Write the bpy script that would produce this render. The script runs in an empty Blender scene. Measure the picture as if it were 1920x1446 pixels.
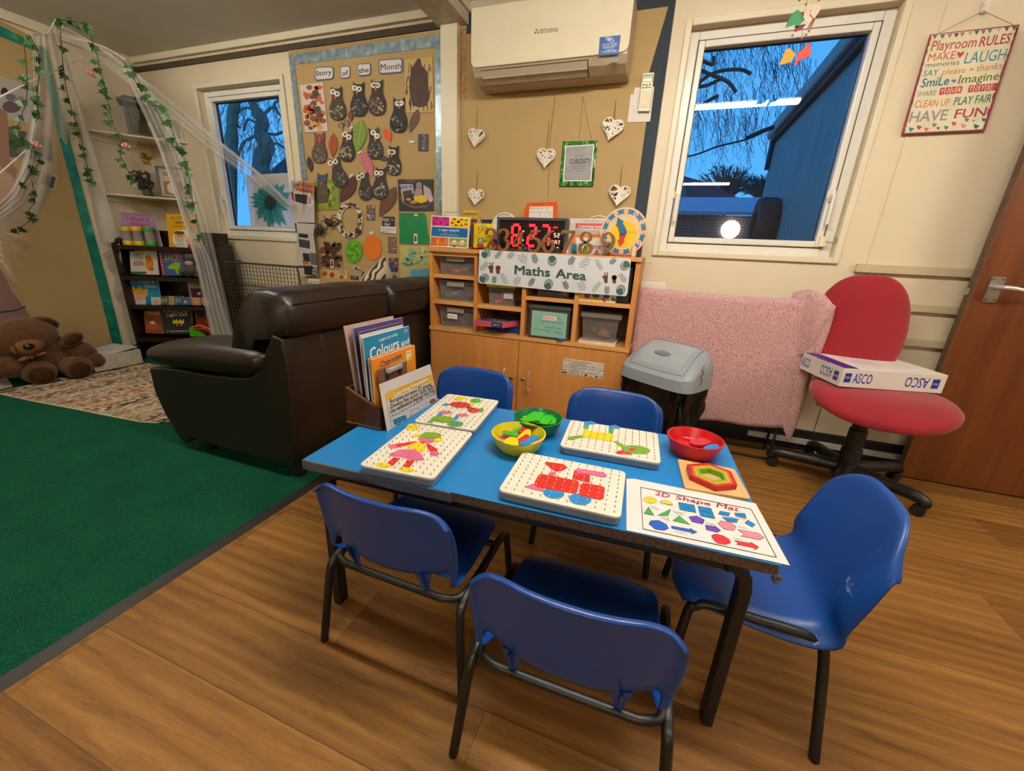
import bpy, math, random
from mathutils import Vector as V, Matrix
S = bpy.context.scene
COL = S.collection
PI = math.pi
# ------------------------------------------------------------------ camera, sky, exposure
FPX = 753.97                     # focal length in pixels of a 1920x1446 frame
CAMH = 1.03
def _rot(w):
    w = V(w); t = w.length
    return Matrix.Rotation(t, 3, w / t)
_R = _rot((0.31116525, 0.33920901, 0.10080616))
_c = [_R.col[0].copy(), _R.col[2].copy(), -_R.col[1].copy()]      # world X, Y, Z seen in camera axes (x right, y down, z ahead)
def ray(u, v):
    d = V((u - 960, v - 723, FPX))
    return V((_c[0].dot(d), _c[1].dot(d), _c[2].dot(d)))
EYE = V((0, 0, CAMH))
def P(u, v, x=None, y=None, z=None):
    """the point of a plane x=, y= or z= that shows at photo pixel (u, v)"""
    d = ray(u, v)
    if x is not None: t = (x - EYE.x) / d.x
    elif y is not None: t = (y - EYE.y) / d.y
    else: t = (z - EYE.z) / d.z
    return EYE + d * t
cam_d = bpy.data.cameras.new('camera'); cam = bpy.data.objects.new('camera', cam_d); COL.objects.link(cam)
cam_d.sensor_fit = 'HORIZONTAL'; cam_d.sensor_width = 36; cam_d.lens = FPX / 1920 * 36
cam_d.clip_start = 0.02; cam_d.clip_end = 300
_right = V((_c[0].x, _c[1].x, _c[2].x)); _down = V((_c[0].y, _c[1].y, _c[2].y)); _fwd = V((_c[0].z, _c[1].z, _c[2].z))
_m = Matrix((_right, -_down, -_fwd)).transposed().to_4x4(); _m.translation = EYE
cam.matrix_world = _m
S.camera = cam

w = bpy.data.worlds.new('dusk_sky'); S.world = w; w.use_nodes = True
nt = w.node_tree; nt.nodes.clear()
_o = nt.nodes.new('ShaderNodeOutputWorld'); _b = nt.nodes.new('ShaderNodeBackground')
_tc = nt.nodes.new('ShaderNodeTexCoord'); _sx = nt.nodes.new('ShaderNodeSeparateXYZ'); _cr = nt.nodes.new('ShaderNodeValToRGB')
nt.links.new(_tc.outputs['Generated'], _sx.inputs[0]); nt.links.new(_sx.outputs['Z'], _cr.inputs[0])
_cr.color_ramp.elements[0].position = 0.0; _cr.color_ramp.elements[0].color = (0.10, 0.42, 0.90, 1)
_cr.color_ramp.elements[1].position = 0.7; _cr.color_ramp.elements[1].color = (0.05, 0.29, 0.78, 1)
nt.links.new(_cr.outputs[0], _b.inputs[0]); nt.links.new(_b.outputs[0], _o.inputs[0])
_b.inputs[1].default_value = 1.65

S.view_settings.view_transform = 'Standard'; S.view_settings.look = 'None'
S.view_settings.gamma = 1; S.view_settings.use_curve_mapping = False
S.view_settings.exposure = 0.0
S.cycles.max_bounces = 10; S.cycles.diffuse_bounces = 6; S.cycles.glossy_bounces = 4
S.cycles.transparent_max_bounces = 24; S.cycles.transmission_bounces = 8
S.cycles.sample_clamp_indirect = 4.0
S.cycles.caustics_reflective = False; S.cycles.caustics_refractive = False
LAMP_STRENGTH = 150.0             # ceiling tubes
LAMP_COL = (1.0, 0.91, 0.78)

# ------------------------------------------------------------------ materials
def lin(h):
    if isinstance(h, tuple): return (*h[:3], 1)
    h = h.lstrip('#'); r = []
    for i in (0, 2, 4):
        c = int(h[i:i + 2], 16) / 255
        r.append(c / 12.92 if c <= .04045 else ((c + .055) / 1.055) ** 2.4)
    return (*r, 1)
MATS = {}
def M(hexc, rough=.55, metal=0, var=.10, scale=14, bump=0, bscale=120, spec=.5, coat=0, alpha=1, sheen=0, emit=0):
    key = (hexc, rough, metal, var, scale, bump, bscale, spec, coat, alpha, sheen, emit)
    if key in MATS: return MATS[key]
    m = bpy.data.materials.new('mat_%d' % len(MATS)); MATS[key] = m
    m.use_nodes = True; t = m.node_tree; b = t.nodes['Principled BSDF']
    c = lin(hexc)
    b.inputs['Roughness'].default_value = rough; b.inputs['Metallic'].default_value = metal
    b.inputs['Specular IOR Level'].default_value = spec; b.inputs['Coat Weight'].default_value = coat
    b.inputs['Alpha'].default_value = alpha; b.inputs['Sheen Weight'].default_value = sheen
    if emit:
        b.inputs['Emission Color'].default_value = c; b.inputs['Emission Strength'].default_value = emit
    tc = t.nodes.new('ShaderNodeTexCoord'); n = t.nodes.new('ShaderNodeTexNoise')
    n.inputs['Scale'].default_value = scale; n.inputs['Detail'].default_value = 4
    t.links.new(tc.outputs['Object'], n.inputs['Vector'])
    r = t.nodes.new('ShaderNodeValToRGB')
    r.color_ramp.elements[0].position = .3; r.color_ramp.elements[1].position = .7
    r.color_ramp.elements[0].color = (*[x * (1 - var) for x in c[:3]], 1)
    r.color_ramp.elements[1].color = (*[min(1, x * (1 + var)) for x in c[:3]], 1)
    t.links.new(n.outputs['Fac'], r.inputs[0]); t.links.new(r.outputs[0], b.inputs['Base Color'])
    if bump:
        n2 = t.nodes.new('ShaderNodeTexNoise'); n2.inputs['Scale'].default_value = bscale; n2.inputs['Detail'].default_value = 3
        t.links.new(tc.outputs['Object'], n2.inputs['Vector'])
        bp = t.nodes.new('ShaderNodeBump'); bp.inputs['Strength'].default_value = bump; bp.inputs['Distance'].default_value = .004
        t.links.new(n2.outputs['Fac'], bp.inputs['Height']); t.links.new(bp.outputs[0], b.inputs['Normal'])
    return m
class NT:
    """a small node graph writer"""
    def __init__(s, name):
        s.m = bpy.data.materials.new(name); s.m.use_nodes = True; s.t = s.m.node_tree
        s.b = s.t.nodes['Principled BSDF']
    def n(s, kind, **kw):
        x = s.t.nodes.new('ShaderNode' + kind)
        for k, val in kw.items():
            if k.startswith('i_'):
                x.inputs[k[2:].replace('_', ' ')].default_value = val
            else: setattr(x, k, val)
        return x
    def l(s, a, b): s.t.links.new(a, b)
    def math(s, op, a, b=None):
        x = s.t.nodes.new('ShaderNodeMath'); x.operation = op
        for i, q in enumerate((a, b)):
            if q is None: continue
            if isinstance(q, (int, float)): x.inputs[i].default_value = q
            else: s.l(q, x.inputs[i])
        return x.outputs[0]
    def ramp(s, fac, stops):
        r = s.n('ValToRGB'); e = r.color_ramp.elements
        while len(e) < len(stops): e.new(.5)
        for i, (p, c) in enumerate(stops): e[i].position = p; e[i].color = lin(c)
        s.l(fac, r.inputs[0]); return r.outputs[0]
    def mix(s, fac, a, b, mode='MIX'):
        x = s.n('Mix', data_type='RGBA', blend_type=mode)
        for i, q in ((0, fac), (6, a), (7, b)):
            if isinstance(q, (int, float)): x.inputs[i].default_value = q
            elif isinstance(q, (str, tuple)): x.inputs[i].default_value = lin(q)
            else: s.l(q, x.inputs[i])
        return x.outputs[2]
def wood_mat(name, stops, axis='X', stretch=14, fine=5, rough=.5, bump=.1):
    g = NT(name); tc = g.n('TexCoord'); mp = g.n('Mapping')
    sc = [stretch] * 3; sc['XYZ'.index(axis)] = stretch / 16
    mp.inputs['Scale'].default_value = sc; g.l(tc.outputs['Object'], mp.inputs[0])
    n = g.n('TexNoise', i_Scale=1.0, i_Detail=6.0, i_Roughness=.6, i_Distortion=.4); g.l(mp.outputs[0], n.inputs['Vector'])
    n2 = g.n('TexNoise', i_Scale=float(fine), i_Detail=3.0); g.l(mp.outputs[0], n2.inputs['Vector'])
    f = g.math('ADD', g.math('MULTIPLY', n.outputs['Fac'], .7), g.math('MULTIPLY', n2.outputs['Fac'], .3))
    g.l(g.ramp(f, stops), g.b.inputs['Base Color']); g.b.inputs['Roughness'].default_value = rough
    bp = g.n('Bump', i_Strength=bump, i_Distance=.002); g.l(n2.outputs['Fac'], bp.inputs['Height']); g.l(bp.outputs[0], g.b.inputs['Normal'])
    return g.m
def glass_mat(name, tint='#ffffff', refl=1.0, rough=0.0):
    g = NT(name); t = g.t; t.nodes.remove(g.b)
    tr = g.n('BsdfTransparent'); tr.inputs[0].default_value = lin(tint)
    gl = g.n('BsdfGlossy'); gl.inputs['Roughness'].default_value = rough
    fr = g.n('Fresnel'); fr.inputs[0].default_value = 1.5
    mx = g.n('MixShader'); gm = g.n('NewGeometry'); g.l(g.math('MULTIPLY', g.math('MULTIPLY', fr.outputs[0], refl), g.math('SUBTRACT', 1.0, gm.outputs['Backfacing'])), mx.inputs[0]); g.l(tr.outputs[0], mx.inputs[1]); g.l(gl.outputs[0], mx.inputs[2])
    g.l(mx.outputs[0], t.nodes['Material Output'].inputs[0]); return g.m
def film_mat(name, col, amount, rough=.4, scale=None, tint='#ffffff'):
    """thin translucent sheet: part see-through, part lit surface"""
    g = NT(name); t = g.t
    tr = g.n('BsdfTransparent'); tr.inputs[0].default_value = lin(tint); mx = g.n('MixShader'); mx.inputs[0].default_value = amount
    g.b.inputs['Base Color'].default_value = lin(col); g.b.inputs['Roughness'].default_value = rough
    if scale:
        tc = g.n('TexCoord'); n = g.n('TexNoise', i_Scale=float(scale), i_Detail=3.0); g.l(tc.outputs['Object'], n.inputs['Vector'])
        f = g.math('MULTIPLY', n.outputs['Fac'], amount * 2); g.l(f, mx.inputs[0])
    g.l(tr.outputs[0], mx.inputs[1]); g.l(g.b.outputs[0], mx.inputs[2]); g.l(mx.outputs[0], t.nodes['Material Output'].inputs[0])
    return g.m

# ------------------------------------------------------------------ mesh builder
WORLD = {}                                    # world matrix of every Empty / object used as a parent
class MB:
    def __init__(s): s.v = []; s.f = []; s.mi = []; s.ms = []
    def m(s, mat):
        if mat not in s.ms: s.ms.append(mat)
        return s.ms.index(mat)
    def add(s, vs, fs, mat):
        k = len(s.v); i = s.m(mat)
        s.v += [V(p) for p in vs]
        for f in fs: s.f.append([k + a for a in f]); s.mi.append(i)
    def hexa(s, p, mat):                     # 8 points: bottom ring, top ring
        s.add(p, [(3, 2, 1, 0), (4, 5, 6, 7), (0, 1, 5, 4), (1, 2, 6, 5), (2, 3, 7, 6), (3, 0, 4, 7)], mat)
    def box(s, a, b, mat, T=None):           # two opposite corners
        x0, y0, z0 = a; x1, y1, z1 = b
        x0, x1 = sorted((x0, x1)); y0, y1 = sorted((y0, y1)); z0, z1 = sorted((z0, z1))
        p = [V(q) for q in ((x0, y0, z0), (x1, y0, z0), (x1, y1, z0), (x0, y1, z0), (x0, y0, z1), (x1, y0, z1), (x1, y1, z1), (x0, y1, z1))]
        if T: p = [T @ q for q in p]
        s.hexa(p, mat)
    def rbox(s, a, b, mat, r=.01, n=3, axis=2, T=None):   # box with rounded corners about one axis
        lo = [min(q) for q in zip(a, b)]; hi = [max(q) for q in zip(a, b)]
        i, j = [k for k in range(3) if k != axis]
        ring = []
        for cx, cy, a0 in ((hi[i] - r, hi[j] - r, 0), (lo[i] + r, hi[j] - r, 90), (lo[i] + r, lo[j] + r, 180), (hi[i] - r, lo[j] + r, 270)):
            for k in range(n + 1):
                t = math.radians(a0 + 90 * k / n); ring.append((cx + r * math.cos(t), cy + r * math.sin(t)))
        pts = []
        for p in ring:
            q = [0, 0, 0]; q[i], q[j] = p; q[axis] = lo[axis]; pts.append(V(q))
        ext = V((0, 0, 0)); ext[axis] = hi[axis] - lo[axis]
        if T: pts2 = [T @ q for q in pts]; ext = T.to_3x3() @ ext; pts = pts2
        s.prism(pts, ext, mat)
    def prism(s, pts, ext, mat, mat_side=None):
        pts = [V(p) for p in pts]; n = len(pts); ext = V(ext)
        nor = V((0, 0, 0))
        for i in range(n): nor += pts[i].cross(pts[(i + 1) % n])
        if nor.dot(ext) < 0: pts.reverse()
        k = len(s.v); s.v += pts + [p + ext for p in pts]
        i = s.m(mat); j = s.m(mat_side or mat)
        s.f.append([k + a for a in reversed(range(n))]); s.mi.append(i)
        s.f.append([k + n + a for a in range(n)]); s.mi.append(i)
        for a in range(n):
            b = (a + 1) % n; s.f.append([k + a, k + b, k + n + b, k + n + a]); s.mi.append(j)
    def tube(s, path, r, mat, n=8, closed=False):
        path = [V(p) for p in path]; N = len(path); k = len(s.v)
        rs = r if isinstance(r, (list, tuple)) else [r] * N
        ref = None
        for i, p in enumerate(path):
            if closed: d = path[(i + 1) % N] - path[i - 1]
            else: d = path[min(i + 1, N - 1)] - path[max(i - 1, 0)]
            if d.length < 1e-9: d = V((0, 0, 1))
            d.normalize()
            if ref is None: ref = d.orthogonal().normalized()
            ref = ref - d * ref.dot(d)
            ref = ref.normalized() if ref.length > 1e-6 else d.orthogonal().normalized()
            q = d.cross(ref)
            for a in range(n):
                t = 2 * PI * a / n; s.v.append(p + (ref * math.cos(t) + q * math.sin(t)) * rs[i])
        im = s.m(mat)
        for i in range(N if closed else N - 1):
            j = (i + 1) % N
            for a in range(n):
                b = (a + 1) % n; s.f.append([k + i * n + a, k + i * n + b, k + j * n + b, k + j * n + a]); s.mi.append(im)
        if not closed:
            s.f.append([k + a for a in reversed(range(n))]); s.mi.append(im)
            s.f.append([k + (N - 1) * n + a for a in range(n)]); s.mi.append(im)
    def lathe(s, prof, mat, n=24, c=(0, 0, 0), T=None, closed=False, sx=1, sy=1):
        k = len(s.v); c = V(c)
        for (r, z) in prof:
            for a in range(n):
                t = 2 * PI * a / n; p = V((r * math.cos(t) * sx, r * math.sin(t) * sy, z))
                s.v.append((T @ p if T else p) + c)
        im = s.m(mat); N = len(prof)
        for i in range(N if closed else N - 1):
            j = (i + 1) % N
            for a in range(n):
                b = (a + 1) % n; s.f.append([k + i * n + a, k + i * n + b, k + j * n + b, k + j * n + a]); s.mi.append(im)
        if not closed:
            s.f.append([k + a for a in reversed(range(n))]); s.mi.append(im)
            s.f.append([k + (N - 1) * n + a for a in range(n)]); s.mi.append(im)
    def ell(s, c, r, mat, T=None, nu=14, nv=9):
        c = V(c); r = (r, r, r) if isinstance(r, (int, float)) else r
        k = len(s.v); im = s.m(mat)
        for i in range(1, nv):
            ph = PI * i / nv
            for a in range(nu):
                t = 2 * PI * a / nu
                p = V((r[0] * math.sin(ph) * math.cos(t), r[1] * math.sin(ph) * math.sin(t), -r[2] * math.cos(ph)))
                s.v.append((T @ p if T else p) + c)
        for z in (-r[2], r[2]):
            p = V((0, 0, z)); s.v.append((T @ p if T else p) + c)
        for i in range(nv - 2):
            for a in range(nu):
                b = (a + 1) % nu; s.f.append([k + i * nu + a, k + i * nu + b, k + (i + 1) * nu + b, k + (i + 1) * nu + a]); s.mi.append(im)
        e = k + (nv - 1) * nu
        for a in range(nu):
            b = (a + 1) % nu
            s.f.append([e, k + b, k + a]); s.mi.append(im)
            s.f.append([e + 1, k + (nv - 2) * nu + a, k + (nv - 2) * nu + b]); s.mi.append(im)
    def grid(s, fn, nu, nv, mat, cu=False):
        k = len(s.v); im = s.m(mat); nu1 = nu if cu else nu + 1
        for j in range(nv + 1):
            for i in range(nu1): s.v.append(V(fn(i / nu, j / nv)))
        for j in range(nv):
            for i in range(nu):
                a = k + j * nu1 + i; b = k + j * nu1 + (i + 1) % nu1
                s.f.append([a, b, b + nu1, a + nu1]); s.mi.append(im)
    def build(s, name, parent=None, sharp=None, bevel=0, seg=2, solid=0, sub=0, local=False, at=None):
        """link the collected geometry as ONE mesh object; points are in world space unless local"""
        if local: org = V((0, 0, 0)) if at is None else V(at)
        elif parent is not None: org = WORLD[parent].copy()
        elif at is not None: org = V(at)
        else:
            lo = [min(p[i] for p in s.v) for i in range(3)]; hi = [max(p[i] for p in s.v) for i in range(3)]
            org = V(((lo[0] + hi[0]) / 2, (lo[1] + hi[1]) / 2, lo[2]))
        me = bpy.data.meshes.new(name)
        off = V((0, 0, 0)) if local else org
        me.from_pydata([tuple(p - off) for p in s.v], [], s.f)
        for m in s.ms: me.materials.append(m)
        me.polygons.foreach_set('material_index', s.mi)
        if sharp is not None:
            me.polygons.foreach_set('use_smooth', [True] * len(me.polygons))
            if sharp < 180: me.set_sharp_from_angle(angle=math.radians(sharp))
        me.update()
        o = bpy.data.objects.new(name, me); COL.objects.link(o)
        if parent is not None: o.parent = parent; WORLD[o] = WORLD[parent].copy()
        else: o.location = org; WORLD[o] = org.copy()
        if solid:
            md = o.modifiers.new('s', 'SOLIDIFY'); md.thickness = solid; md.offset = 0
        if bevel:
            md = o.modifiers.new('b', 'BEVEL'); md.width = bevel; md.segments = seg; md.limit_method = 'ANGLE'; md.angle_limit = math.radians(40)
        if sub:
            md = o.modifiers.new('u', 'SUBSURF'); md.levels = sub; md.render_levels = sub
        return o
def tag(o, label, cat, group=None, kind=None):
    o['label'] = label; o['category'] = cat
    if group: o['group'] = group
    if kind: o['kind'] = kind
    return o
def thing(name, label, cat, loc=(0, 0, 0), rz=0, group=None):
    o = bpy.data.objects.new(name, None); COL.objects.link(o); o.location = loc; o.rotation_euler = (0, 0, rz)
    o.empty_display_size = .05
    WORLD[o] = V(loc)
    return tag(o, label, cat, group)
def struct(o): o['kind'] = 'structure'; return o
def dup(root, label=None, loc=None, rz=None, group=None):
    r = root.copy(); COL.objects.link(r)
    if loc is not None: r.location = loc
    if rz is not None: r.rotation_euler = (0, 0, rz)
    if label: r['label'] = label
    if group: r['group'] = group
    WORLD[r] = V(r.location)
    for ch in list(root.children):
        c = ch.copy(); COL.objects.link(c); c.parent = r
        for g in list(ch.children):
            d = g.copy(); COL.objects.link(d); d.parent = c
    return r
def curve_pts(pts, n=8):
    """Catmull-Rom through the points"""
    pts = [V(p) for p in pts]; out = []
    for i in range(len(pts) - 1):
        p0 = pts[max(i - 1, 0)]; p1 = pts[i]; p2 = pts[i + 1]; p3 = pts[min(i + 2, len(pts) - 1)]
        for k in range(n):
            t = k / n
            out.append(.5 * ((2 * p1) + (p2 - p0) * t + (2 * p0 - 5 * p1 + 4 * p2 - p3) * t * t + (3 * p1 - p0 - 3 * p2 + p3) * t ** 3))
    out.append(pts[-1]); return out

# lettering -----------------------------------------------------------------
_fc = bpy.data.curves.new('lettering', 'FONT'); _fo = bpy.data.objects.new('lettering', _fc); _fc.resolution_u = 2
_tcache = {}
def glyphs(body, bold=0.0, shear=0.0):
    key = (body, bold, shear)
    if key not in _tcache:
        _fc.body = body; _fc.size = 1; _fc.offset = bold; _fc.shear = shear
        me = _fo.to_mesh()
        vs = [(q.co.x, q.co.y) for q in me.vertices]; fs = [list(p.vertices) for p in me.polygons]
        _fo.to_mesh_clear()
        if not vs: vs = [(0, 0)]; fs = []
        x0 = min(a for a, b in vs); x1 = max(a for a, b in vs)
        _tcache[key] = ([(a - x0, b) for a, b in vs], fs, max(x1 - x0, 1e-4))
    return _tcache[key]
CAPH = 0.70
class Page:
    """a flat printed thing: a thin slab whose print lies on its face. Coordinates (a, b) run through `mp` to 3-D."""
    def __init__(s, mp, normal):
        s.mp = mp; s.n = V(normal).normalized(); s.mb = MB()
    def slab(s, pts, mat, th=.0015, side=None):
        q = [s.mp(*p) for p in pts]
        s.mb.prism([p - s.n * th for p in q], s.n * th, mat, side); return s
    def poly(s, pts, mat, layer=1):
        q = [s.mp(*p) + s.n * (.0003 + .00025 * layer) for p in pts]
        nor = V((0, 0, 0))
        for i in range(len(q)): nor += (q[i] - q[0]).cross(q[(i + 1) % len(q)] - q[0])
        if nor.dot(s.n) < 0: q.reverse()
        s.mb.add(q, [list(range(len(q)))], mat); return s
    def rect(s, a0, b0, a1, b1, mat, layer=1): return s.poly([(a0, b0), (a1, b0), (a1, b1), (a0, b1)], mat, layer)
    def ell(s, c, rx, ry, mat, layer=1, n=22, rot=0, a0=0, a1=360):
        cr, sr = math.cos(rot), math.sin(rot); pts = []
        full = abs(a1 - a0) >= 360
        for i in range(n + (0 if full else 1)):
            t = math.radians(a0 + (a1 - a0) * i / n); x, y = rx * math.cos(t), ry * math.sin(t)
            pts.append((c[0] + x * cr - y * sr, c[1] + x * sr + y * cr))
        return s.poly(pts, mat, layer)
    def line(s, pts, w, mat, layer=1, closed=False):
        pts = list(pts)
        if closed: pts.append(pts[0])
        for (x0, y0), (x1, y1) in zip(pts, pts[1:]):
            d = math.hypot(x1 - x0, y1 - y0) or 1; nx, ny = -(y1 - y0) / d * w / 2, (x1 - x0) / d * w / 2
            s.poly([(x0 + nx, y0 + ny), (x1 + nx, y1 + ny), (x1 - nx, y1 - ny), (x0 - nx, y0 - ny)], mat, layer)
        return s
    def text(s, body, p0, p1, up, mat, layer=2, bold=.0, shear=0.0, lift=0):
        """baseline p0 -> p1, `up` = vector (a, b) of a capital's height"""
        if bold and 'M' in body:              # weight by overprinting
            q = (p1[0] - p0[0], p1[1] - p0[1]); k = min(bold, .03) * .9 / max(1, len(body))
            for f in (-1, 1): s.text(body, (p0[0] + q[0] * k * f, p0[1] + q[1] * k * f), (p1[0] + q[0] * k * f, p1[1] + q[1] * k * f), up, mat, layer + (f > 0) * .5, 0, shear, lift)
            return s
        vs, fs, wd = glyphs(body, min(bold, .014), shear)
        O = V((*p0, 0)); U = V((p1[0] - p0[0], p1[1] - p0[1], 0)) / wd; W = V((up[0], up[1], 0)) / CAPH
        q = []
        for a, b in vs:
            r = O + U * a + W * b; q.append(s.mp(r.x, r.y) + s.n * (.0003 + .00025 * layer + lift))
        if not fs: return s
        f = fs[0]; nor = (q[f[1]] - q[f[0]]).cross(q[f[2]] - q[f[0]])
        if nor.dot(s.n) < 0: fs = [f[::-1] for f in fs]
        s.mb.add(q, fs, mat); return s
    def build(s, name, parent=None, **k): return s.mb.build(name, parent, **k)
def on_y(y, K=None):   # photo pixels (through an optional crop mapping) to a plane y=
    if K is None: return lambda a, b: P(a, b, y=y)
    return lambda a, b: P(K[0] + a / K[2], K[1] + b / K[2], y=y)
def on_z(z, K=None):
    if K is None: return lambda a, b: P(a, b, z=z)
    return lambda a, b: P(K[0] + a / K[2], K[1] + b / K[2], z=z)
def on_x(x, K=None):
    if K is None: return lambda a, b: P(a, b, x=x)
    return lambda a, b: P(K[0] + a / K[2], K[1] + b / K[2], x=x)
def frame(o, u, v):    # (a, b) in 0..1: a along u, b DOWN along v from the top-left corner o
    o, u, v = V(o), V(u), V(v); return lambda a, b: o + u * a + v * b
NY = V((0, -1, 0)); NZ = V((0, 0, 1)); NX = V((1, 0, 0))

# common finishes
INK = M('#1b1b22', .6); WHITE = M('#efece6', .55, var=.03); CREAM = M('#e6d9b5', .5, var=.03, scale=3)
PAINTW = M('#d9cfb4', .38, var=.03, scale=4, bump=.05, bscale=40)
UPVC = M('#dedbd0', .28, var=.02)
BLACKM = M('#141414', .35, var=.2); GREY = M('#8c9296', .4)
# ================================================================== the room
WY = 2.6; LX = -4.27; RX = 4.4; FY = -4.4; CZ = 2.36
def plank_floor():
    g = NT('wood_planks'); tc = g.n('TexCoord'); sp = g.n('SeparateXYZ'); g.l(tc.outputs['Object'], sp.inputs[0])
    x, y = sp.outputs['X'], sp.outputs['Y']
    PW, PL = .19, 1.24
    yy = g.math('DIVIDE', g.math('SUBTRACT', y, .04), PW); row = g.math('FLOOR', yy); fy = g.math('FRACT', yy)
    wn = g.n('TexWhiteNoise', noise_dimensions='1D'); g.l(row, wn.inputs['W'])
    xx = g.math('ADD', g.math('DIVIDE', x, PL), g.math('MULTIPLY', wn.outputs['Value'], 7.0)); col = g.math('FLOOR', xx); fx = g.math('FRACT', xx)
    cb = g.n('CombineXYZ'); g.l(row, cb.inputs[0]); g.l(col, cb.inputs[1])
    w2 = g.n('TexWhiteNoise', noise_dimensions='2D'); g.l(cb.outputs[0], w2.inputs['Vector'])
    # grain: stretched noise, shifted per plank
    mp = g.n('Mapping'); mp.inputs['Scale'].default_value = (1.5, 17, 1); g.l(tc.outputs['Object'], mp.inputs[0])
    va = g.n('VectorMath', operation='ADD'); g.l(mp.outputs[0], va.inputs[0])
    vs = g.n('VectorMath', operation='SCALE'); g.l(w2.outputs['Color'], vs.inputs[0]); vs.inputs['Scale'].default_value = 37.0; g.l(vs.outputs[0], va.inputs[1])
    n1 = g.n('TexNoise', i_Scale=1.6, i_Detail=9.0, i_Roughness=.68, i_Distortion=1.3); g.l(va.outputs[0], n1.inputs['Vector'])
    n2 = g.n('TexNoise', i_Scale=14.0, i_Detail=4.0, i_Roughness=.7); g.l(va.outputs[0], n2.inputs['Vector'])
    wv = g.n('TexWave', wave_type='RINGS', i_Scale=.45, i_Distortion=5.0, i_Detail=2.0); g.l(va.outputs[0], wv.inputs['Vector'])
    f = g.math('ADD', g.math('MULTIPLY', n1.outputs['Fac'], .62), g.math('ADD', g.math('MULTIPLY', n2.outputs['Fac'], .26), g.math('MULTIPLY', wv.outputs['Fac'], .12)))
    base = g.ramp(f, [(.30, '#65431f'), (.43, '#85602f'), (.54, '#956d37'), (.70, '#ab8449')])
    tint = g.ramp(w2.outputs['Value'], [(0, '#c4b29c'), (.5, '#e6dac8'), (1, '#fff4e2')])
    c = g.mix(1.0, base, tint, 'MULTIPLY')
    e1 = g.math('LESS_THAN', fy, .012); e2 = g.math('LESS_THAN', fx, .0018)
    c = g.mix(g.math('MULTIPLY', g.math('MAXIMUM', e1, e2), .6), c, '#3a230e')
    # knots
    vo = g.n('TexVoronoi', i_Scale=1.0); m2 = g.n('Mapping'); m2.inputs['Scale'].default_value = (1.6, 4.2, 1); g.l(tc.outputs['Object'], m2.inputs[0]); g.l(m2.outputs[0], vo.inputs['Vector'])
    kn = g.math('LESS_THAN', vo.outputs['Distance'], .06)
    c = g.mix(g.math('MULTIPLY', kn, .45), c, '#46301a')
    g.l(c, g.b.inputs['Base Color']); g.b.inputs['Roughness'].default_value = .55; g.b.inputs['Specular IOR Level'].default_value = .3
    bp = g.n('Bump', i_Strength=.06, i_Distance=.002); g.l(n2.outputs['Fac'], bp.inputs['Height']); g.l(bp.outputs[0], g.b.inputs['Normal'])
    return g.m
b = MB(); b.box((LX - .1, FY - .1, -.08), (RX + .1, WY + .1, 0), plank_floor()); struct(b.build('floor', at=(0, 0, 0)))
ceil_m = M('#dcd8d0', .6, var=.03, scale=2, bump=.04, bscale=300)
b = MB(); b.box((LX - .1, FY - .1, CZ), (RX + .1, WY + .1, CZ + .08), ceil_m); struct(b.build('ceiling'))
wall_m = M('#d7c9ac', .5, var=.025, scale=2.5, bump=.05, bscale=160)
# back wall with its two window openings
W2 = (-.050, .800, 1.072, 2.128); W1 = (-3.595, -2.742, 1.050, 2.105)
b = MB()
xs = [LX - .1, W1[0], W1[1], W2[0], W2[1], RX + .1]
for x0, x1, hole in ((xs[0], xs[1], None), (xs[1], xs[2], W1), (xs[2], xs[3], None), (xs[3], xs[4], W2), (xs[4], xs[5], None)):
    if hole is None: b.box((x0, WY, 0), (x1, WY + .1, CZ), wall_m)
    else: b.box((x0, WY, 0), (x1, WY + .1, hole[2]), wall_m); b.box((x0, WY, hole[3]), (x1, WY + .1, CZ), wall_m)
struct(b.build('wall_back'))
b = MB(); b.box((LX - .1, FY, 0), (LX, WY, CZ), wall_m); struct(b.build('wall_left'))
b = MB(); b.box((RX, FY, 0), (RX + .1, WY, CZ), wall_m); struct(b.build('wall_right'))
b = MB(); b.box((LX - .1, FY - .1, 0), (RX + .1, FY, CZ), wall_m); struct(b.build('wall_front'))
skirt = M('#17171a', .4)
b = MB(); b.box((-1.3, WY - .015, 0), (RX, WY, .125), skirt); struct(b.build('baseboard_back', bevel=.003))
b = MB(); b.box((LX, FY, 0), (LX + .015, WY, .10), skirt); struct(b.build('baseboard_left', bevel=.003))
# post, ceiling beam and cornices
b = MB(); b.box((-1.436, 2.55, 0), (-1.325, WY, 2.262), PAINTW); b.box((-1.325, 2.585, 0), (-1.285, WY, 2.25), M('#b08a55', .8, var=.3, scale=60))
struct(b.build('trim_1', bevel=.003))
b = MB(); b.box((-1.462, FY, 2.262), (-1.272, WY, CZ), M('#cfc6b4', .45)); b.box((-1.285, FY, 2.315), (-1.255, WY, CZ), PAINTW); struct(b.build('trim_2', bevel=.004))
b = MB()
b.box((LX, WY - .03, 2.318), (-1.462, WY, CZ), PAINTW); b.box((LX, WY - .012, 2.262), (-1.462, WY, 2.30), M('#4a3f30', .8)); struct(b.build('trim_3', bevel=.004))  # cornice, with the shadow line beneath it painted as a dark brown strip
b = MB(); b.box((-1.255, WY - .03, 2.318), (RX, WY, CZ), PAINTW); struct(b.build('trim_4', bevel=.004))
b = MB(); b.box((LX, FY, 2.300), (LX + .03, WY, CZ), PAINTW); struct(b.build('trim_5', bevel=.004))
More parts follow.
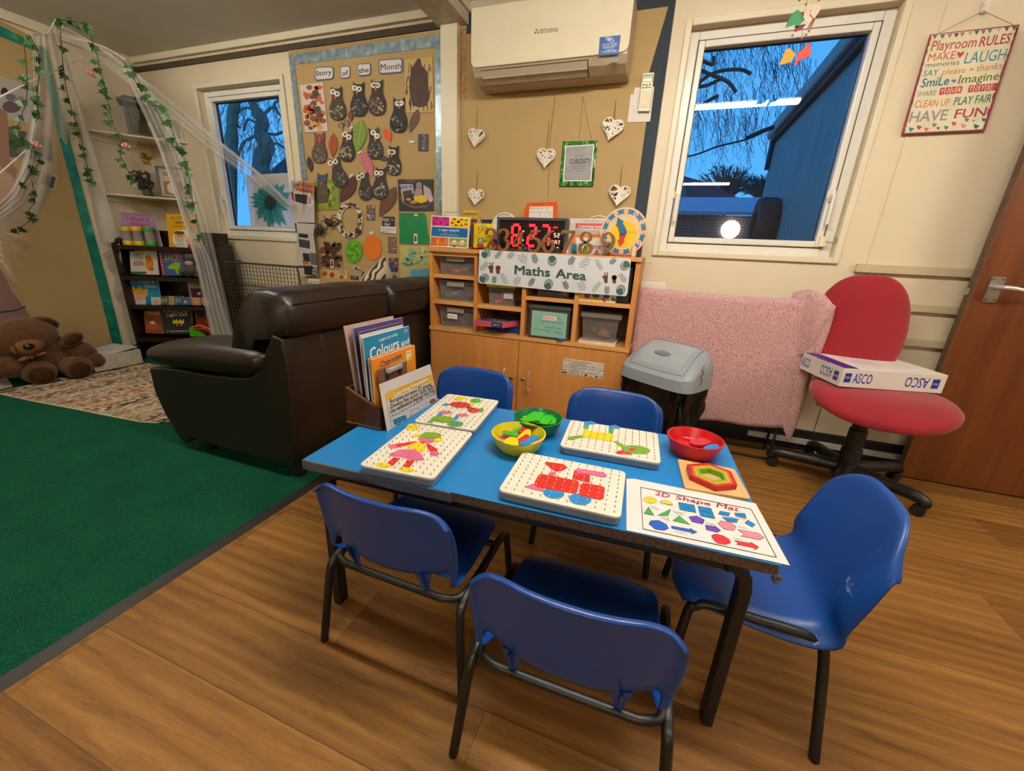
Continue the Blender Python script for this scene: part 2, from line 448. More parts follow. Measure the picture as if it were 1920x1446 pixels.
# wall panel joint strips
def strip(n, x0, x1, z0, z1, th=.004, mat=None, ya=None):
    b = MB(); b.box((x0, WY - th, z0), (x1, WY, z1), mat or wall_m); return struct(b.build('trim_%d' % n, bevel=.0015))
sx = P(1660, 384, y=WY).x
strip(6, sx - .004, sx + .004, .12, 2.31)
RAIL = M('#bfb291', .5, var=.05); strip(7, .91, 1.372, 1.009, 1.049, .022, RAIL); strip(8, .91, 1.372, .835, .872, .022, RAIL); strip(9, .91, 1.372, .665, .702, .022, RAIL)
strip(10, -.14, -.075, 1.0, 2.31, .004)
b = MB(); b.box((.62, WY - .035, .045), (1.4, WY - .015, .075), M('#c9c6bb', .5)); struct(b.build('trim_11', bevel=.002))

# ---- windows
pane_m = glass_mat('window_pane', '#e8f0f4', refl=1.35)
gask = M('#23262b', .5)
def ring(b, x0, x1, z0, z1, w, y0, y1, mat):
    b.box((x0, y0, z0), (x0 + w, y1, z1), mat); b.box((x1 - w, y0, z0), (x1, y1, z1), mat)
    b.box((x0 + w, y0, z0), (x1 - w, y1, z0 + w), mat); b.box((x0 + w, y0, z1 - w), (x1 - w, y1, z1), mat)
def window(n, dx, dz, handles):
    r = bpy.data.objects.new('window_%d' % n, None); COL.objects.link(r); r.location = (.375 + dx, WY, 1.03 + dz); WORLD[r] = V(r.location); r['kind'] = 'structure'
    X = lambda a: a + dx; Z = lambda a: a + dz
    b = MB(); ring(b, X(-.078), X(.832), Z(1.044), Z(2.156), .030, WY - .016, WY, PAINTW); b.build('architrave', r, bevel=.004)
    b = MB(); ring(b, X(-.051), X(.802), Z(1.071), Z(2.13), .046, WY + .045, WY + .105, UPVC); b.build('frame', r, bevel=.004)
    b = MB(); ring(b, X(-.008), X(.757), Z(1.116), Z(2.085), .005, WY + .043, WY + .05, gask); b.build('seal', r)
    b = MB(); ring(b, X(-.003), X(.752), Z(1.121), Z(2.080), .030, WY + .035, WY + .10, UPVC); b.build('sash', r, bevel=.005)
    b = MB(); ring(b, X(.022), X(.727), Z(1.146), Z(2.055), .008, WY + .072, WY + .09, gask); b.build('seal', r)
    b = MB(); b.box((X(.026), WY + .080, Z(1.15)), (X(.723), WY + .084, Z(2.05)), pane_m); b.build('pane', r)
    for hx in handles:
        b = MB(); hx = X(hx); z = Z(1.36)
        b.box((hx - .012, WY + .02, z - .02), (hx + .012, WY + .036, z + .03), UPVC)
        b.box((hx - .008, WY + .005, z - .012), (hx + .008, WY + .022, z + .012), UPVC)
        b.box((hx - .007, WY - .005, z - .13), (hx + .007, WY + .010, z + .008), UPVC)
        h = b.build('handle', r, bevel=.003)
        b = MB(); b.box((hx - .022, WY + .03, z - .005), (hx - .008, WY + .045, z + .03), CREAM); b.build('keep', r, bevel=.002)
    return r
w2 = window(2, 0, 0, (.012, .738))
b = MB(); b.box((.735, WY + .02, 1.125), (.765, WY + .036, 1.175), CREAM); b.tube(curve_pts([(.76, WY + .015, 1.15), (.79, WY - .01, 1.145), (.80, WY - .01, 1.16), (.79, WY + .01, 1.17)], 5), .0025, GREY); b.build('cable_restrictor', w2)
window(1, -3.542, -.022, (.0,))

# ---- ceiling lamps: two rows of tubes across the room
tube_m = NT('tube_glow'); tube_m.b.inputs['Emission Color'].default_value = (*LAMP_COL, 1); tube_m.b.inputs['Emission Strength'].default_value = LAMP_STRENGTH
tube_m.b.inputs['Base Color'].default_value = (.9, .9, .9, 1)
def batten(y, x0, x1, label, tubes=(-.026, .026)):
    t = thing('ceiling_lamp', label, 'ceiling lamp', ((x0 + x1) / 2, y, 2.30), 0, 'tube lamps on the ceiling')
    b = MB(); b.box((x0, y - .05, 2.325), (x1, y + .05, CZ), WHITE); b.build('housing', t, bevel=.004)
    b = MB()
    for k in tubes: b.tube([(x0 + .03, y + k, 2.305), (x1 - .03, y + k, 2.305)], .014, tube_m.m, 10)
    b.build('tube', t, sharp=50)
    for q in (x0, x1 - .028): b = MB(); b.box((q, y - .045, 2.285), (q + .028, y + .045, 2.325), WHITE); b.build('end_cap', t, bevel=.003)
    return t
batten(.93, -.62, .87, 'twin tube ceiling lamp over the blue play table')
batten(-3.15, -.66, .87, 'twin tube ceiling lamp over the far end of the room, behind the photographer')

batten(.93, -3.55, -2.05, 'single tube ceiling lamp over the green carpet beside the sofa', (0,))
batten(.93, 2.3, 3.8, 'twin tube ceiling lamp in the bay beyond the wooden door')

# ---- door leaf standing parallel to the wall
dm = wood_mat('door_wood', [(.25, '#43200c'), (.45, '#5f3112'), (.6, '#713e19'), (.8, '#834d22')], 'Z', 6, 6, .38)
d = bpy.data.objects.new('door_1', None); COL.objects.link(d); d.location = (1.70, 2.47, 0); WORLD[d] = V(d.location); d['kind'] = 'structure'
b = MB(); b.box((1.318, 2.45, .006), (2.08, 2.492, 2.0), dm); b.build('door_leaf', d, bevel=.003)
b = MB(); b.box((1.3165, 2.4515, .006), (1.3185, 2.4905, 2.0), M('#5a4331', .6, var=.3, scale=40)); b.build('edge_strip', d)
alu = M('#b9b7b0', .32, metal=.9)
hx, hz = 1.385, .965
b = MB(); b.rbox((hx - .024, 2.443, hz - .055), (hx + .024, 2.45, hz + .055), alu, .005, 2, 1)
for q in (-1, 1):
    for k in (-1, 1): b.lathe([(.0045, 0), (.0045, .002)], M('#4d4b47', .4), 8, (hx + q * .016, 2.443, hz + k * .045), Matrix.Rotation(PI / 2, 4, 'X'))
b.build('handle_plate', d, sharp=40)
b = MB(); b.tube(curve_pts([(hx, 2.445, hz + .012), (hx, 2.41, hz + .012), (hx + .012, 2.392, hz + .012), (hx + .05, 2.39, hz + .008), (hx + .115, 2.392, hz - .006)], 5), [.011] * 6 + [.010] * 9 + [.009] * 5 + [.007], M('#d9d6cf', .25, metal=.55), 10)
b.build('lever', d, sharp=60)
b = MB(); b.box((1.309, 2.462, .935), (1.3165, 2.478, .965), alu); b.build('latch', d, bevel=.002)

# ---- green carpet with its black edge strip
cm = NT('green_pile'); tc = cm.n('TexCoord'); n = cm.n('TexNoise', i_Scale=330.0, i_Detail=2.0); cm.l(tc.outputs['Object'], n.inputs['Vector'])
n3 = cm.n('TexNoise', i_Scale=5.0, i_Detail=3.0); cm.l(tc.outputs['Object'], n3.inputs['Vector'])
c = cm.ramp(n.outputs['Fac'], [(.3, '#03261a'), (.5, '#0a4630'), (.66, '#1c6c4c'), (.78, '#4d9676')])
c = cm.mix(.35, c, cm.ramp(n3.outputs['Fac'], [(.3, '#083d29'), (.7, '#0f5b3d')]))
cm.l(c, cm.b.inputs['Base Color']); cm.b.inputs['Roughness'].default_value = .95; cm.b.inputs['Specular IOR Level'].default_value = .1
bp = cm.n('Bump', i_Strength=.9, i_Distance=.006); cm.l(n.outputs['Fac'], bp.inputs['Height']); cm.l(bp.outputs[0], cm.b.inputs['Normal'])
t = thing('carpet', 'dark green short pile carpet covering the reading corner floor', 'carpet', (-2.8, .3, 0))
b = MB(); b.box((LX + .015, FY, .0), (-1.345, WY, .007), cm.m); b.build('pile', t)
b = MB(); b.prism([(-1.345, FY, 0.0), (-1.345, FY, .009), (-1.33, FY, .009), (-1.305, FY, .001), (-1.305, FY, 0)], (0, WY - FY, 0), M('#1a1512', .5)); e = b.build('edge_strip', t); e['label'] = 'black rubber edge strip'
# ================================================================== furniture
def _sg(x, e): return math.copysign(abs(x) ** e, x)
def sup(b, c, r, mat, e1=.5, e2=.5, T=None, nu=28, nv=16):
    """rounded cushion-like block: superellipsoid"""
    c = V(c); k = len(b.v); im = b.m(mat)
    for i in range(nv + 1):
        ph = -PI / 2 + PI * i / nv
        for a in range(nu):
            t = 2 * PI * a / nu
            p = V((r[0] * _sg(math.cos(ph), e1) * _sg(math.cos(t), e2), r[1] * _sg(math.cos(ph), e1) * _sg(math.sin(t), e2), r[2] * _sg(math.sin(ph), e1)))
            b.v.append((T @ p if T else p) + c)
    for i in range(nv):
        for a in range(nu):
            q = (a + 1) % nu; b.f.append([k + i * nu + a, k + i * nu + q, k + (i + 1) * nu + q, k + (i + 1) * nu + a]); b.mi.append(im)
RZ = lambda a: Matrix.Rotation(a, 4, 'Z')
RXm = lambda a: Matrix.Rotation(a, 4, 'X')
RYm = lambda a: Matrix.Rotation(a, 4, 'Y')

# ---- play table
TZ = .49; TROT = .0523; TC = V((-.273, 1.001, 0))
blue_top = M('#1c79bd', .33, var=.04, scale=6)
strip_m = M('#5d5f62', .45, var=.15, scale=40); chip = M('#5f4c3c', .85, var=.45, scale=160, bump=.3, bscale=300)
tb = thing('play_table', 'low rectangular children\'s table with a blue top and black legs', 'table', tuple(TC), TROT)
b = MB(); b.box((-.552, -.272, .4885), (.552, .272, TZ), blue_top); b.build('tabletop', tb, local=True)
b = MB(); b.box((-.55, -.27, .464), (.55, .27, .4888), chip); b.build('core_board', tb, local=True)
b = MB(); b.prism([(-.13, -.27, .462), (-.55, -.27, .462), (-.55, .27, .462), (-.55, .27, .4895), (-.553, .27, .4895), (-.556, .27, .487), (-.556, .27, .462)][:1] and [(-.13, -.275, .462), (-.13, -.27, .462), (-.13, -.27, .4895), (-.13, -.275, .4885)], (-.42, 0, 0), strip_m)
b.box((-.556, -.275, .462), (-.55, .275, .4892), strip_m)
e = b.build('edge_strip', tb, local=True, bevel=.0015); e['label'] = 'grey plastic edging that ends halfway along the front'
b = MB(); b.tube(curve_pts([(.545, -.268, .464), (.556, -.266, .462), (.560, -.262, .452), (.553, -.262, .444), (.548, -.262, .452)], 4), .004, strip_m, 6); e = b.build('loose_edging', tb, local=True); e['label'] = 'torn curl of grey edging at the corner'
blk = M('#0e0e0f', .48, var=.15, scale=30, bump=.1, bscale=80)
b = MB()
for y in (-.235, .20): b.box((-.50, y - .015, .432), (.50, y + .015, .462), blk)
for x in (-.5, .5): b.box((x - .015, -.235, .432), (x + .015, .20, .462), blk)
b.build('apron', tb, local=True, bevel=.004)
for sx_ in (-1, 1):
    for sy_ in (-1, 1):
        b = MB(); x, y = sx_ * .512, (.24 if sy_ < 0 else .20) * sy_
        prof = [(0, 0), (0, .30), (0, .40), (-.006, .428), (-.022, .446), (-.045, .448)]
        k = len(b.v)
        pts = []
        for i, (dx, z) in enumerate(prof):
            if i < 3: dirn = V((0, 0, 1))
            else: dirn = (V((prof[i][0] - prof[i - 1][0], 0, prof[i][1] - prof[i - 1][1]))).normalized()
            nx = V((dirn.z, 0, -dirn.x)); c = V((x + dx * sx_, y, z))
            if sx_ < 0: nx = V((dirn.z, 0, dirn.x))
            for q, r_ in ((-1, -1), (1, -1), (1, 1), (-1, 1)): pts.append(c + nx * (.013 * q) + V((0, .018 * r_, 0)))
        n = len(prof); f = []
        for i in range(n - 1):
            for a in range(4): f.append((i * 4 + a, i * 4 + (a + 1) % 4, i * 4 + 4 + (a + 1) % 4, i * 4 + 4 + a))
        f.append((3, 2, 1, 0)); f.append(tuple((n - 1) * 4 + a for a in range(4)))
        b.add(pts, f, blk); b.build('leg', tb, local=True, bevel=.004)

# ---- children's chairs
bl1 = M('#0a3e88', .36, var=.06, scale=5, coat=.1); bl2 = M('#0e3f96', .4, var=.10, scale=5)
def scuffed():
    g = NT('scuffed_blue'); tc = g.n('TexCoord'); mp = g.n('Mapping'); mp.inputs['Scale'].default_value = (9, 30, 14); mp.inputs['Rotation'].default_value = (0, .4, .7); g.l(tc.outputs['Object'], mp.inputs[0])
    n = g.n('TexNoise', i_Scale=1.0, i_Detail=5.0, i_Roughness=.65); g.l(mp.outputs[0], n.inputs['Vector'])
    n2 = g.n('TexNoise', i_Scale=5.0, i_Detail=2.0); g.l(tc.outputs['Object'], n2.inputs['Vector'])
    f = g.math('MULTIPLY', g.math('GREATER_THAN', n.outputs['Fac'], .665), g.math('GREATER_THAN', n2.outputs['Fac'], .53))
    g.l(g.mix(g.math('MULTIPLY', f, .55), '#0c4490', '#8ea6c9'), g.b.inputs['Base Color']); g.b.inputs['Roughness'].default_value = .42
    return g.m
bl_sc = scuffed()
PROF = [(.190, .246), (.188, .262), (.165, .272), (.10, .274), (.03, .270), (-.04, .267), (-.09, .269), (-.125, .280), (-.150, .302), (-.163, .335), (-.170, .375), (-.176, .42), (-.182, .46), (-.188, .495), (-.193, .515), (-.200, .524), (-.210, .520)]
HWS = [.148, .155, .163, .168, .170, .171, .172, .174, .177, .181, .185, .187, .187, .184, .180, .177, .175]
HWB = [.150, .158, .166, .171, .173, .174, .175, .176, .177, .179, .181, .183, .184, .183, .180, .177, .174]
def make_chair(label, mat, hole=True, k=1.0):
    t = thing('school_chair', label, 'chair', (0, 0, 0), 0, 'blue school chairs round the table')
    NU = 22; NVr = len(PROF); vs = []; fs = []
    for j, (y, z) in enumerate(PROF):
        for i in range(NU + 1):
            u = -1 + 2 * i / NU; hw = (HWS if hole else HWB)[j]
            zz, yy, xx = z, y, u * hw
            au = abs(u)
            if j <= 8:                                   # seat: dished, edges turned up, front corners rounded down
                zz += .012 * max(0, (au - .75) / .25) ** 2 - .006 * (1 - au * au)
                if not hole: zz -= (.022 + .03 * j / 8) * max(0, (au - .80) / .20) ** 1.6; yy -= .02 * max(0, (j - 5) / 3) * max(0, (au - .80) / .20) ** 1.6
                if j < 3: yy -= .030 * max(0, (au - .55) / .45) ** 2
            else:                                        # back: wraps round the sitter, rounded top corners
                yy += (.045 if hole else .060) * au ** 2.4
                ed_ = max(0, (au - .80) / .20) ** 1.6; hh_ = min(1, max(0, (z - .30) / .20))
                if not hole: yy -= (.02 + .035 * (1 - hh_)) * ed_ + .045 * hh_; zz -= .048 * (1 - hh_) * ed_
                else: yy -= .020 * max(0, (au - .86) / .14) ** 1.5
                h = (z - .33) / .19
                zz -= (.042 if hole else .085) * max(0, (au - (.55 if hole else .30)) / (.45 if hole else .70)) ** 2.2 * max(0, h)
                if hole and j in (9,): zz += .020 * (1 - (au / .9) ** 2) * -1 if au < .9 else 0
            vs.append((xx * k, yy * (k if hole else .93), zz * k))
    W_ = NU + 1
    for j in range(NVr - 1):
        for i in range(NU):
            u = abs(-1 + 2 * (i + .5) / NU)
            if hole and j in (6, 7, 8) and u < .90: continue
            fs.append((j * W_ + i, j * W_ + i + 1, (j + 1) * W_ + i + 1, (j + 1) * W_ + i))
    b = MB(); b.add(vs, fs, mat)
    o = b.build('seat_shell', t, local=True, sharp=180, solid=.0055 * k, sub=1)
    if hole:
        for s_ in (-1, 1):
            b = MB(); b.prism([(s_ * .078, -.158, .328), (s_ * .118, -.154, .332), (s_ * .104, -.140, .262), (s_ * .094, -.140, .262)], (0, .004, 0), mat)
            b.prism([(s_ * .098, -.158, .335), (s_ * .098, -.140, .262), (s_ * .098, -.172, .340)], (s_ * .004, 0, 0), mat)
            b.build('support_tab', t, local=True)
    fr = blk
    for s_ in (-1, 1):
        x = s_ * (.186 if hole else .160); ky = k if hole else .93
        pr = curve_pts([V((s_ * .210, -.172, 0)), V((x + s_ * .004, -.146, .215)), V((x, -.128, .246)), V((x, -.095, .257)), V((x, -.02, .257))], 5)
        pf = curve_pts([V((s_ * .205, .172, 0)), V((x + s_ * .004, .150, .215)), V((x + s_ * .001, .135, .244)), V((x, .105, .257)), V((x, -.02, .257))], 5)
        for pth in (pr, pf):
            b = MB(); b.tube([V((p.x * k, p.y * ky, p.z * k)) for p in pth], .0105 * k, fr, 8); b.build('leg', t, local=True, sharp=60)
    fx = 1 if hole else .86
    b = MB(); b.tube([V((p.x * k * fx, p.y * k * (1 if hole else .87), p.z * k)) for p in curve_pts([V((-.186, -.05, .257)), V((-.176, -.115, .256)), V((-.145, -.137, .258)), V((-.10, -.140, .258)), V((.10, -.140, .258)), V((.145, -.137, .258)), V((.176, -.115, .256)), V((.186, -.05, .257))], 5)], .009 * k, fr, 8)
    b.build('rear_crossbar', t, local=True, sharp=60)
    b = MB(); b.tube([V((-.186 * fx, .08, .255)) * k, V((.186 * fx, .08, .255)) * k], .009 * k, fr, 8); b.build('front_crossbar', t, local=True, sharp=60)
    return t
ch = make_chair('blue plastic chair with cut-out back, at the front beside the table\'s grey edging', bl1)
ch.location = (-.508, .783, 0); ch.rotation_euler = (0, 0, -.01); WORLD[ch] = V(ch.location)
dup(ch, 'blue plastic chair nearest the photographer, its whole empty seat showing', (-.062, .682, 0), .015)
dup(ch, 'blue plastic chair behind the table in front of the left cupboard door', (-.716, 1.388, 0), PI)
dup(ch, 'blue plastic chair behind the table in front of the black-bagged bin', (-.105, 1.372, 0), PI - .02)
c5 = make_chair('scuffed blue moulded chair at the end of the table by the shape mat', bl_sc, False, 1.07)
c5.location = (.315, 1.015, 0); c5.rotation_euler = (0, 0, PI / 2 - .02); WORLD[c5] = V(c5.location)

# ---- leather sofa
lea = M('#21160f', .38, var=.18, scale=5, bump=.25, bscale=90, spec=.5)
SY0, SY1 = 1.17, 2.50
so = thing('sofa', 'dark brown leather two-seat sofa seen from its end', 'sofa', (-1.8, 1.85, 0))
def sp(u, v): p = P(u, v, y=SY0); return (p.x, p.z)
def arm_prism(b, y0, y1, shape):
    b.prism([(x, y0, z) for x, z in shape], (0, y1 - y0, 0), lea)
side = [sp(*q) for q in ((279, 690), (289, 733), (308, 775), (333, 818), (347, 833))]
side += [(-2.08, .075), (-1.43, .070), (-1.415, .10), (-1.385, .22), (-1.372, .40), (-1.375, .56), (-1.385, .655), (-1.44, .668)]
side += [sp(*q) for q in ((508, 634), (499, 655), (488, 688), (470, 708), (441, 709), (380, 702), (330, 692))]
PADP = [((269, 657), (269, 665)), ((276, 649), (276, 677)), ((290, 644), (290, 685)), ((333, 638), (333, 694)), ((370, 639), (370, 699)), ((400, 642), (400, 703)), ((440, 647), (440, 708)), ((468, 652), (466, 706)), ((488, 660), (484, 696)), ((497, 670), (495, 680))]
PADS = [V((*sp(*a), sp(*c)[1])) for a, c in PADP]
for y0 in (SY0, SY1 - .20):
    b = MB(); arm_prism(b, y0, y0 + .20, side); b.build('arm', so, sharp=35, bevel=.022, seg=4)
    b = MB()
    T = Matrix.Rotation(.02, 4, 'Y')
    def pad(u, v, y0=y0):
        a = u * 2 * PI; n = len(PADS) - 1; i = min(int(v * n), n - 1); t = v * n - i; q = PADS[i].lerp(PADS[i + 1], t)
        x, zt_, zb_ = q; e = min(1, .25 + 2.2 * min(v, 1 - v) ** .6) if 0 < v < 1 else .02
        return (x, y0 + .105 + .135 * e * _sg(math.cos(a), .75), (zt_ + zb_) / 2 + (zt_ - zb_) / 2 * _sg(math.sin(a), .75))
    b.grid(pad, 24, 22, lea, cu=True); b.build('arm_pad', so, sharp=180)
b = MB(); b.prism([(-1.60, SY0 + .19, .10), (-1.415, SY0 + .19, .10), (-1.385, SY0 + .19, .22), (-1.372, SY0 + .19, .40), (-1.375, SY0 + .19, .56), (-1.385, SY0 + .19, .655), (-1.60, SY0 + .19, .66)], (0, SY1 - SY0 - .38, 0), lea)
b.build('back_panel', so, sharp=35, bevel=.015, seg=3)
b = MB(); b.box((-2.18, SY0 + .2, .08), (-1.58, SY1 - .2, .30), lea); b.build('base', so, bevel=.02)
for y0, y1 in ((SY0 + .005, 1.835), (1.845, SY1 - .005)):
    b = MB()
    def cush(u, v, y0=y0, y1=y1):
        # closed section in X-Z swept along Y, pinched at the ends
        sec = [(-1.70, .42), (-1.72, .55), (-1.665, .68), (-1.60, .79), (-1.53, .842), (-1.45, .850), (-1.375, .838), (-1.338, .79), (-1.335, .72), (-1.352, .665), (-1.42, .64), (-1.55, .62), (-1.62, .50), (-1.64, .42)]
        n = len(sec); f = u * n; i = int(f) % n; t = f - int(f); p, q = sec[i], sec[(i + 1) % n]
        x, z = p[0] + (q[0] - p[0]) * t, p[1] + (q[1] - p[1]) * t
        w_ = (1 - abs(2 * v - 1) ** 9); e = .86 + .14 * w_
        cx, cz = -1.50, .72
        puff = 1 + .02 * math.sin(v * 21) * (1 if z > .8 else .3)
        return (cx + (x - cx) * e, y0 + (y1 - y0) * v, cz + (z - cz) * e * puff)
    b.grid(cush, 42, 22, lea, cu=True)
    for r0 in (0, 22 * 42): b.f.append([r0 + i for i in range(42)][::(-1 if r0 == 0 else 1)]); b.mi.append(0)
    o = b.build('back_cushion', so, sharp=70)
    b = MB(); b.tube([(-1.337, y0 + .03, .795), (-1.333, (y0 + y1) / 2, .80), (-1.337, y1 - .03, .795)], .0035, M('#1b110c', .4), 6); b.build('piping', so)
for y0, y1 in ((SY0 + .2, 1.835), (1.845, SY1 - .2)):
    b = MB(); sup(b, (-1.96, (y0 + y1) / 2, .36), (.30, (y1 - y0) / 2, .075), lea, .35, .35); b.build('seat_cushion', so, sharp=180)
for x, y in ((-2.03, SY0 + .06), (-1.44, SY0 + .05), (-2.03, SY1 - .06), (-1.44, SY1 - .06)):
    b = MB(); b.lathe([(.028, .008), (.036, .075)], M('#14100d', .4), 16, (x, y, 0)); b.build('foot', so, sharp=40)

# ---- bin with swing lid
BR = -.56; BC = V((.088, 2.12, 0))
bn = thing('swing_bin', 'grey swing-lid bin lined with a black bag', 'bin', tuple(BC), BR)
gb = M('#8f969b', .38, var=.03, scale=20, bump=.05, bscale=300); gb2 = M('#9aa1a6', .36, var=.03, scale=20)
def lidz(x, y):
    r = (abs(x / .196) ** 5 + abs(y / .142) ** 5) ** .2
    f = (y + .142) / .284; hgt = .125 * math.sin(min(f / .74, 1) * PI / 2) ** 1.15 if f < .74 else .125 * (1 - ((f - .74) / .26) ** 2 * .35)
    return .498 + max(hgt, .004) * max(0, 1 - r ** 7) ** .55 + .012 * (1 - r)
b = MB()
def lidf(u, v):
    a = 2 * PI * u; e2 = .4
    if v < .2: k = v / .2; s_ = 1.03 - .03 * k; z = .442 + .056 * k; x, y = .196 * s_ * _sg(math.cos(a), e2), .142 * s_ * _sg(math.sin(a), e2); return (x, y, z)
    s_ = max(.002, 1 - ((v - .2) / .8) ** 1.6); x, y = .196 * s_ * _sg(math.cos(a), e2), .142 * s_ * _sg(math.sin(a), e2)
    return (x, y, lidz(x, y))
b.grid(lidf, 56, 34, gb, cu=True); b.build('lid', bn, local=True, sharp=50)
b = MB(); gr_m = M('#5d6367', .5)
fo = [(-.135, -.112), (.0, -.118), (.135, -.112), (.150, -.095), (.143, .02), (.135, .05), (0, .052), (-.135, .05), (-.143, .02), (-.150, -.095)]
fp = curve_pts([V((x, y, 0)) for x, y in fo + fo[:1]], 6)
b.tube([V((p.x, p.y, lidz(p.x, p.y) + .0004)) for p in fp[:-1]], .0017, gr_m, 5, closed=True); b.build('flap_gap', bn, local=True)
b = MB(); b.grid(lambda u, v: (-.12 + .24 * u, -.10 + .14 * v, lidz(-.12 + .24 * u, -.10 + .14 * v) + .0022), 14, 12, gb2); b.build('swing_flap', bn, local=True, sharp=180)
b = MB(); zc = lidz(-.01, -.045); b.ell((-.01, -.045, zc + .001), (.047, .018, .006), M('#6d757a', .4), RXm(.62), 20, 8); b.build('finger_dip', bn, local=True, sharp=180)
bag = M('#0c0c0d', .28, var=.3, scale=12, bump=.5, bscale=26, spec=.6)
rng = random.Random(4)
b = MB()
def bagf(u, v):
    a = 2 * PI * u
    s_ = .97 - .20 * v; z = .45 - .445 * v
    w_ = .009 * math.sin(13 * a + 5 * v) + .007 * math.sin(23 * a - 9 * v) + .006 * math.sin(7 * a + 17 * v)
    return ((.190 * s_ + w_) * _sg(math.cos(a), .4), (.136 * s_ + w_) * _sg(math.sin(a), .4), z + (.012 * math.sin(9 * a) if v > .9 else 0) * (1 - v) )
b.grid(bagf, 90, 24, bag, cu=True); b.build('bin_bag', bn, local=True, sharp=180)
b = MB(); b.box((-.135, -.095, 0.0), (.135, .095, .435), M('#2b2d2f', .5)); b.build('bin_body', bn, local=True)
b = MB(); b.tube(curve_pts([(.1905, -.01, .56), (.193, -.03, .548), (.1945, -.01, .535), (.1965, -.035, .515), (.198, -.02, .50), (.2, -.03, .475)], 5), .0014, INK, 5); b.build('squiggle_mark', bn, local=True)

# ---- towel over a folding drying rail
rk = thing('drying_rail', 'black wire drying rail under the pink towel', 'clothes airer', (.33, 2.42, 0))
b = MB()
for x in (-.08, .72):
    for y0, y1 in ((2.36, 2.47), (2.49, 2.40)):
        b.tube([(x - .02 if x > 0 else x, y0, .008), (x, y1, .845)], .007, blk, 8)
b.build('leg_frame', rk)
for z, y in ((.845, 2.47), (.845, 2.40), (.55, 2.44)): b = MB(); b.tube([(-.08, y, z), (.72, y, z)], .006, blk, 8); b.build('rail', rk)
for y in (2.36, 2.49): b = MB(); b.tube([(-.10, y, .008), (.70, y, .008)], .006, blk, 8); b.build('foot_rail', rk)
def towel_mat():
    g = NT('pink_terry'); tc = g.n('TexCoord'); n = g.n('TexNoise', i_Scale=150.0, i_Detail=3.0, i_Distortion=.6); g.l(tc.outputs['Object'], n.inputs['Vector'])
    n2 = g.n('TexNoise', i_Scale=3.0, i_Detail=2.0); g.l(tc.outputs['Object'], n2.inputs['Vector'])
    c = g.ramp(n.outputs['Fac'], [(.32, '#a3767a'), (.5, '#cf9f9e'), (.68, '#e6c1bb')])
    c = g.mix(.25, c, g.ramp(n2.outputs['Fac'], [(.3, '#bd9091'), (.7, '#d8aeac')]))
    g.l(c, g.b.inputs['Base Color']); g.b.inputs['Roughness'].default_value = .95; g.b.inputs['Sheen Weight'].default_value = .3; g.b.inputs['Specular IOR Level'].default_value = .1
    bp = g.n('Bump', i_Strength=1.0, i_Distance=.008); g.l(n.outputs['Fac'], bp.inputs['Height']); g.l(bp.outputs[0], g.b.inputs['Normal']); return g.m
tw_m = towel_mat()
tw = thing('towel', 'large pink bath towel draped over the drying rail behind the bin', 'towel', (.33, 2.42, .17))
b = MB()
def tsheet(u, v):
    # u across, v: 0 back hem .. over the rail .. 1 front hem
    x = -.105 + .86 * u
    fold = .010 * math.sin(u * 9 + 1) * max(0, v - .45) * 2 + .012 * math.sin(u * 23) * max(0, v - .5) ** 1.3
    if v < .40: z = .25 + (.856 - .25) * v / .40; y = 2.488 + fold
    elif v < .5:
        t = (v - .40) / .10 * PI; z = .856 + .012 * math.sin(t); y = 2.435 + .053 * math.cos(t)
    else:
        t = (v - .5) / .5; hem = .172 + .02 * u + .004 * math.sin(u * 14)
        z = .856 + (hem - .856) * t; y = 2.380 - .020 * t + fold + .025 * max(0, u - .9) * 10 * t
    z -= .010 * math.sin(PI * u) * (1 if v > .3 else 0)
    return (x, y, z)
b.grid(tsheet, 60, 60, tw_m); b.build('sheet', tw, sharp=180, solid=.009)
b = MB()
def lflap(u, v): return (-.108 - .018 * v - .012 * math.sin(u * PI), 2.372 + .11 * u, .868 + (.30 - .868) * v - .02 * math.sin(3 * u))
b.grid(lflap, 10, 24, tw_m)
def lroll(u, v):
    a = 2 * PI * u; return (-.085 + .022 * math.cos(a) , 2.376 + .016 * math.sin(a), .872 + (.25 - .872) * v)
b.grid(lroll, 12, 16, tw_m, cu=True); b.build('side_fold', tw, sharp=180, solid=.006)
b = MB()
def rfold(u, v):
    pts = [(.730, 2.362), (.775, 2.352), (.800, 2.375), (.775, 2.40), (.735, 2.395)]
    f = u * 4; i = min(int(f), 3); t = f - i; x = pts[i][0] + (pts[i + 1][0] - pts[i][0]) * t; y = pts[i][1] + (pts[i + 1][1] - pts[i][1]) * t
    top = .86 - .05 * abs(u - .3); bot = .205 - .095 * max(0, 1 - abs(u - .30) / .30) + .015 * u
    return (x - .012 * v + .006 * math.sin(v * 9) - .045 * v * v * max(0, u - .2), y, top + (bot - top) * v)
b.grid(rfold, 16, 30, tw_m); b.build('hanging_fold', tw, sharp=180, solid=.008)
b = MB()
tp = [P(*q, y=2.345) for q in ((1500, 552), (1525, 545), (1548, 553), (1569, 580), (1552, 602), (1536, 632), (1500, 680), (1488, 672), (1490, 610))]
def bulge(u, v):
    a = 2 * PI * u; n = len(tp); f = u * n; i = int(f) % n; t = f - int(f)
    e = tp[i].lerp(tp[(i + 1) % n], t); c = V((.742, 2.345, .80)); p = c.lerp(e, math.sin(v * PI / 2) if v <= 1 else 1)
    return (p.x, p.y + .04 + .6 * max(0, .745 - p.x) - .055 * math.cos(v * PI / 2) ** .6 + .006 * math.sin(u * 40) * v, p.z)
b.grid(bulge, 44, 10, tw_m, cu=True); b.build('corner', tw, sharp=180, solid=.008)

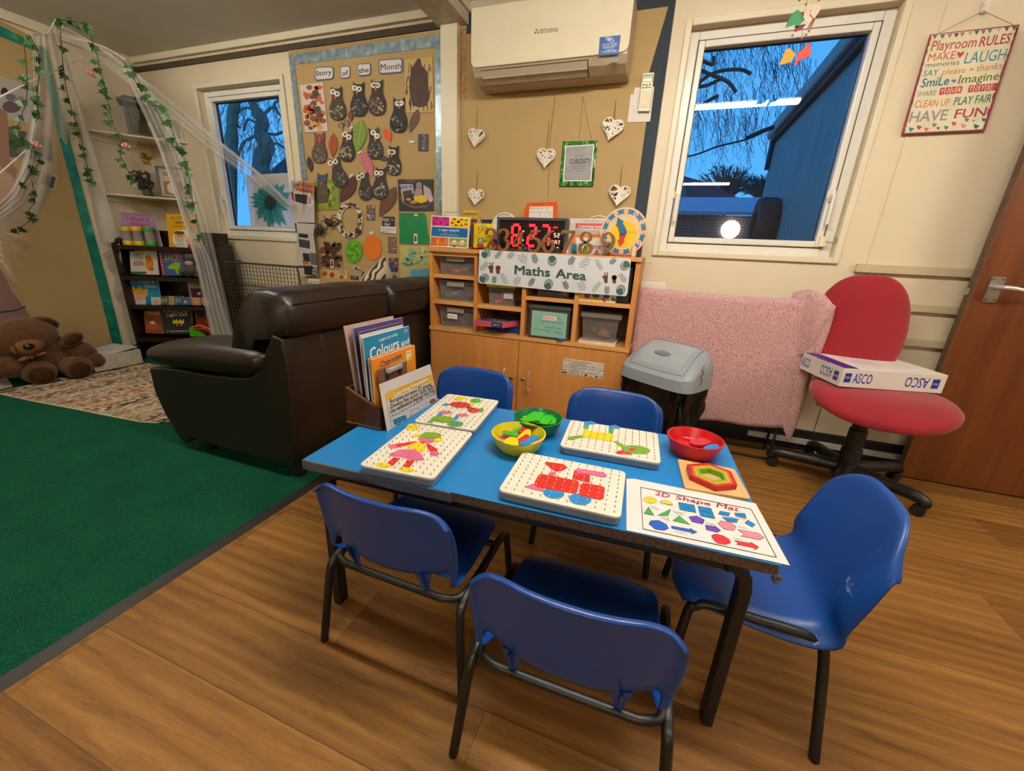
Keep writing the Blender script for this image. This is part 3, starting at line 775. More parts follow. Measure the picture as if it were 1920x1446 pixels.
# ---- red office chair
red = M('#8d0517', .85, var=.07, scale=7, bump=.15, bscale=500, sheen=.2)
plb = M('#101011', .42, var=.1)
oc = thing('office_chair', 'red fabric swivel chair on a black star base by the door', 'chair', (.985, 2.22, 0))
ang = -.28
T = Matrix.Translation((.965, 2.10, .492)) @ RZ(ang) @ RXm(.03)
b = MB()
def seatf(u, v):
    a = 2 * PI * u; ph = -PI / 2 + PI * v
    c_ = _sg(math.cos(ph), .45); z = .040 * _sg(math.sin(ph), .7)
    x, y = .252 * c_ * _sg(math.cos(a), .78), .238 * c_ * _sg(math.sin(a), .78)
    if y < 0: z -= .05 * (abs(y) / .238) ** 3
    return T @ V((x, y, z))
b.grid(seatf, 48, 20, red, cu=True); b.build('seat', oc, sharp=180)
b = MB(); sup(b, (.965, 2.10, .452), (.20, .19, .018), plb, .4, .6, RZ(ang)); b.build('seat_pan', oc, sharp=60)
TB = Matrix.Translation((.925, 2.395, .765)) @ RZ(ang * .55) @ RXm(-.16)
b = MB()
def backf(u, v):
    a = 2 * PI * u; s_ = math.sin(v * PI) ** .5 if 0 < v < 1 else 0
    z = .238 * s_ * _sg(math.sin(a), .62); w_ = .196 - .048 * max(0, (z + .1) / .338) ** 2 - .010 * max(0, -z / .238)
    x = w_ * s_ * _sg(math.cos(a), .62); y = .036 * math.cos(v * PI) - .10 * (x / .19) ** 2 * .35
    return TB @ V((x, -y if False else y * -1 + 0, z))
b.grid(backf, 48, 16, red, cu=True); b.build('backrest', oc, sharp=180)
b = MB(); b.tube(curve_pts([(.96, 2.18, .44), (.945, 2.36, .44), (.935, 2.44, .50), (.93, 2.445, .70)], 6), .022, plb, 8); b.build('back_stem', oc, sharp=60)
b = MB(); b.lathe([(.040, .075), (.042, .20), (.036, .205), (.036, .30), (.030, .305), (.030, .36), (.016, .362), (.016, .45)], plb, 20, (.985, 2.22, 0)); b.build('column', oc, sharp=40)
b = MB(); b.tube([(.76, 2.12, .435), (.83, 2.13, .432), (.96, 2.12, .44)], [.018, .010, .010], plb, 8); b.tube([(.84, 2.09, .44), (.845, 2.09, .395)], .016, plb, 10); b.build('lever', oc, sharp=60)
hubc = V((.985, 2.22, .10))
tips = [(.700, 2.30), (.855, 1.965), (1.215, 2.055), (1.262, 2.385), (.93, 2.505)]
b = MB(); b.lathe([(.05, .06), (.055, .085), (.045, .125), (.038, .13)], plb, 18, (.985, 2.22, 0)); b.build('hub', oc, sharp=40)
for (x, y) in tips:
    b = MB(); p = V((x, y, .062)); m_ = hubc.lerp(p, .55) + V((0, 0, .012))
    b.tube(curve_pts([hubc, m_, p + V((0, 0, .018)), p + V((0, 0, -.01)) + (p - hubc).normalized() * .012], 5), [.032] * 5 + [.028] * 5 + [.022] * 5 + [.016], plb, 8); lg = b.build('base_arm', oc, sharp=60)
    b = MB(); d_ = V((y - hubc.y, hubc.x - x, 0)).normalized()
    Tq = d_.to_track_quat('Z', 'Y').to_matrix().to_4x4()
    for s_ in (-1, 1): b.lathe([(.010, -.008), (.026, -.007), (.026, .007), (.010, .008)], plb, 18, V((x, y, .026)) + d_ * (.012 * s_), Tq)
    b.build('caster', lg, sharp=40)
# flat white box on the seat
bz0, bz1 = .535, .617
q = [P(*c, z=bz1) for c in ((1512, 662), (1583, 691), (1779, 704))]
bu = (q[2] - q[1]); bu.z = 0; bv = (q[0] - q[1]); bv.z = 0; un = bu.normalized(); vn = V((-un.y, un.x, 0)); L1, L2 = bu.length, .295
o = q[1].copy(); o.z = bz0
bxw = M('#d9d5cb', .5, var=.03)
card = thing('cardboard_box', 'flat white box with blue lettering lying on the red office chair seat', 'box', (o.x + .2, o.y + .15, bz0))
b = MB(); b.hexa([o, o + un * L1, o + un * L1 + vn * L2, o + vn * L2] + [p + NZ * (bz1 - bz0) for p in (o, o + un * L1, o + un * L1 + vn * L2, o + vn * L2)], bxw)
b.build('carton', card, bevel=.0015)
h = bz1 - bz0
bluel = M('#1c2f86', .5); purp = M('#3a1a78', .4)
def side_print(name, oo, uu, L, nor, items):
    pg = Page(frame(oo + NZ * h, uu * L, NZ * -h), nor)
    for body, a0, a1, flip in items:
        if flip: pg.text(body, (a1, .24), (a0, .24), (0, .54), bluel, 1, .008)
        else: pg.text(body, (a0, .76), (a1, .76), (0, -.54), bluel, 1, .008)
    return pg
pg = side_print('print', o, un, L1, -vn, (('ASCO', .115, .30, False), ('ASCO', .62, .845, True)))
pg.rect(.03, .24, .095, .74, bluel); pg.rect(.875, .26, .945, .76, bluel); pg.text('2021', (.036, .52), (.09, .52), (0, -.1), WHITE, 3); pg.text('2021', (.935, .47), (.88, .47), (0, .1), WHITE, 3)
pg.build('front_lettering', card)
pg = side_print('print', o + vn * L2, -vn, L2, -un, (('ASCO', -.0 + .02, .24, False), ('ASCO', .52, .79, True)))
pg.rect(.83, .26, .93, .76, bluel); pg.text('2021', (.92, .47), (.84, .47), (0, .1), WHITE, 3)
pg.build('side_lettering', card)
pg = Page(lambda a, c: o + NZ * h + un * (L1 * a) + vn * (L2 * c), NZ)
pg.rect(.0, .22, .30, 1.0, purp) if False else pg.poly([(.005, .02), (.16, .02), (.16, .99), (.005, .99)], purp)
pg.poly([(.30, .3), (.55, .3), (.55, .8), (.30, .8)], M('#d2c3cc', .5)); pg.text('ASCO', (.035, .30), (.035, .62), (-.06, 0), M('#6a4fa8', .4), 3)
pg.poly([(.62, .12), (.86, .18), (.86, .24), (.62, .18)], M('#e9e6e2', .5)); pg.build('lid_print', card)
# ================================================================== cupboard wall
BY = 2.20
kraft = M('#ad9262', .8, var=.05, scale=2.2, bump=.12, bscale=9)
navy = M('#2c3540', .85, var=.1, scale=60)
b = MB(); b.box((-1.284, 2.592, .90), (-.142, WY - .001, 2.315), navy); tag(b.build('felt_board'), 'dark slate felt strip board showing beside and above the brown paper', 'notice board')
pg = Page(on_y(2.588), NY); pg.slab([(862, 66), (1253, 12), (1210, 160), (862, 215)], kraft, .003); tag(pg.build('backing_paper'), 'brown paper sheet on the wall behind the air conditioner', 'paper', 'brown backing papers')
pg = Page(on_y(2.584), NY); pg.slab([(861, 190), (960, 182), (1100, 170), (1224, 140), (1187, 412), (860, 412)], kraft, .003); tag(pg.build('backing_paper'), 'brown paper sheet on the wall behind the hanging hearts', 'paper', 'brown backing papers')

# ---- air conditioner
acw = M('#ddd4b8', .16, var=.02, coat=.4); acl = M('#b9ab93', .4, var=.03)
AX0, AX1 = -1.152, -.322
ac = thing('air_conditioner', 'white wall air conditioner above the cupboard', 'air conditioner', ((AX0 + AX1) / 2, 2.49, 1.905))
b = MB(); b.prism([(AX0, y, z) for y, z in ((2.582, 2.22), (2.41, 2.232), (2.395, 2.225), (2.395, 1.965), (2.42, 1.935), (2.475, 1.912), (2.582, 1.905))], (AX1 - AX0, 0, 0), acl)
b.build('body', ac, bevel=.008, seg=3)
b = MB()
def rrect(x0, x1, z0, z1, r, y, n=6):
    o = []
    for cx, cz, a0 in ((x1 - r, z1 - .01, 0), (x0 + r, z1 - .01, 90), (x0 + r, z0 + r, 180), (x1 - r, z0 + r, 270)):
        rr = .01 if a0 < 180 else r
        for k in range(n + 1):
            t = math.radians(a0 + 90 * k / n); o.append(((cx if a0 >= 180 else (x1 - .01 if a0 == 0 else x0 + .01)) + rr * math.cos(t), y, cz + rr * math.sin(t)))
    return o
b.prism(rrect(AX0 - .004, AX1 + .004, 1.968, 2.232, .035, 2.384), (0, .012, 0), acw); b.build('front_panel', ac, bevel=.004, seg=3)
b = MB(); b.prism([(AX0 + .05, 2.402, 1.957), (AX0 + .05, 2.428, 1.926), (AX0 + .05, 2.470, 1.909), (AX0 + .05, 2.474, 1.915), (AX0 + .05, 2.43, 1.935), (AX0 + .05, 2.408, 1.962)], (.585, 0, 0), M('#c3b69e', .35)); b.build('louvre', ac, bevel=.002)
b = MB()
for y, z in ((2.4005, 1.958), (2.4265, 1.925), (2.470, 1.907)): b.tube([(AX0 + .05, y, z), (AX0 + .637, y, z)], .0018, M('#4a443b', .6), 5)
b.tube([(AX0 + .637, 2.4005, 1.958), (AX0 + .637, 2.4265, 1.925), (AX0 + .637, 2.470, 1.907)], .0025, M('#2e2a24', .6), 5); b.build('louvre_gap', ac)
K7 = (780, 0, 3.84); pg = Page(on_y(2.3835, K7), NY)
lg = M('#4a4438', .5)
for c in ((867, 216), (858, 236), (877, 235)): pg.poly([(c[0], c[1] - 11), (c[0] + 7, c[1]), (c[0] + 1, c[1] + 9), (c[0] - 6, c[1])], lg)
pg.text('MITSUBISHI', (893, 229), (1024, 216), (0, -18), lg, 1, .012); pg.text('HEAVY INDUSTRIES', (893, 242), (1024, 228), (0, -10), lg, 1, .01); pg.build('maker_mark', ac)
pg = Page(on_y(2.3835, K7), NY); sb = M('#1f4f9a', .35); sw = M('#dfe3ea', .4)
pg.slab([(1323, 268), (1474, 252), (1458, 388), (1313, 403)], sb, .0008)
pg.ell((1397, 284), 32, 15, sw, 1, rot=.35); pg.ell((1397, 284), 27, 11, sb, 2, rot=.35); pg.ell((1394, 284), 14, 5, sw, 3, rot=.3)
for tx, y0, x0, x1, hh in (('AIR CONDITIONING', 324, 1340, 1450, 8), ('SERVICE - REPAIR', 338, 1345, 1448, 8), ('INSTALLATION', 352, 1350, 1430, 10), ('TELEPHONE', 366, 1368, 1425, 6), ('0118 257 0000', 382, 1338, 1445, 12)):
    pg.text(tx, (x0, y0), (x1, y0 - 10), (-1, -hh), sw, 1, .01)
e = pg.build('sticker', ac); e['label'] = 'blue installer sticker'
pg = Page(on_y(2.394, K7), NY); pg.slab([(1408, 424), (1455, 419), (1455, 446), (1408, 449)], M('#7d7a6e', .4), .0006); pg.build('indicator', ac)

# ---- remote control in its paper pocket
pk = Page(on_y(2.580, (1160, 120, 12.05)), NY); pk.slab([(270, 690), (330, 690), (370, 530), (500, 530), (805, 510), (710, 1300), (195, 1320)], M('#cfcac0', .5, var=.08, scale=40, bump=.4, bscale=60), .006); tag(pk.build('paper_pocket'), 'crumpled white paper pocket taped under the remote control', 'paper pocket')
rt = thing('remote_control', 'cream air conditioner remote control fixed beside the slate strip', 'remote control', (-.255, 2.57, 1.77))
pg = Page(on_y(2.560, (1160, 120, 12.05)), NY); pg.slab([(545, 205), (805, 185), (695, 1065), (435, 1065)], M('#dcd3b4', .35), .018); pg.build('body', rt, bevel=.002)
pg = Page(on_y(2.5595, (1160, 120, 12.05)), NY); pg.poly([(560, 245), (780, 235), (762, 405), (535, 405)], M('#3c4038', .3), 0); pg.poly([(565, 268), (768, 255), (755, 325), (555, 335)], M('#98ad84', .2), 1); pg.poly([(555, 335), (755, 325), (748, 395), (545, 395)], M('#d8dfb4', .2), 1); pg.build('display', rt)
pg = Page(on_y(2.5595, (1160, 120, 12.05)), NY); kb = M('#6e6b58', .5)
for x, y in ((565, 470), (635, 478), (710, 462), (558, 538), (630, 530), (700, 527)): pg.rect(x - 27, y - 18, x + 27, y + 18, kb)
pg.build('button', rt)
pg = Page(on_y(2.5593, (1160, 120, 12.05)), NY); pg.poly([(520, 605), (740, 590), (690, 1020), (450, 1020)], M('#c9c09d', .4)); pg.poly([(525, 975), (635, 968), (634, 975), (524, 982)], kb, 2); pg.build('slide_cover', rt)

# ---- hanging hearts
wick = M('#e4ddcd', .6, var=.06); wgap = M('#6b5236', .8); twine = M('#8a6438', .8)
def heart_pt(t, s_=1):
    x = 16 * math.sin(t) ** 3; z = 13 * math.cos(t) - 5 * math.cos(2 * t) - 2 * math.cos(3 * t) - math.cos(4 * t)
    return (x / 16 * .5 * s_, (z + 2.5) / 16 * .5 * s_)
def heart(px_c, px_s, size, tilt, label, seed):
    c = P(*px_c, y=2.565); s0 = P(*px_s, y=2.578); rng = random.Random(seed)
    t = thing('hanging_heart', label, 'heart decoration', tuple(c), 0, 'white wicker hearts')
    T = Matrix.Translation(c) @ RYm(tilt)
    out = [heart_pt(2 * PI * k / 40, size) for k in range(40)]
    b = MB(); b.prism([T @ V((x * .94, .006, z * .94)) for x, z in out], T.to_3x3() @ V((0, .010, 0)), wgap); b.build('core', t)
    b = MB()
    b.tube([T @ V((x * .97, .003, z * .97)) for x, z in out], .0045, wick, 6, closed=True)
    for k in range(30):
        i = rng.randrange(40); j = (i + rng.randrange(9, 31)) % 40
        p, q = V((out[i][0], 0, out[i][1])), V((out[j][0], 0, out[j][1]))
        # keep the strip inside the outline
        m_ = (p + q) / 2
        if m_.z > size * .28 and abs(m_.x) < size * .14: continue
        d = (q - p); n_ = V((-d.z, 0, d.x)).normalized() * .0024; yy = -.001 - .004 * rng.random()
        b.hexa([T @ (a + V((0, yy, 0))) for a in (p - n_, q - n_, q + n_, p + n_)] + [T @ (a + V((0, yy - .003, 0))) for a in (p - n_, q - n_, q + n_, p + n_)], wick)
    b.build('wicker', t)
    top = T @ V((0, 0, size * .22))
    b = MB()
    for k in (-1, 1): b.tube([top + V((.004 * k, 0, 0)), s0], .0011, twine, 5)
    b.build('twine_loop', t)
heart((892, 259), (895, 204), .108, .15, 'white wicker heart beside the post, the upper of two', 1)
heart((1023, 297), (1030, 225), .112, .06, 'white wicker heart hanging just beside the framed verse', 2)
heart((1147, 243), (1155, 187), .118, .25, 'white wicker heart hanging just below the remote control', 3)
heart((892, 370), (896, 320), .104, .1, 'white wicker heart above the yellow abacus, the lower of two', 4)
heart((1160, 367), (1167, 308), .118, .12, 'white wicker heart above the wooden play clock', 5)

# ---- framed verse
K6 = (780, 0, 3.614)
fr = thing('framed_verse', 'small framed verse with a green leafy border hanging on the brown paper', 'picture', tuple(P(1082, 349, y=2.57)))
def leafy():
    g = NT('leaf_print'); tc = g.n('TexCoord'); mp = g.n('Mapping'); mp.inputs['Scale'].default_value = (40, 40, 14); mp.inputs['Rotation'].default_value = (0, .6, 0); g.l(tc.outputs['Object'], mp.inputs[0])
    n = g.n('TexNoise', i_Scale=1.6, i_Detail=3.0, i_Distortion=1.5); g.l(mp.outputs[0], n.inputs['Vector'])
    g.l(g.ramp(n.outputs['Fac'], [(.3, '#0d2a16'), (.45, '#1f5f27'), (.56, '#3f8a33'), (.68, '#b9c9b0')]), g.b.inputs['Base Color']); g.b.inputs['Roughness'].default_value = .15; return g.m
pg = Page(on_y(2.572, K6), NY); pg.slab([(995, 958), (1232, 952), (1200, 1260), (970, 1260)], leafy(), .008); pg.build('leaf_border', fr)
pg = Page(on_y(2.5715, K6), NY); pg.poly([(1012, 990), (1208, 978), (1188, 1228), (995, 1228)], M('#e8e8e6', .3), 0); pg.poly([(1018, 996), (1202, 984), (1182, 1222), (1002, 1222)], M('#9d9c9e', .25), 1)
pg.text('CURIOSITY', (1040, 1113), (1182, 1108), (2, -34), INK, 2, .03)
for tx, y0, x0, x1 in (('children are the eager but', 1131, 1055, 1168), ('but forever asked why', 1147, 1060, 1160), ('Eleanor Roosevelt', 1163, 1085, 1140)): pg.text(tx, (x0, y0), (x1, y0 - 3), (0, -8), INK, 2)
pg.line([(1072, 1060), (1082, 1050), (1095, 1053), (1090, 1065), (1076, 1065)], 1.5, INK, 2, True); pg.line([(1104, 1060), (1115, 1052), (1125, 1057), (1118, 1066)], 1.5, INK, 2, True)
pg.line([(1030, 1135), (1045, 1128), (1052, 1145), (1040, 1165), (1024, 1155), (1018, 1145)], 1.5, INK, 2, True); pg.build('verse_card', fr)
b = MB(); b.tube([P(1110, 265, y=2.576) + V((0, 0, 0)), P(1093, 180, y=2.58)], .001, twine, 5); b.tube([P(1085, 266, y=2.576), P(1093, 180, y=2.58)], .001, twine, 5); b.build('twine_loop', fr)
b = MB(); b.tube([P(1041, 178, y=2.578), P(1032, 250, y=2.577), P(1028, 370, y=2.577)], .0013, twine, 5); tag(b.build('loose_twine'), 'long loose brown twine hanging down the brown paper', 'twine')

# ---- cupboard unit
wd = wood_mat('beech_doors', [(.3, '#ba7838'), (.5, '#c88646'), (.7, '#d39453')], 'Z', 9, 5, .42, .03)
wh = wood_mat('beech_boards', [(.3, '#c08648'), (.5, '#cf9656'), (.7, '#d8a465')], 'X', 10, 5, .42, .03)
wdk = M('#8a5a2a', .6)
cu = thing('storage_unit', 'beech storage unit with open pigeonholes above two doors', 'cupboard', (-.72, 2.39, 0))
X0, X1, YB = -1.328, -.112, 2.575
def board(name, x0, x1, z0, z1, y0=BY, y1=YB, m=None):
    b = MB(); b.box((x0, y0, z0), (x1, y1, z1), m or wh); return b.build(name, cu, bevel=.0012)
board('top', X0 - .004, X1 + .004, 1.008, 1.03, BY - .012); board('side_panel', X0, X0 + .024, .06, 1.008, m=wd); board('side_panel', X1 - .024, X1, .06, 1.008, m=wd)
board('plinth', X0 + .01, X1 - .01, 0, .07, BY + .03)
board('mid_board', X0 - .004, X1 + .004, .540, .562, BY - .008)
board('back_panel', X0 + .02, X1 - .02, .06, 1.01, YB - .008, YB, wdk)
board('divider', -1.031, -1.009, .562, 1.008, m=wd); board('divider', -.732, -.708, .562, 1.008, m=wd); board('divider', -.432, -.408, .562, 1.008, m=wd)
for x0, x1, zs in ((X0 + .024, -1.031, (.858, .703)), (-1.009, -.732, (.701, .858)), (-.708, -.432, (.773,)), (-.408, X1 - .024, (.773,))):
    for z in zs: board('shelf', x0, x1, z, z + .021, BY + .004)
board('top_rail', X0 + .024, -1.009, .985, 1.008, BY + .004, BY + .024)
steel = M('#d2cfc6', .3, metal=.45)
for x0, x1, hx, lx, n_ in ((X0 + .012, -.735, -.808, -.770, ''), (-.731, X1 - .012, -.655, -.697, '')):
    b = MB(); b.box((x0, BY - .004, .072), (x1, BY + .014, .536), wd); d = b.build('door', cu, bevel=.0015)
    b = MB(); b.tube(curve_pts([(hx, BY - .004, .355), (hx, BY - .026, .355), (hx, BY - .034, .345), (hx, BY - .034, .255), (hx, BY - .026, .245), (hx, BY - .004, .245)], 5), .0042, steel, 8); b.build('handle', d, sharp=60)
    b = MB(); b.lathe([(.011, 0), (.011, .006), (.008, .009)], M('#8c8470', .25, metal=.9), 14, (lx, BY - .004, .305), RXm(PI / 2)); b.build('lock', d, sharp=40)
b = MB()
for z in (.50, .12): b.box((X0 - .002, BY - .006, z - .02), (X0 + .006, BY, z + .02), wdk)
b.build('hinge', cu)

# ---- clear storage boxes in the pigeonholes
clr = film_mat('clear_plastic', '#b5aeab', .30, .18); clr2 = film_mat('smoky_plastic', '#6f6a64', .45, .2); clr3 = film_mat('misty_plastic', '#9a8f88', .38, .25)
def tote(x0, x1, z0, z1, y0, y1, label, m=None, lidm=None, clip=True, taper=.012, group='clear boxes in the storage unit'):
    m = m or clr
    t = thing('storage_box', label, 'storage box', ((x0 + x1) / 2, (y0 + y1) / 2, z0), 0, group)
    b = MB(); T_ = taper; zt = z1 - .012
    o = [V(p) for p in ((x0 + T_, y0 + T_, z0 + .001), (x1 - T_, y0 + T_, z0 + .001), (x1 - T_, y1 - T_, z0 + .001), (x0 + T_, y1 - T_, z0 + .001), (x0 + .004, y0 + .004, zt), (x1 - .004, y0 + .004, zt), (x1 - .004, y1 - .004, zt), (x0 + .004, y1 - .004, zt))]
    b.add(o, [(3, 2, 1, 0), (0, 1, 5, 4), (1, 2, 6, 5), (2, 3, 7, 6), (3, 0, 4, 7)], m); b.build('tub', t)
    b = MB(); b.rbox((x0 - .004, y0 - .004, zt - .006), (x1 + .004, y1 + .004, z1), lidm or m, .008); b.build('lid', t)
    if clip:
        w_ = (x1 - x0); b = MB(); b.box((x0 + w_ * .25, y0 - .010, z1 - .035), (x1 - w_ * .27, y0 - .003, z1 - .004), film_mat('clip_plastic', '#b0a79c', .6, .3) if 'clip' not in _one else _one['clip']); b.build('clip', t, bevel=.003)
    return t
_one = {}; _one['clip'] = film_mat('clip_plastic', '#b0a79c', .62, .3)
tote(-1.285, -1.042, .880, .992, 2.235, 2.54, 'clear clip-lid box of orange toys in the top pigeonhole')
tote(-1.285, -1.042, .725, .846, 2.235, 2.54, 'clear clip-lid box of mixed green and red toys in the middle pigeonhole')
b3 = tote(-1.285, -1.042, .563, .690, 2.235, 2.54, 'clear clip-lid box with a white name tag in the bottom pigeonhole')
pg = Page(frame((-1.224, 2.232, .645), (.068, 0, 0), (0, 0, -.030)), NY); pg.slab([(0, 0), (1, 0), (1, 1), (0, 1)], WHITE, .001); pg.text('On Kasti', (.06, .68), (.80, .68), (0, -.34), INK, 1); pg.build('name_tag', b3)
yl = tote(-.955, -.785, .722, .846, 2.225, 2.44, 'small clear box with a bright yellow lid and red cubes', lidm=M('#d9cf1c', .35), clip=False)
pg = Page(frame((-.853, 2.229, .800), (.058, 0, 0), (0, 0, -.034)), NY); pg.slab([(0, 0), (1, 0), (1, 1), (0, 1)], M('#b8b0ae', .4), .001); pg.build('name_tag', yl)
tote(-.665, -.462, .794, .90, 2.235, 2.50, 'shallow clear box half hidden by the leafy banner', clip=False)
# toys inside
def bits(n, x0, x1, y0, y1, z, cols, size, label, group, seed, name='toy_brick', cat='toy'):
    rng = random.Random(seed)
    for k in range(n):
        c = V((rng.uniform(x0, x1), rng.uniform(y0, y1), z + size * .6 + rng.random() * size * .9)); b = MB()
        T = Matrix.Translation(c) @ RZ(rng.random() * 3) @ RXm(rng.random() * .8)
        b.rbox((-size, -size * .6, -size * .5), (size, size * .6, size * .5), M(cols[k % len(cols)], .4), size * .25, 2, 2, T)
        tag(b.build(name, bevel=size * .12), label, cat, group)
bits(7, -1.25, -1.08, 2.26, 2.40, .890, ['#c2552a', '#b5482a', '#2e4c7a', '#c86a30'], .018, 'small orange or dark toy piece in the top clear box', 'toys in the top clear box', 1)
bits(8, -1.25, -1.08, 2.26, 2.40, .735, ['#2f6e44', '#b23038', '#3a4c86', '#c79a3a'], .024, 'coloured toy piece in the middle clear box', 'toys in the middle clear box', 2)
bits(5, -1.25, -1.08, 2.26, 2.40, .572, ['#8d8442', '#5c4c3f', '#7d7436'], .024, 'olive toy piece in the bottom clear box', 'toys in the bottom clear box', 3)
bits(11, -.935, -.81, 2.25, 2.36, .730, ['#c8182c', '#d5283a', '#b21226'], .013, 'small red cube in the yellow-lidded box', 'red cubes', 4, 'counting_cube')
bits(4, -.64, -.49, 2.26, 2.38, .803, ['#3c4c7c', '#c9c4c0', '#8a8a90'], .018, 'grey or blue toy piece in the shallow clear box', 'toys in the shallow clear box', 5)
# puzzle, board game, blue tray
pz = Page(on_y(2.215, (980, 520, 8.348)), NY); pz.slab([(880, 235), (1470, 275), (1448, 408), (870, 365)], M('#d8c79a', .4), .02)
for c, r_, col in (((1012, 285), 48, '#b51c28'), ((1145, 280), 55, '#176b3a'), ((1310, 290), 50, '#1d4a86')): pz.ell(c, r_, r_ * .9, M(col, .4), 1)
pz.poly([(885, 300), (945, 285), (970, 365), (880, 362)], M('#e2dd3c', .4)); pz.poly([(1235, 330), (1265, 318), (1310, 392), (1275, 396)], M('#c0372c', .4)); pz.ell((1140, 365), 60, 24, M('#d8c22a', .4)); pz.poly([(1375, 300), (1455, 300), (1450, 395), (1350, 378)], M('#e9efe2', .4))
for q in ((1400, 330), (1430, 335), (1410, 360), (1438, 362)): pz.ell(q, 18, 18, M('#1f8a3c', .4), 2)
tag(pz.build('shape_puzzle'), 'wooden shape puzzle board peeping out below the leafy banner', 'puzzle')
gm = thing('board_game', 'red board game box sticking out of its pigeonhole', 'game box', (-.87, 2.25, .63))
K3 = (800, 470, 9.038)
g_f = [P(K3[0] + a / K3[2], K3[1] + c / K3[2], y=2.15) for a, c in ((805, 1135), (1290, 1200), (1280, 1275), (812, 1205))]
A, Bq, Cq, D = g_f; dz = (D - A).length; un_ = V((Bq.x - A.x, Bq.y - A.y, 0)).normalized(); A2 = V((A.x, 2.15, .638)); L = (Bq - A).length
dep = V((.10, .24, 0))
b = MB(); o4 = [A2 + V((0, 0, -.032)), A2 + V((L, 0, -.032)), A2 + V((L, 0, -.032)) + dep, A2 + V((0, 0, -.032)) + dep]
b.hexa(o4 + [p + V((0, 0, .032)) for p in o4], M('#c4545a', .4)); b.build('carton', gm, bevel=.001)
pg = Page(lambda a, c: A2 + V((L * a, 0, 0)) + dep * c, NZ); rng = random.Random(8); pg.rect(.02, .02, .98, .98, M('#4a4668', .3), 0)
for k in range(26): pg.ell((rng.uniform(.06, .94), rng.uniform(.05, .9)), rng.uniform(.03, .07), rng.uniform(.03, .08), M(rng.choice(['#c8b23c', '#b03a44', '#e0dcd2', '#38497e', '#6b4a2c', '#86a04a']), .3), 1 + k % 3, 9)
pg.build('lid_print', gm)
pg = Page(frame(A2, (L, 0, 0), (0, 0, -.032)), NY); pg.rect(.62, .05, .98, .95, M('#1e3566', .4)); pg.text('PICTURE LOTTO', (.08, .62), (.5, .62), (0, -.3), M('#8f2028', .4), 1); pg.text('game', (.68, .6), (.9, .6), (0, -.3), WHITE, 2); pg.build('front_print', gm)
b = MB(); b.rbox((-.955, 2.26, .563), (-.738, 2.55, .606), M('#123a86', .35), .012); b.rbox((-.960, 2.255, .600), (-.735, 2.555, .608), M('#123a86', .35), .012); tag(b.build('tray', bevel=.002), 'deep blue plastic tray beneath the red board game', 'tray')
# big hat box and the brown box
hb = thing('storage_box', 'large smoky clear tub with a green written sheet on its front', 'storage box', (-.57, 2.34, .563))
b = MB(); b.rbox((-.690, 2.195, .564), (-.448, 2.50, .742), clr2, .03, 5); b.build('tub', hb)
b = MB(); b.rbox((-.697, 2.188, .735), (-.441, 2.51, .744), clr2, .03, 5); b.rbox((-.69, 2.195, .744), (-.448, 2.50, .750), clr2, .03, 5); b.build('rim', hb)
K4 = (980, 520, 8.348); pg = Page(on_y(2.191, K4), NY); pg.slab([(148, 515), (700, 575), (668, 965), (125, 905)], M('#86b3a0', .5, var=.03), .001)
pg.poly([(320, 600), (535, 618), (530, 682), (315, 660)], M('#e3cbbb', .5), 1); pg.text('Hats', (335, 648), (490, 662), (0, -38), M('#b4443a', .5), 2)
pen = M('#33506e', .6)
for tx, y0, x0, x1, s_ in (('G', 690, 600, 545, 9), ('Pyramid . Cube .', 740, 630, 260, 6), ('3D shapes', 830, 600, 345, 5), ('Which one', 862, 420, 190, 6), ('Hats', 905, 620, 500, 5)): pg.text(tx, (x0, y0 - 30), (x1, y0 - 62), (0, 24), pen, 2)
e = pg.build('written_sheet', hb); e['label'] = 'green sheet written upside down'
tb2 = tote(-.385, -.178, .578, .732, 2.215, 2.50, 'clear lidded tub of beige pieces standing on a small carton', clr3, clip=False, taper=.016)
b = MB(); b.rbox((-.392, 2.208, .708), (-.170, 2.51, .728), clr3, .01); b.build('lid_skirt', tb2)
bits(7, -.35, -.22, 2.25, 2.42, .580, ['#8c6f52', '#7a5e44', '#9c8062'], .034, 'beige wooden piece in the tub on the small carton', 'beige pieces in the lidded tub', 6, 'wooden_piece')
b = MB(); b.box((-.388, 2.212, .5625), (-.186, 2.48, .577), M('#d8c6b2', .5)); o = b.build('carton'); tag(o, 'thin pinkish carton under the tub of beige pieces', 'box')
b = MB(); b.rbox((-.30, 2.235, .795), (-.145, 2.5, .985), M('#141416', .5), .01); tag(b.build('storage_case', bevel=.004), 'black case in the top corner pigeonhole behind the banner', 'case')
b = MB(); c = P(1050, 637, y=2.185); sup(b, (c.x, 2.20, .569), (.022, .018, .007), M('#12409a', .4), .6, .6, RZ(.4)); tag(b.build('toy_fish', sharp=180), 'little blue toy on the board edge below the green sheet', 'toy')
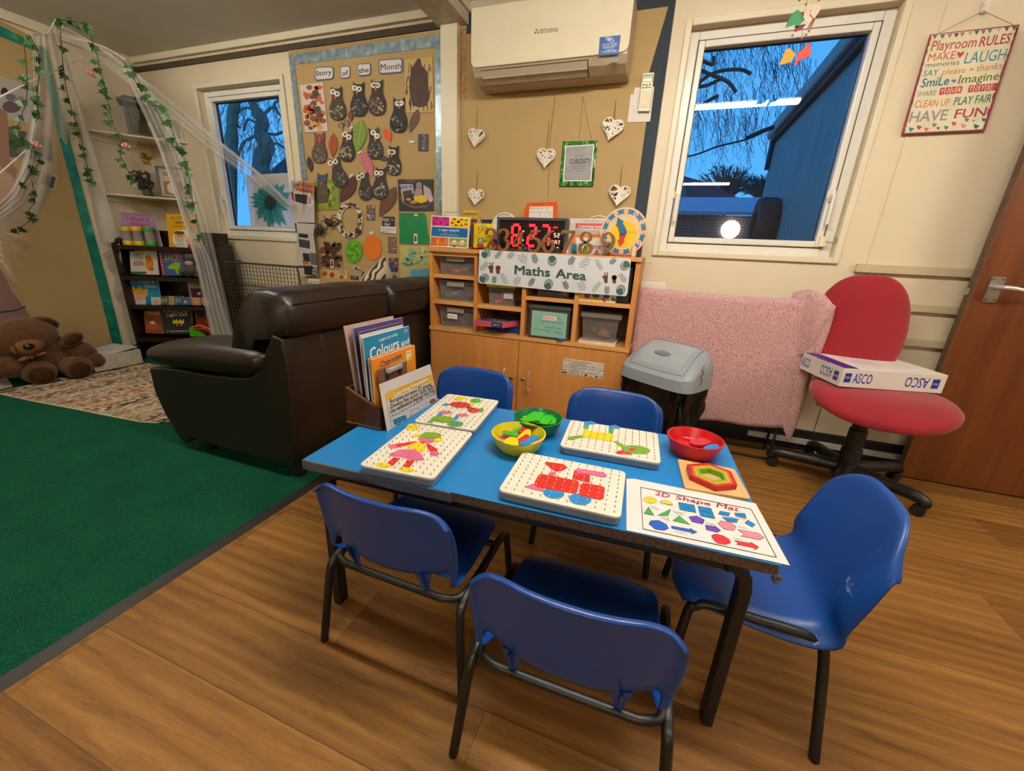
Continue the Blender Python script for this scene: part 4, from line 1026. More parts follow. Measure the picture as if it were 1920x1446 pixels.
# label sheet on the cupboard door
pg = Page(on_y(2.1955, (1040, 660, 17.45)), NY); pg.slab([(285, 200), (1625, 375), (1580, 885), (240, 700)], M('#d3c8bd', .3), .0008)
for tx, x0, y0, x1, y1, hh in (('Mathematics', 290, 265, 600, 305, 34), ('Learning Intentions', 610, 335, 1190, 400, 44), ('- Count confidently', 450, 375, 1030, 445, 36), ('- understand numbers 1-100', 450, 440, 1310, 525, 36), ('- Recognise quantities without', 445, 510, 1325, 600, 36), ('counting up to 10', 470, 580, 970, 635, 36), ('- Recall shapes, colours and patterns', 440, 640, 1385, 750, 36)): pg.text(tx, (x0, y0), (x1, y1), (-3, -hh), INK, 1, .02)
pg.poly([(245, 630), (410, 650), (420, 700), (240, 690)], M('#39454c', .5)); pg.poly([(265, 560), (400, 575), (400, 605), (262, 595)], M('#6c7f86', .5)); pg.ell((340, 480), 75, 38, M('#5b5148', .5)); pg.ell((340, 480), 66, 30, M('#d3c8bd', .3), 2)
pg.poly([(1460, 610), (1600, 610), (1590, 760), (1440, 745)], M('#7d9a94', .5)); pg.poly([(1470, 640), (1590, 645), (1580, 745), (1455, 735)], M('#d8d6c8', .5), 2); pg.ell((1020, 765), 45, 36, M('#2e3327', .5)); pg.ell((1370, 810), 45, 36, M('#4a5a44', .5))
for q in ((480, 700), (560, 690), (640, 715), (760, 740), (880, 750), (1190, 800), (1490, 820), (1550, 835)): pg.ell(q, 28, 18, M('#5d5346', .5))
tag(pg.build('intentions_sheet'), 'small printed list stuck on the right-hand cupboard door', 'sheet')

# ---- leafy banner
lam = M('#d2d5d8', .22, var=.02, coat=.3); lf = M('#36544d', .5, var=.1); lf2 = M('#5f7a70', .5); skin = M('#5d2f20', .6)
K5 = (800, 440, 4.252)
bn_ = thing('banner', 'long laminated leafy sign with green lettering across the storage unit', 'sign', tuple(P(1045, 555, y=2.186)))
pg = Page(on_y(2.1865, K5), NY)
cur = [(425, 120), (815, 143), (1200, 170), (1620, 192), (1629, 205), (1600, 470), (1585, 492), (1165, 462), (790, 422), (425, 388), (410, 372), (420, 135)]
pg.slab(cur, lam, .0012); pg.build('sheet', bn_)
pg = Page(on_y(2.1862, K5), NY)
def frond(p0, p1, n, L, w, m, lay=1, spread=.9):
    dx, dy = p1[0] - p0[0], p1[1] - p0[1]; ln = math.hypot(dx, dy); ux, uy = dx / ln, dy / ln
    pg.line([p0, p1], w * .8, m, lay)
    for k in range(n):
        f = (k + .7) / n; cx, cy = p0[0] + dx * f, p0[1] + dy * f; l_ = L * (1 - .55 * abs(f - .35))
        for s_ in (-1, 1):
            a = math.atan2(uy, ux) + s_ * spread; ex, ey = cx + math.cos(a) * l_, cy + math.sin(a) * l_
            nx, ny = -math.sin(a) * w, math.cos(a) * w
            pg.poly([(cx, cy), ((cx + ex) / 2 + nx, (cy + ey) / 2 + ny), (ex, ey), ((cx + ex) / 2 - nx, (cy + ey) / 2 - ny)], m, lay)
def monstera(c, r, a0):
    pts = []
    for k in range(13):
        a = a0 - 2.5 + 5.0 * k / 12; R_ = r * (1.0 if k % 2 == 0 else .93)
        pts.append((c[0] + math.cos(a) * R_, c[1] + math.sin(a) * R_ * .95))
    pg.ell((c[0] + math.cos(a0) * r * .1, c[1] + math.sin(a0) * r * .1), r * .92, r * .80, lf, 1, 24, a0)
    for k in range(10):
        a = a0 - 1.9 + 3.8 * (k + .5) / 10; pg.line([(c[0] + math.cos(a) * r * .42, c[1] + math.sin(a) * r * .42), (c[0] + math.cos(a) * r * 1.15, c[1] + math.sin(a) * r * 1.15)], r * .10, lam, 2)
    pg.line([(c[0] - math.cos(a0) * r * .6, c[1] - math.sin(a0) * r * .6), (c[0] + math.cos(a0) * r * .75, c[1] + math.sin(a0) * r * .75)], r * .06, lf2, 3)
    for k in range(0):
        a = a0 - 2.45 + 4.9 * (k + .5) / 12
        x1, y1 = c[0] + math.cos(a) * r, c[1] + math.sin(a) * r; nx, ny = -math.sin(a) * r * .10, math.cos(a) * r * .10
        pg.poly([(c[0] - math.cos(a0) * r * .1, c[1] - math.sin(a0) * r * .1), (c[0] + math.cos(a) * r * .55 + nx * 1.25, c[1] + math.sin(a) * r * .55 + ny * 1.25), (x1 + nx * .3, y1 + ny * .3), (x1 - nx * .3, y1 - ny * .3), (c[0] + math.cos(a) * r * .55 - nx * 1.25, c[1] + math.sin(a) * r * .55 - ny * 1.25)], lf, 1)
for c, r, a in (((470, 155), 42, -.6), ((1000, 205), 46, 1.6), ((455, 350), 44, -.6), ((970, 400), 46, -1.2), ((1585, 245), 46, 2.4), ((1545, 445), 46, -1.1)): monstera(c, r, a)
for p0, p1, n, L, w, m in (((545, 195), (590, 135), 4, 30, 5, lf), ((640, 190), (690, 150), 8, 32, 2, lf2), ((795, 235), (750, 165), 4, 55, 3.5, lf2), ((875, 235), (855, 165), 5, 36, 5, lf), ((1130, 245), (1170, 185), 5, 36, 5, lf),
    ((1215, 270), (1290, 195), 4, 50, 3.5, lf2), ((1400, 290), (1355, 200), 8, 32, 2, lf2), ((1455, 235), (1500, 200), 4, 32, 5, lf), ((425, 290), (480, 225), 5, 32, 4, lf2), ((538, 395), (540, 340), 4, 30, 5, lf),
    ((640, 400), (600, 315), 9, 30, 2, lf2), ((695, 410), (735, 345), 4, 40, 3.5, lf2), ((815, 415), (850, 355), 5, 32, 5, lf), ((1125, 440), (1100, 380), 5, 34, 5, lf), ((1260, 455), (1225, 385), 4, 50, 3.5, lf2),
    ((1320, 460), (1380, 385), 9, 30, 2, lf2), ((1435, 480), (1438, 420), 4, 32, 5, lf), ((1590, 385), (1545, 320), 5, 34, 4, lf2)): frond(p0, p1, n, L, w, m)
[pg.text(s_, (x0 + dx, y0 + dy), (x1 + dx, y1 + dy), (2, -70), M('#2f5148', .5), 2 + .3 * k, .0) for s_, x0, y0, x1, y1 in (('Maths', 703, 314, 980, 336), ('Area', 1030, 342, 1268, 364)) for k, (dx, dy) in enumerate(((-3, -2.5), (3, -2.5), (-3, 2.5), (3, 2.5), (0, 0)))]
for (x, y, fist) in ((515, 270, 0), (568, 277, 1), (1428, 350, 0), (1495, 353, 1)):
    pg.poly([(x - 10, y + 36), (x + 14, y + 36), (x + 15, y + 5), (x + 18, y - 22), (x - 16, y - 24), (x - 17, y - 5)], skin, 2)
    if fist: pg.ell((x + 2, y - 12), 21, 19, skin, 2)
    else:
        for dx, dy, ln in ((-5, -20, 44), (8, -20, 46)): pg.line([(x + dx, y + dy), (x + dx * 1.8, y + dy - ln * .62)], 9, skin, 2)
        pg.line([(x - 15, y), (x - 27, y - 22)], 8, skin, 2)
for x, y0, y1 in ((800, 143, 422), (1178, 168, 463)): pg.line([(x, y0), (x - 12, y1)], 1.6, M('#b3b1ac', .3), 1)
pg.build('print', bn_)

# ---- things standing on the unit
KA = (800, 370, 8.727); KB = (1000, 370, 8.727)
def pxk(K, a, b): return (K[0] + a / K[2], K[1] + b / K[2])
def mulK(y, K): return on_y(y, K)
ic = thing('picture_game', 'square counting game box with six bright panels and a blue band', 'game box', (-1.24, 2.25, 1.03))
pg = Page(on_y(2.235, KA), NY); pg.slab([(80, 295), (702, 330), (662, 838), (52, 802)], M('#e8e4da', .4), .016); pg.build('box', ic)
pg = Page(on_y(2.2345, KA), NY)
for q, col in (((( 92, 312), (372, 328), (370, 472), (85, 462)), '#c42a82'), (((390, 330), (695, 348), (688, 500), (385, 485)), '#e8c81e'), (((85, 478), (675, 512), (668, 665), (72, 630)), '#15639f'), (((70, 645), (357, 662), (355, 800), (58, 790)), '#d96a24'), (((372, 665), (665, 682), (655, 825), (368, 802)), '#7b9a3e')): pg.poly(q, M(col, .35), 1)
pg.text('i can count', (210, 548), (535, 562), (0, -38), WHITE, 2, .03); pg.text('Basics 1 to 10', (268, 585), (470, 596), (0, -24), M('#5db0dc', .4), 2); pg.text('fun and fun with number games', (215, 612), (525, 630), (0, -18), WHITE, 2)
for q in ((170, 345), (310, 350), (128, 428), (235, 415), (338, 445)): pg.ell(q, 20, 22, M('#7a1a6a', .4), 2, 8)
for q, col in (((455, 362), '#c0522a'), ((572, 368), '#d0562a'), ((650, 380), '#7a9a2a'), ((420, 420), '#c0522a'), ((522, 405), '#3a3348'), ((480, 460), '#6a8a2e'), ((572, 462), '#d0562a'), ((642, 445), '#b8482e')): pg.ell(q, 30, 18, M(col, .4), 2, 9); pg.ell((q[0], q[1] - 12), 18, 12, M(col, .4), 2, 8)
for q, col in (((108, 700), '#8d6a80'), ((180, 730), '#e0b42a'), ((258, 695), '#a8622e'), ((320, 730), '#9aa0a8')): pg.poly([(q[0] - 8, q[1] - 38), (q[0] + 18, q[1] - 38), (q[0] + 14, q[1] + 10), (q[0] + 32, q[1] + 32), (q[0] + 10, q[1] + 42), (q[0] - 12, q[1] + 18)], M(col, .5), 2)
for q in ((445, 750), (575, 752)): pg.ell(q, 62, 34, M('#d49a96', .5), 2); pg.ell((q[0] + 10, q[1] - 25), 28, 25, WHITE, 3); pg.ell((q[0] + 10, q[1] - 15), 14, 9, M('#c26a70', .5), 4, 8)
pg.ell((452, 800), 22, 16, INK, 3, 8); pg.build('cover_print', ic)
# abacus
ab = thing('abacus', 'yellow-beaded abacus half hidden behind the counting game box', 'abacus', (-1.13, 2.42, 1.03))
wl = M('#b98a52', .5)
b = MB(); a0 = P(*pxk(KA, 868, 310), y=2.42); b.box((a0.x - .012, 2.405, 1.03), (a0.x + .008, 2.43, a0.z), wl); b.box((a0.x - .25, 2.405, 1.03), (a0.x - .235, 2.43, a0.z), wl); b.box((a0.x - .25, 2.405, 1.03), (a0.x, 2.43, 1.045), wl); b.build('frame', ab, bevel=.002)
b = MB()
for zz in (1.242, 1.210, 1.178): b.tube([(a0.x - .24, 2.418, zz), (a0.x, 2.418, zz)], .0025, steel, 6)
b.build('wire', ab)
for zz, col in ((1.242, '#c9a12a'), (1.210, '#c9a12a'), (1.178, '#8a5a3a')):
    for k in range(6):
        b = MB(); b.ell((a0.x - .022 - k * .0165, 2.418, zz), (.0085, .0135, .0135), M(col, .35), nu=10, nv=7); b.build('bead', ab, sharp=180)
b_ = thing('number_book', 'yellow counting book with numerals on its cover, behind the wooden numeral two', 'book', (-1.03, 2.30, 1.03))
pg = Page(on_y(2.29, KA), NY); pg.slab([(778, 428), (1095, 432), (1075, 822), (762, 822)], M('#d8c122', .35), .012, WHITE); pg.build('cover', b_)
pg = Page(on_y(2.2897, KA), NY); pg.text('123', (845, 545), (1000, 545), (0, -60), M('#b8401e', .4), 1, .03); pg.rect(885, 445, 970, 472, M('#8fa8b8', .4))
rng = random.Random(3)
for k in range(26): pg.ell((rng.uniform(800, 1060), rng.uniform(560, 740)), rng.uniform(6, 16), rng.uniform(6, 14), M(rng.choice(['#b8601e', '#7a8a2a', '#c9881e', '#8a6a1e']), .4), 1, 7)
pg.ell((885, 715), 55, 60, M('#6a9a5a', .4), 2); pg.poly([(820, 765), (930, 765), (950, 822), (835, 822)], M('#b02a22', .4), 3); pg.ell((885, 712), 26, 30, M('#e4e2d4', .4), 3); pg.text('4', (872, 735), (900, 735), (0, -40), M('#3a7a4a', .4), 4, .03); pg.build('cover_print', b_)
def disc(px_c, r, y, label, m, name='round_tray'):
    c = P(*px_c, y=y); b = MB(); b.lathe([(r * .9, 0), (r, .0), (r, .012), (r * .93, .014), (r * .9, .006)], m, 40, (c.x, y, max(c.z, 1.031 + r)), RXm(PI / 2)); tag(b.build(name, sharp=40), label, 'tray')
disc((947, 428), .088, 2.47, 'pale round tray standing behind the digital clock', M('#d9d8cd', .35)); disc((1121, 434), .086, 2.53, 'pale wooden hoop tray behind the learning paper', M('#d8bd8c', .4))
# digital clock
dk = thing('digital_clock', 'large black digital clock with glowing red digits', 'clock', (-.76, 2.37, 1.03))
c0 = P(933, 407, y=2.36); c1 = P(1066, 411, y=2.36); x0, x1, zt = c0.x, c1.x, 1.03 + (c0.z - 1.03)
b = MB(); b.box((x0 + .012, 2.362, 1.042), (x1 - .012, 2.395, zt - .012), M('#1a0d10', .25)); b.build('display', dk)
cf = M('#3b3c40', .4, var=.08); b = MB(); ring(b, x0, x1, 1.031, zt, .016, 2.352, 2.398, cf); b.build('casing', dk, bevel=.002)
led = M('#ff1620', .5, emit=5.0, var=0); led2 = M('#ff9a80', .5, emit=2.2, var=0)
pg = Page(lambda a, c: V((x0 + (x1 - x0) * a, 2.3615, zt + (1.031 - zt) * c)), NY)
SEG = {'8': 'abcdefg', '2': 'abged', '7': 'abc', '5': 'afgcd', 'S': 'afgcd', 'A': 'abcefg', 'T': 'aij'}
def seg(ch, ax, ay, w, h, th, m):
    q = {'a': ((0, 0), (1, 0)), 'b': ((1, 0), (1, .5)), 'c': ((1, .5), (1, 1)), 'd': ((0, 1), (1, 1)), 'e': ((0, .5), (0, 1)), 'f': ((0, 0), (0, .5)), 'g': ((0, .5), (1, .5)), 'i': ((.5, 0), (.5, .5)), 'j': ((.5, .5), (.5, 1))}
    asp = (x1 - x0) / (zt - 1.031)
    for s_ in SEG[ch]:
        (u0, v0), (u1, v1) = q[s_]; hz_ = v0 == v1; k = .10
        if hz_: u0, u1 = u0 + k, u1 - k; pg.rect(ax + u0 * w, ay + v0 * h - th / 2 * asp, ax + u1 * w, ay + v0 * h + th / 2 * asp, m, 1)
        else: v0, v1 = v0 + k * .5, v1 - k * .5; pg.rect(ax + u0 * w - th / 2, ay + v0 * h, ax + u0 * w + th / 2, ay + v1 * h, m, 1)
for ch_, ax in (('8', .225), ('2', .455), ('7', .645)): seg(ch_, ax, .22, .105, .60, .034, led)
pg.ell((.385, .40), .014, .026, led2, 1, 10); pg.ell((.385, .66), .014, .026, led2, 1, 10)
pg.text('AM', (.80, .285), (.86, .285), (0, -.05), led, 1, .03)
for s_, ax, ay in (('5', .82, .43), ('2', .868, .43), ('S', .795, .64), ('A', .838, .64), ('T', .883, .64), ('2', .868, .83)): seg(s_, ax, ay, .027, .105, .008, led2)
pg.build('digits', dk)
# orange card, papers
pg = Page(on_y(2.50, K6), NY)
oc_ = thing('laminated_card', 'orange-bordered laminated card propped behind the digital clock', 'card', tuple(P(1010, 415, y=2.50)))
pg.slab([(755, 1375), (955, 1368), (960, 1640), (715, 1640), (735, 1420)], M('#d9551a', .25, coat=.3), .002); pg.build('border', oc_)
pg = Page(on_y(2.4997, K6), NY); pg.poly([(770, 1400), (930, 1398), (920, 1640), (750, 1640)], M('#dcd3cc', .4)); pg.text('How tricks do you solve - chalk?', (775, 1416), (905, 1412), (0, -9), INK, 2); pg.line([(765, 1440), (910, 1440), (905, 1500), (762, 1500)], 2, M('#7d7772', .5), 2, True); pg.line([(840, 1440), (838, 1500)], 2, M('#7d7772', .5), 2); pg.ell((885, 1500), 22, 22, M('#9a4a4a', .5), 2); pg.ell((885, 1500), 17, 17, M('#dcd3cc', .5), 3); pg.build('sheet', oc_)
lp = Page(on_y(2.42, KB), NY); lp.slab([(585, 345), (1330, 345), (1330, 945), (560, 945)], M('#cdc8c2', .4), .002)
lp.poly([(695, 425), (1330, 425), (1330, 520), (690, 505)], M('#c65a60', .4)); lp.text('Learning intention', (745, 490), (1255, 505), (0, -40), WHITE, 2, .02)
for tx, x0_, y0_, x1_ in (('Working with: adults or children in class', 810, 400, 1150), ('To help', 695, 550, 850), ('children begin to tell the time', 690, 578, 1090), ('o clock', 900, 555, 1080)): lp.text(tx, (x0_, y0_), (x1_, y0_ + 4), (0, -22), M('#3b3b40', .5), 2)
tag(lp.build('intention_paper'), 'white learning paper with a pink heading behind the wooden numerals seven and eight', 'paper')
it = thing('time_book', 'book with a big red title standing behind the wooden numeral eight', 'book', (-.40, 2.37, 1.03))
pg = Page(on_y(2.36, KB), NY); pg.slab([(645, 600), (1200, 600), (1200, 945), (625, 945)], M('#d57a35', .4), .012); pg.poly([(690, 660), (1195, 660), (1195, 940), (700, 940)], M('#d9d4cc', .4), 1); pg.poly([(640, 760), (715, 765), (710, 935), (625, 935)], M('#147083', .4), 2); pg.text("It's time", (745, 840), (1110, 850), (0, -90), M('#a32020', .4), 3, .04); pg.build('cover', it)
b = MB(); c = P(*pxk(KB, 850, 860), y=2.33); b.ell((c.x, 2.33, 1.058), (.013, .008, .026), M('#7fa818', .4), RYm(.4)); tag(b.build('toy_leaf', sharp=180), 'lime green toy leaf seen through the wooden numeral eight', 'toy')
b = MB(); c = P(*pxk(KB, 548, 870), y=2.26); b.lathe([(.012, 0), (.013, .012), (.002, .036)], M('#b9a0c0', .3), 8, (c.x, 2.26, 1.03)); tag(b.build('toy_cone'), 'small lilac cone beside the wooden numeral seven', 'toy')
b = MB(); c = P(*pxk(KA, 1590, 840), y=2.28); sup(b, (c.x, 2.28, 1.044), (.020, .016, .014), M('#18304f', .4), .6, .6); tag(b.build('toy_block', sharp=180), 'dark blue toy between the wooden numerals four and five', 'toy')
b = MB(); c = P(*pxk(KB, 370, 870), y=2.28); b.rbox((c.x - .022, 2.27, 1.03), (c.x + .022, 2.30, 1.058), M('#152a45', .4), .005); tag(b.build('toy_block', bevel=.002), 'dark blue toy between the wooden numerals six and seven', 'toy')
b = MB(); c = P(*pxk(KA, 1110, 770), y=2.27); b.prism([(c.x - .018, 2.27, 1.031), (c.x + .02, 2.27, 1.031), (c.x - .005, 2.27, 1.082)], (0, .02, 0), M('#6b1420', .4)); tag(b.build('toy_wedge'), 'dark red wedge between the wooden numerals two and three', 'toy')
b = MB(); c = P(*pxk(KB, 1000, 905), y=2.24); b.lathe([(.013, 0), (.014, .006), (.006, .02), (.008, .026)], M('#7b4a2a', .5), 10, (c.x + .012, 2.24, 1.03)); tag(b.build('wooden_peg', sharp=50), 'small wooden peg at the foot of the wooden numeral nine', 'toy')
# wooden play clock
wc = thing('play_clock', 'round wooden teaching clock with a blue ring and yellow face', 'clock', (-.225, 2.30, 1.03))
cc = P(*pxk(KB, 1475, 615), y=2.30); R_ = .118; zc = 1.033 + R_
cc = V((cc.x, 2.30, zc)); wod = M('#dcb98a', .45, var=.05)
b = MB(); b.lathe([(R_, 0), (R_, .012)], wod, 48, cc + V((0, .004, 0)), RXm(PI / 2)); b.build('face', wc, sharp=40)
pg = Page(lambda a, c: cc + V((a * R_, -.0085, -c * R_)), NY); clb = M('#1f6f9c', .4); cly = M('#dcb81a', .4)
pg.ell((0, 0), .93, .93, clb, 1, 48); pg.ell((0, 0), .74, .74, wod, 2, 48); pg.ell((.0, .1), .56, .56, cly, 3, 36)
for k in range(12):
    a = 2 * PI * (k + 1) / 12; x, y = math.sin(a) * .835, -math.cos(a) * .835; pg.ell((x, y), .10, .10, wod, 3, 12); w_ = .06 if k < 9 else .10
    pg.text(str(k + 1), (x - w_ / 2, y + .07), (x + w_ / 2, y + .07), (0, -.13), M('#7c5a9a', .4), 4, .03)
for k in range(60):
    a = 2 * PI * k / 60; pg.line([(math.sin(a) * .66, -math.cos(a) * .66), (math.sin(a) * .69, -math.cos(a) * .69)], .012, M('#6a5a3a', .5), 4)
pg.line([(.18, 0), (.5, 0)], .02, M('#a8882a', .5), 4); pg.build('dial_print', wc)
def hand(tip, m, name, lift):
    pg = Page(lambda a, c: cc + V((a * R_, -.009 - lift, -c * R_)), NY); L = math.hypot(*tip); ux, uy = tip[0] / L, tip[1] / L
    g_ = lambda s_, t_: (ux * s_ - uy * t_, uy * s_ + ux * t_)
    pg.slab([g_(-.09, -.13), g_(.1, -.14), g_(L * .55, -.10), g_(L * .6, -.17), g_(L, 0), g_(L * .6, .17), g_(L * .55, .10), g_(.1, .14), g_(-.09, .13)], m, .006); pg.build(name, wc, bevel=.001)
hand((-.32, -.58), M('#15618a', .4), 'hour_hand', .010); hand((-.10, .62), M('#b53a1e', .4), 'minute_hand', .003)
b = MB(); b.box((cc.x + .055, 2.27, 1.0305), (cc.x + .075, 2.36, 1.085), wod); b.box((cc.x - .06, 2.285, 1.0305), (cc.x + .075, 2.33, 1.042), M('#b03a22', .4)); b.build('stand', wc, bevel=.003)
pg = Page(on_y(2.45, KB), NY); pg.slab([(1775, 360), (1840, 370), (1760, 985), (1700, 985)], M('#4c3566', .4), .012); tag(pg.build('picture_book'), 'purple book edge showing behind the play clock', 'book')
# wooden numerals: thick-and-thin ribbons cut from board
oak = wood_mat('oak_numerals', [(.3, '#5f4020'), (.5, '#76532c'), (.7, '#8b6539')], 'X', 30, 5, .5, .05)
DIG = {
 '1': [[(.12, .80, .04), (.22, .84, .06), (.32, .97, .10)], [(.32, .98, .15), (.32, .04, .15)], [(.12, .03, .07), (.52, .03, .07)]],
 '2': [[(.05, .70, .13), (.10, .88, .10), (.30, .96, .08), (.50, .86, .14), (.52, .68, .15), (.38, .44, .13), (.10, .10, .09)], [(.06, .06, .13), (.35, .06, .13), (.56, .08, .12), (.60, .20, .05)]],
 '3': [[(.06, .80, .10), (.16, .93, .08), (.32, .96, .09), (.48, .86, .14), (.48, .68, .14), (.36, .56, .08), (.24, .54, .06)], [(.24, .54, .06), (.42, .50, .10), (.54, .34, .15), (.48, .12, .13), (.30, .03, .08), (.12, .08, .09), (.05, .20, .12)]],
 '4': [[(.42, .98, .08), (.25, .66, .07), (.04, .32, .07)], [(.03, .29, .08), (.62, .29, .08)], [(.43, .98, .15), (.43, .02, .15)], [(.30, .03, .06), (.58, .03, .06)]],
 '5': [[(.12, .92, .13), (.34, .93, .12), (.54, .95, .08)], [(.13, .95, .06), (.10, .55, .07)], [(.10, .55, .06), (.30, .62, .09), (.52, .48, .15), (.52, .20, .15), (.32, .03, .08), (.12, .08, .09), (.06, .20, .12)]],
 '6': [[(.52, .94, .06), (.28, .80, .10), (.10, .50, .15), (.10, .24, .15), (.30, .03, .08), (.52, .16, .14), (.54, .36, .14), (.36, .55, .08), (.16, .44, .07)]],
 '7': [[(.05, .80, .06), (.07, .93, .12), (.35, .92, .13), (.60, .94, .11)], [(.56, .92, .07), (.40, .58, .12), (.26, .28, .15), (.20, .02, .16)]],
 '8': [[(.30, .53, .09), (.12, .66, .12), (.12, .86, .12), (.30, .97, .07), (.48, .86, .12), (.48, .66, .12), (.30, .53, .09)], [(.30, .53, .09), (.08, .36, .14), (.10, .12, .14), (.30, .03, .08), (.52, .12, .14), (.54, .36, .14), (.30, .53, .09)]],
 '9': [[(.08, .06, .06), (.32, .20, .10), (.50, .50, .15), (.50, .76, .15), (.30, .97, .08), (.08, .84, .14), (.06, .64, .14), (.24, .45, .08), (.44, .56, .07)]]}
def numeral(d_, px_l, px_r, top_px, y, label):
    l = P(*px_l, y=y); r = P(*px_r, y=y); h_ = P(*top_px, y=y).z - 1.031; w_ = (r.x - l.x); t = MB()
    for st in DIG[d_]:
        pts = []; n = len(st)
        cp = curve_pts([(x, z, ww) for x, z, ww in st], 7)
        L_, R2 = [], []
        for i, p in enumerate(cp):
            a = cp[max(i - 1, 0)]; c = cp[min(i + 1, len(cp) - 1)]; dx, dz = c.x - a.x, c.y - a.y; ln = math.hypot(dx, dz) or 1; ww = max(.04, p.z)
            asp = h_ / (w_ / .62) if w_ else 1
            nx, nz = -dz / ln * ww / 2, dx / ln * ww / 2
            L_.append((p.x + nx, p.y + nz)); R2.append((p.x - nx, p.y - nz))
        for i in range(len(cp) - 1):
            q = [L_[i], L_[i + 1], R2[i + 1], R2[i]]
            pp = [V((l.x + x / .62 * w_, y, 1.031 + max(0, z) * h_)) for x, z in q]
            t.hexa(pp + [p + V((0, .018, 0)) for p in pp], oak)
    tag(t.build('wooden_numeral'), label, 'wooden number', 'wooden numerals on the storage unit')
NUMW = 'one two three four five six seven eight nine'.split()
for d_, K, a0, a1, base, top, y in (('1', KA, 700, 768, 820, 455, 2.31), ('2', KA, 945, 1118, 840, 500, 2.235), ('3', KA, 1155, 1345, 860, 510, 2.245), ('4', KA, 1395, 1580, 880, 530, 2.25), ('5', KA, 1645, 1860, 890, 530, 2.25), ('6', KB, 118, 335, 900, 520, 2.245), ('7', KB, 425, 655, 910, 535, 2.24), ('8', KB, 720, 948, 930, 560, 2.235), ('9', KB, 1085, 1315, 940, 570, 2.225)):
    numeral(d_, pxk(K, a0, base), pxk(K, a1, base), pxk(K, (a0 + a1) / 2, top), y, 'wooden numeral %s standing along the front of the storage unit' % NUMW[int(d_) - 1])
# sockets, rules sign
for q in (((1200, 528), (1236, 531), (1234, 560)), ((1486, 548), (1522, 550), (1520, 575))):
    a_, b2, c_ = [P(*p, y=2.59) for p in q]
    left = q[0][0] < 1300
    t = thing('socket', 'white double wall socket behind the towel, %s' % ('beside the storage unit' if left else 'beside the red chair back'), 'socket', ((a_.x + b2.x) / 2, 2.595, a_.z - .085), 0, 'double wall sockets')
    b = MB(); b.rbox((a_.x, 2.588, a_.z - .085), (a_.x + .146, WY, a_.z), UPVC, .008, 3, 1); b.build('plate', t, bevel=.002)
    b = MB(); b.box((a_.x + .03, 2.584, a_.z - .035), (a_.x + .045, 2.589, a_.z - .015), UPVC); b.build('switch', t); b = MB(); b.box((a_.x + .10, 2.584, a_.z - .035), (a_.x + .115, 2.589, a_.z - .015), UPVC); b.build('switch', t)
KS = (1660, 0, 5.354)
rs = thing('rules_sign', 'hanging playroom rules sign with colourful hand lettering and a red edge', 'sign', tuple(P(1770, 249, y=2.58)))
pg = Page(on_y(2.581, KS), NY); pg.slab([(455, 345), (1350, 245), (1000, 1310), (165, 1350)], M('#8a2f42', .4), .006); pg.build('edge_board', rs)
pg = Page(on_y(2.5807, KS), NY); pg.poly([(462, 352), (1325, 262), (975, 1298), (190, 1335)], M('#d6cfae', .5), 0); pg.build('face', rs)
pg = Page(on_y(2.5804, KS), NY)
c_ = lambda h: M(h, .5)
SL = (-40, 0)
def tx(body, x0, y0, x1, y1, hh, col, bold=.0, sh=0.0): pg.text(body, (x0, y0), (x1, y1), (hh * .30, -hh), c_(col), 2, bold, sh)
tx('Playroom', 450, 515, 905, 470, 105, '#b55a50', .02); tx('RULES', 935, 470, 1245, 430, 100, '#a3303f', .02)
tx('MAKE', 420, 620, 690, 590, 80, '#b8524a'); tx('LAUGH', 785, 640, 1195, 600, 115, '#2d8098'); pg.poly([(745, 585), (718, 540), (735, 520), (755, 535), (780, 518), (792, 530)], c_('#c22a48'), 2)
tx('memories', 400, 680, 735, 650, 52, '#4d5c38'); tx('SAY', 372, 770, 525, 755, 62, '#4d948c', .01); tx('please', 565, 755, 795, 730, 62, '#c0703e'); tx('+', 835, 720, 885, 715, 40, '#6a4a5c'); tx('thanks', 905, 720, 1165, 690, 70, '#c0703e')
tx('SmiLe', 350, 880, 630, 850, 90, '#1f6f86', .03); pg.poly([(690, 835), (660, 812), (672, 798), (688, 806), (705, 796), (715, 806)], c_('#7a6a8c'), 2); tx('Imagine', 725, 842, 1130, 800, 85, '#5c6a38', .01)
tx('SHARE', 315, 972, 500, 955, 52, '#7c7484'); 
for k, chx in enumerate('YOUR TOYS!'):
    if chx == ' ': continue
    x = 535 + k * 58; y = 955 - k * 5; pg.poly([(x, y), (x + 50, y - 4), (x + 68, y - 76), (x + 18, y - 72)], c_('#b03038'), 1); pg.text(chx, (x + 14, y - 14), (x + (20 if chx == '!' else 44), y - 17), (14, -46), c_('#e8d9c0'), 2, .02)
tx('CLEAN UP', 285, 1085, 635, 1060, 72, '#c0683e'); tx('PLAY FAIR', 680, 1058, 1055, 1025, 82, '#2f6a50', .01)
tx('HAVE', 230, 1232, 610, 1205, 108, '#8c8890', .015); tx('FUN', 685, 1190, 1000, 1165, 92, '#a3303f', .05)
for x, y, col in ((500, 362, '#8c5a5c'), (575, 358, '#2b6f86'), (650, 350, '#a8646a'), (715, 345, '#5c3a5c'), (775, 337, '#a8646a'), (855, 328, '#a9a878'), (920, 318, '#1f5f6c'), (985, 312, '#8c5a5c'), (1052, 303, '#2b7f8c'), (1140, 295, '#b9b288'), (1220, 285, '#4c3a5c'), (1295, 276, '#2f6a50')): pg.poly([(x - 26, y - 8), (x + 26, y - 14), (x - 6, y + 34)], c_(col), 2)
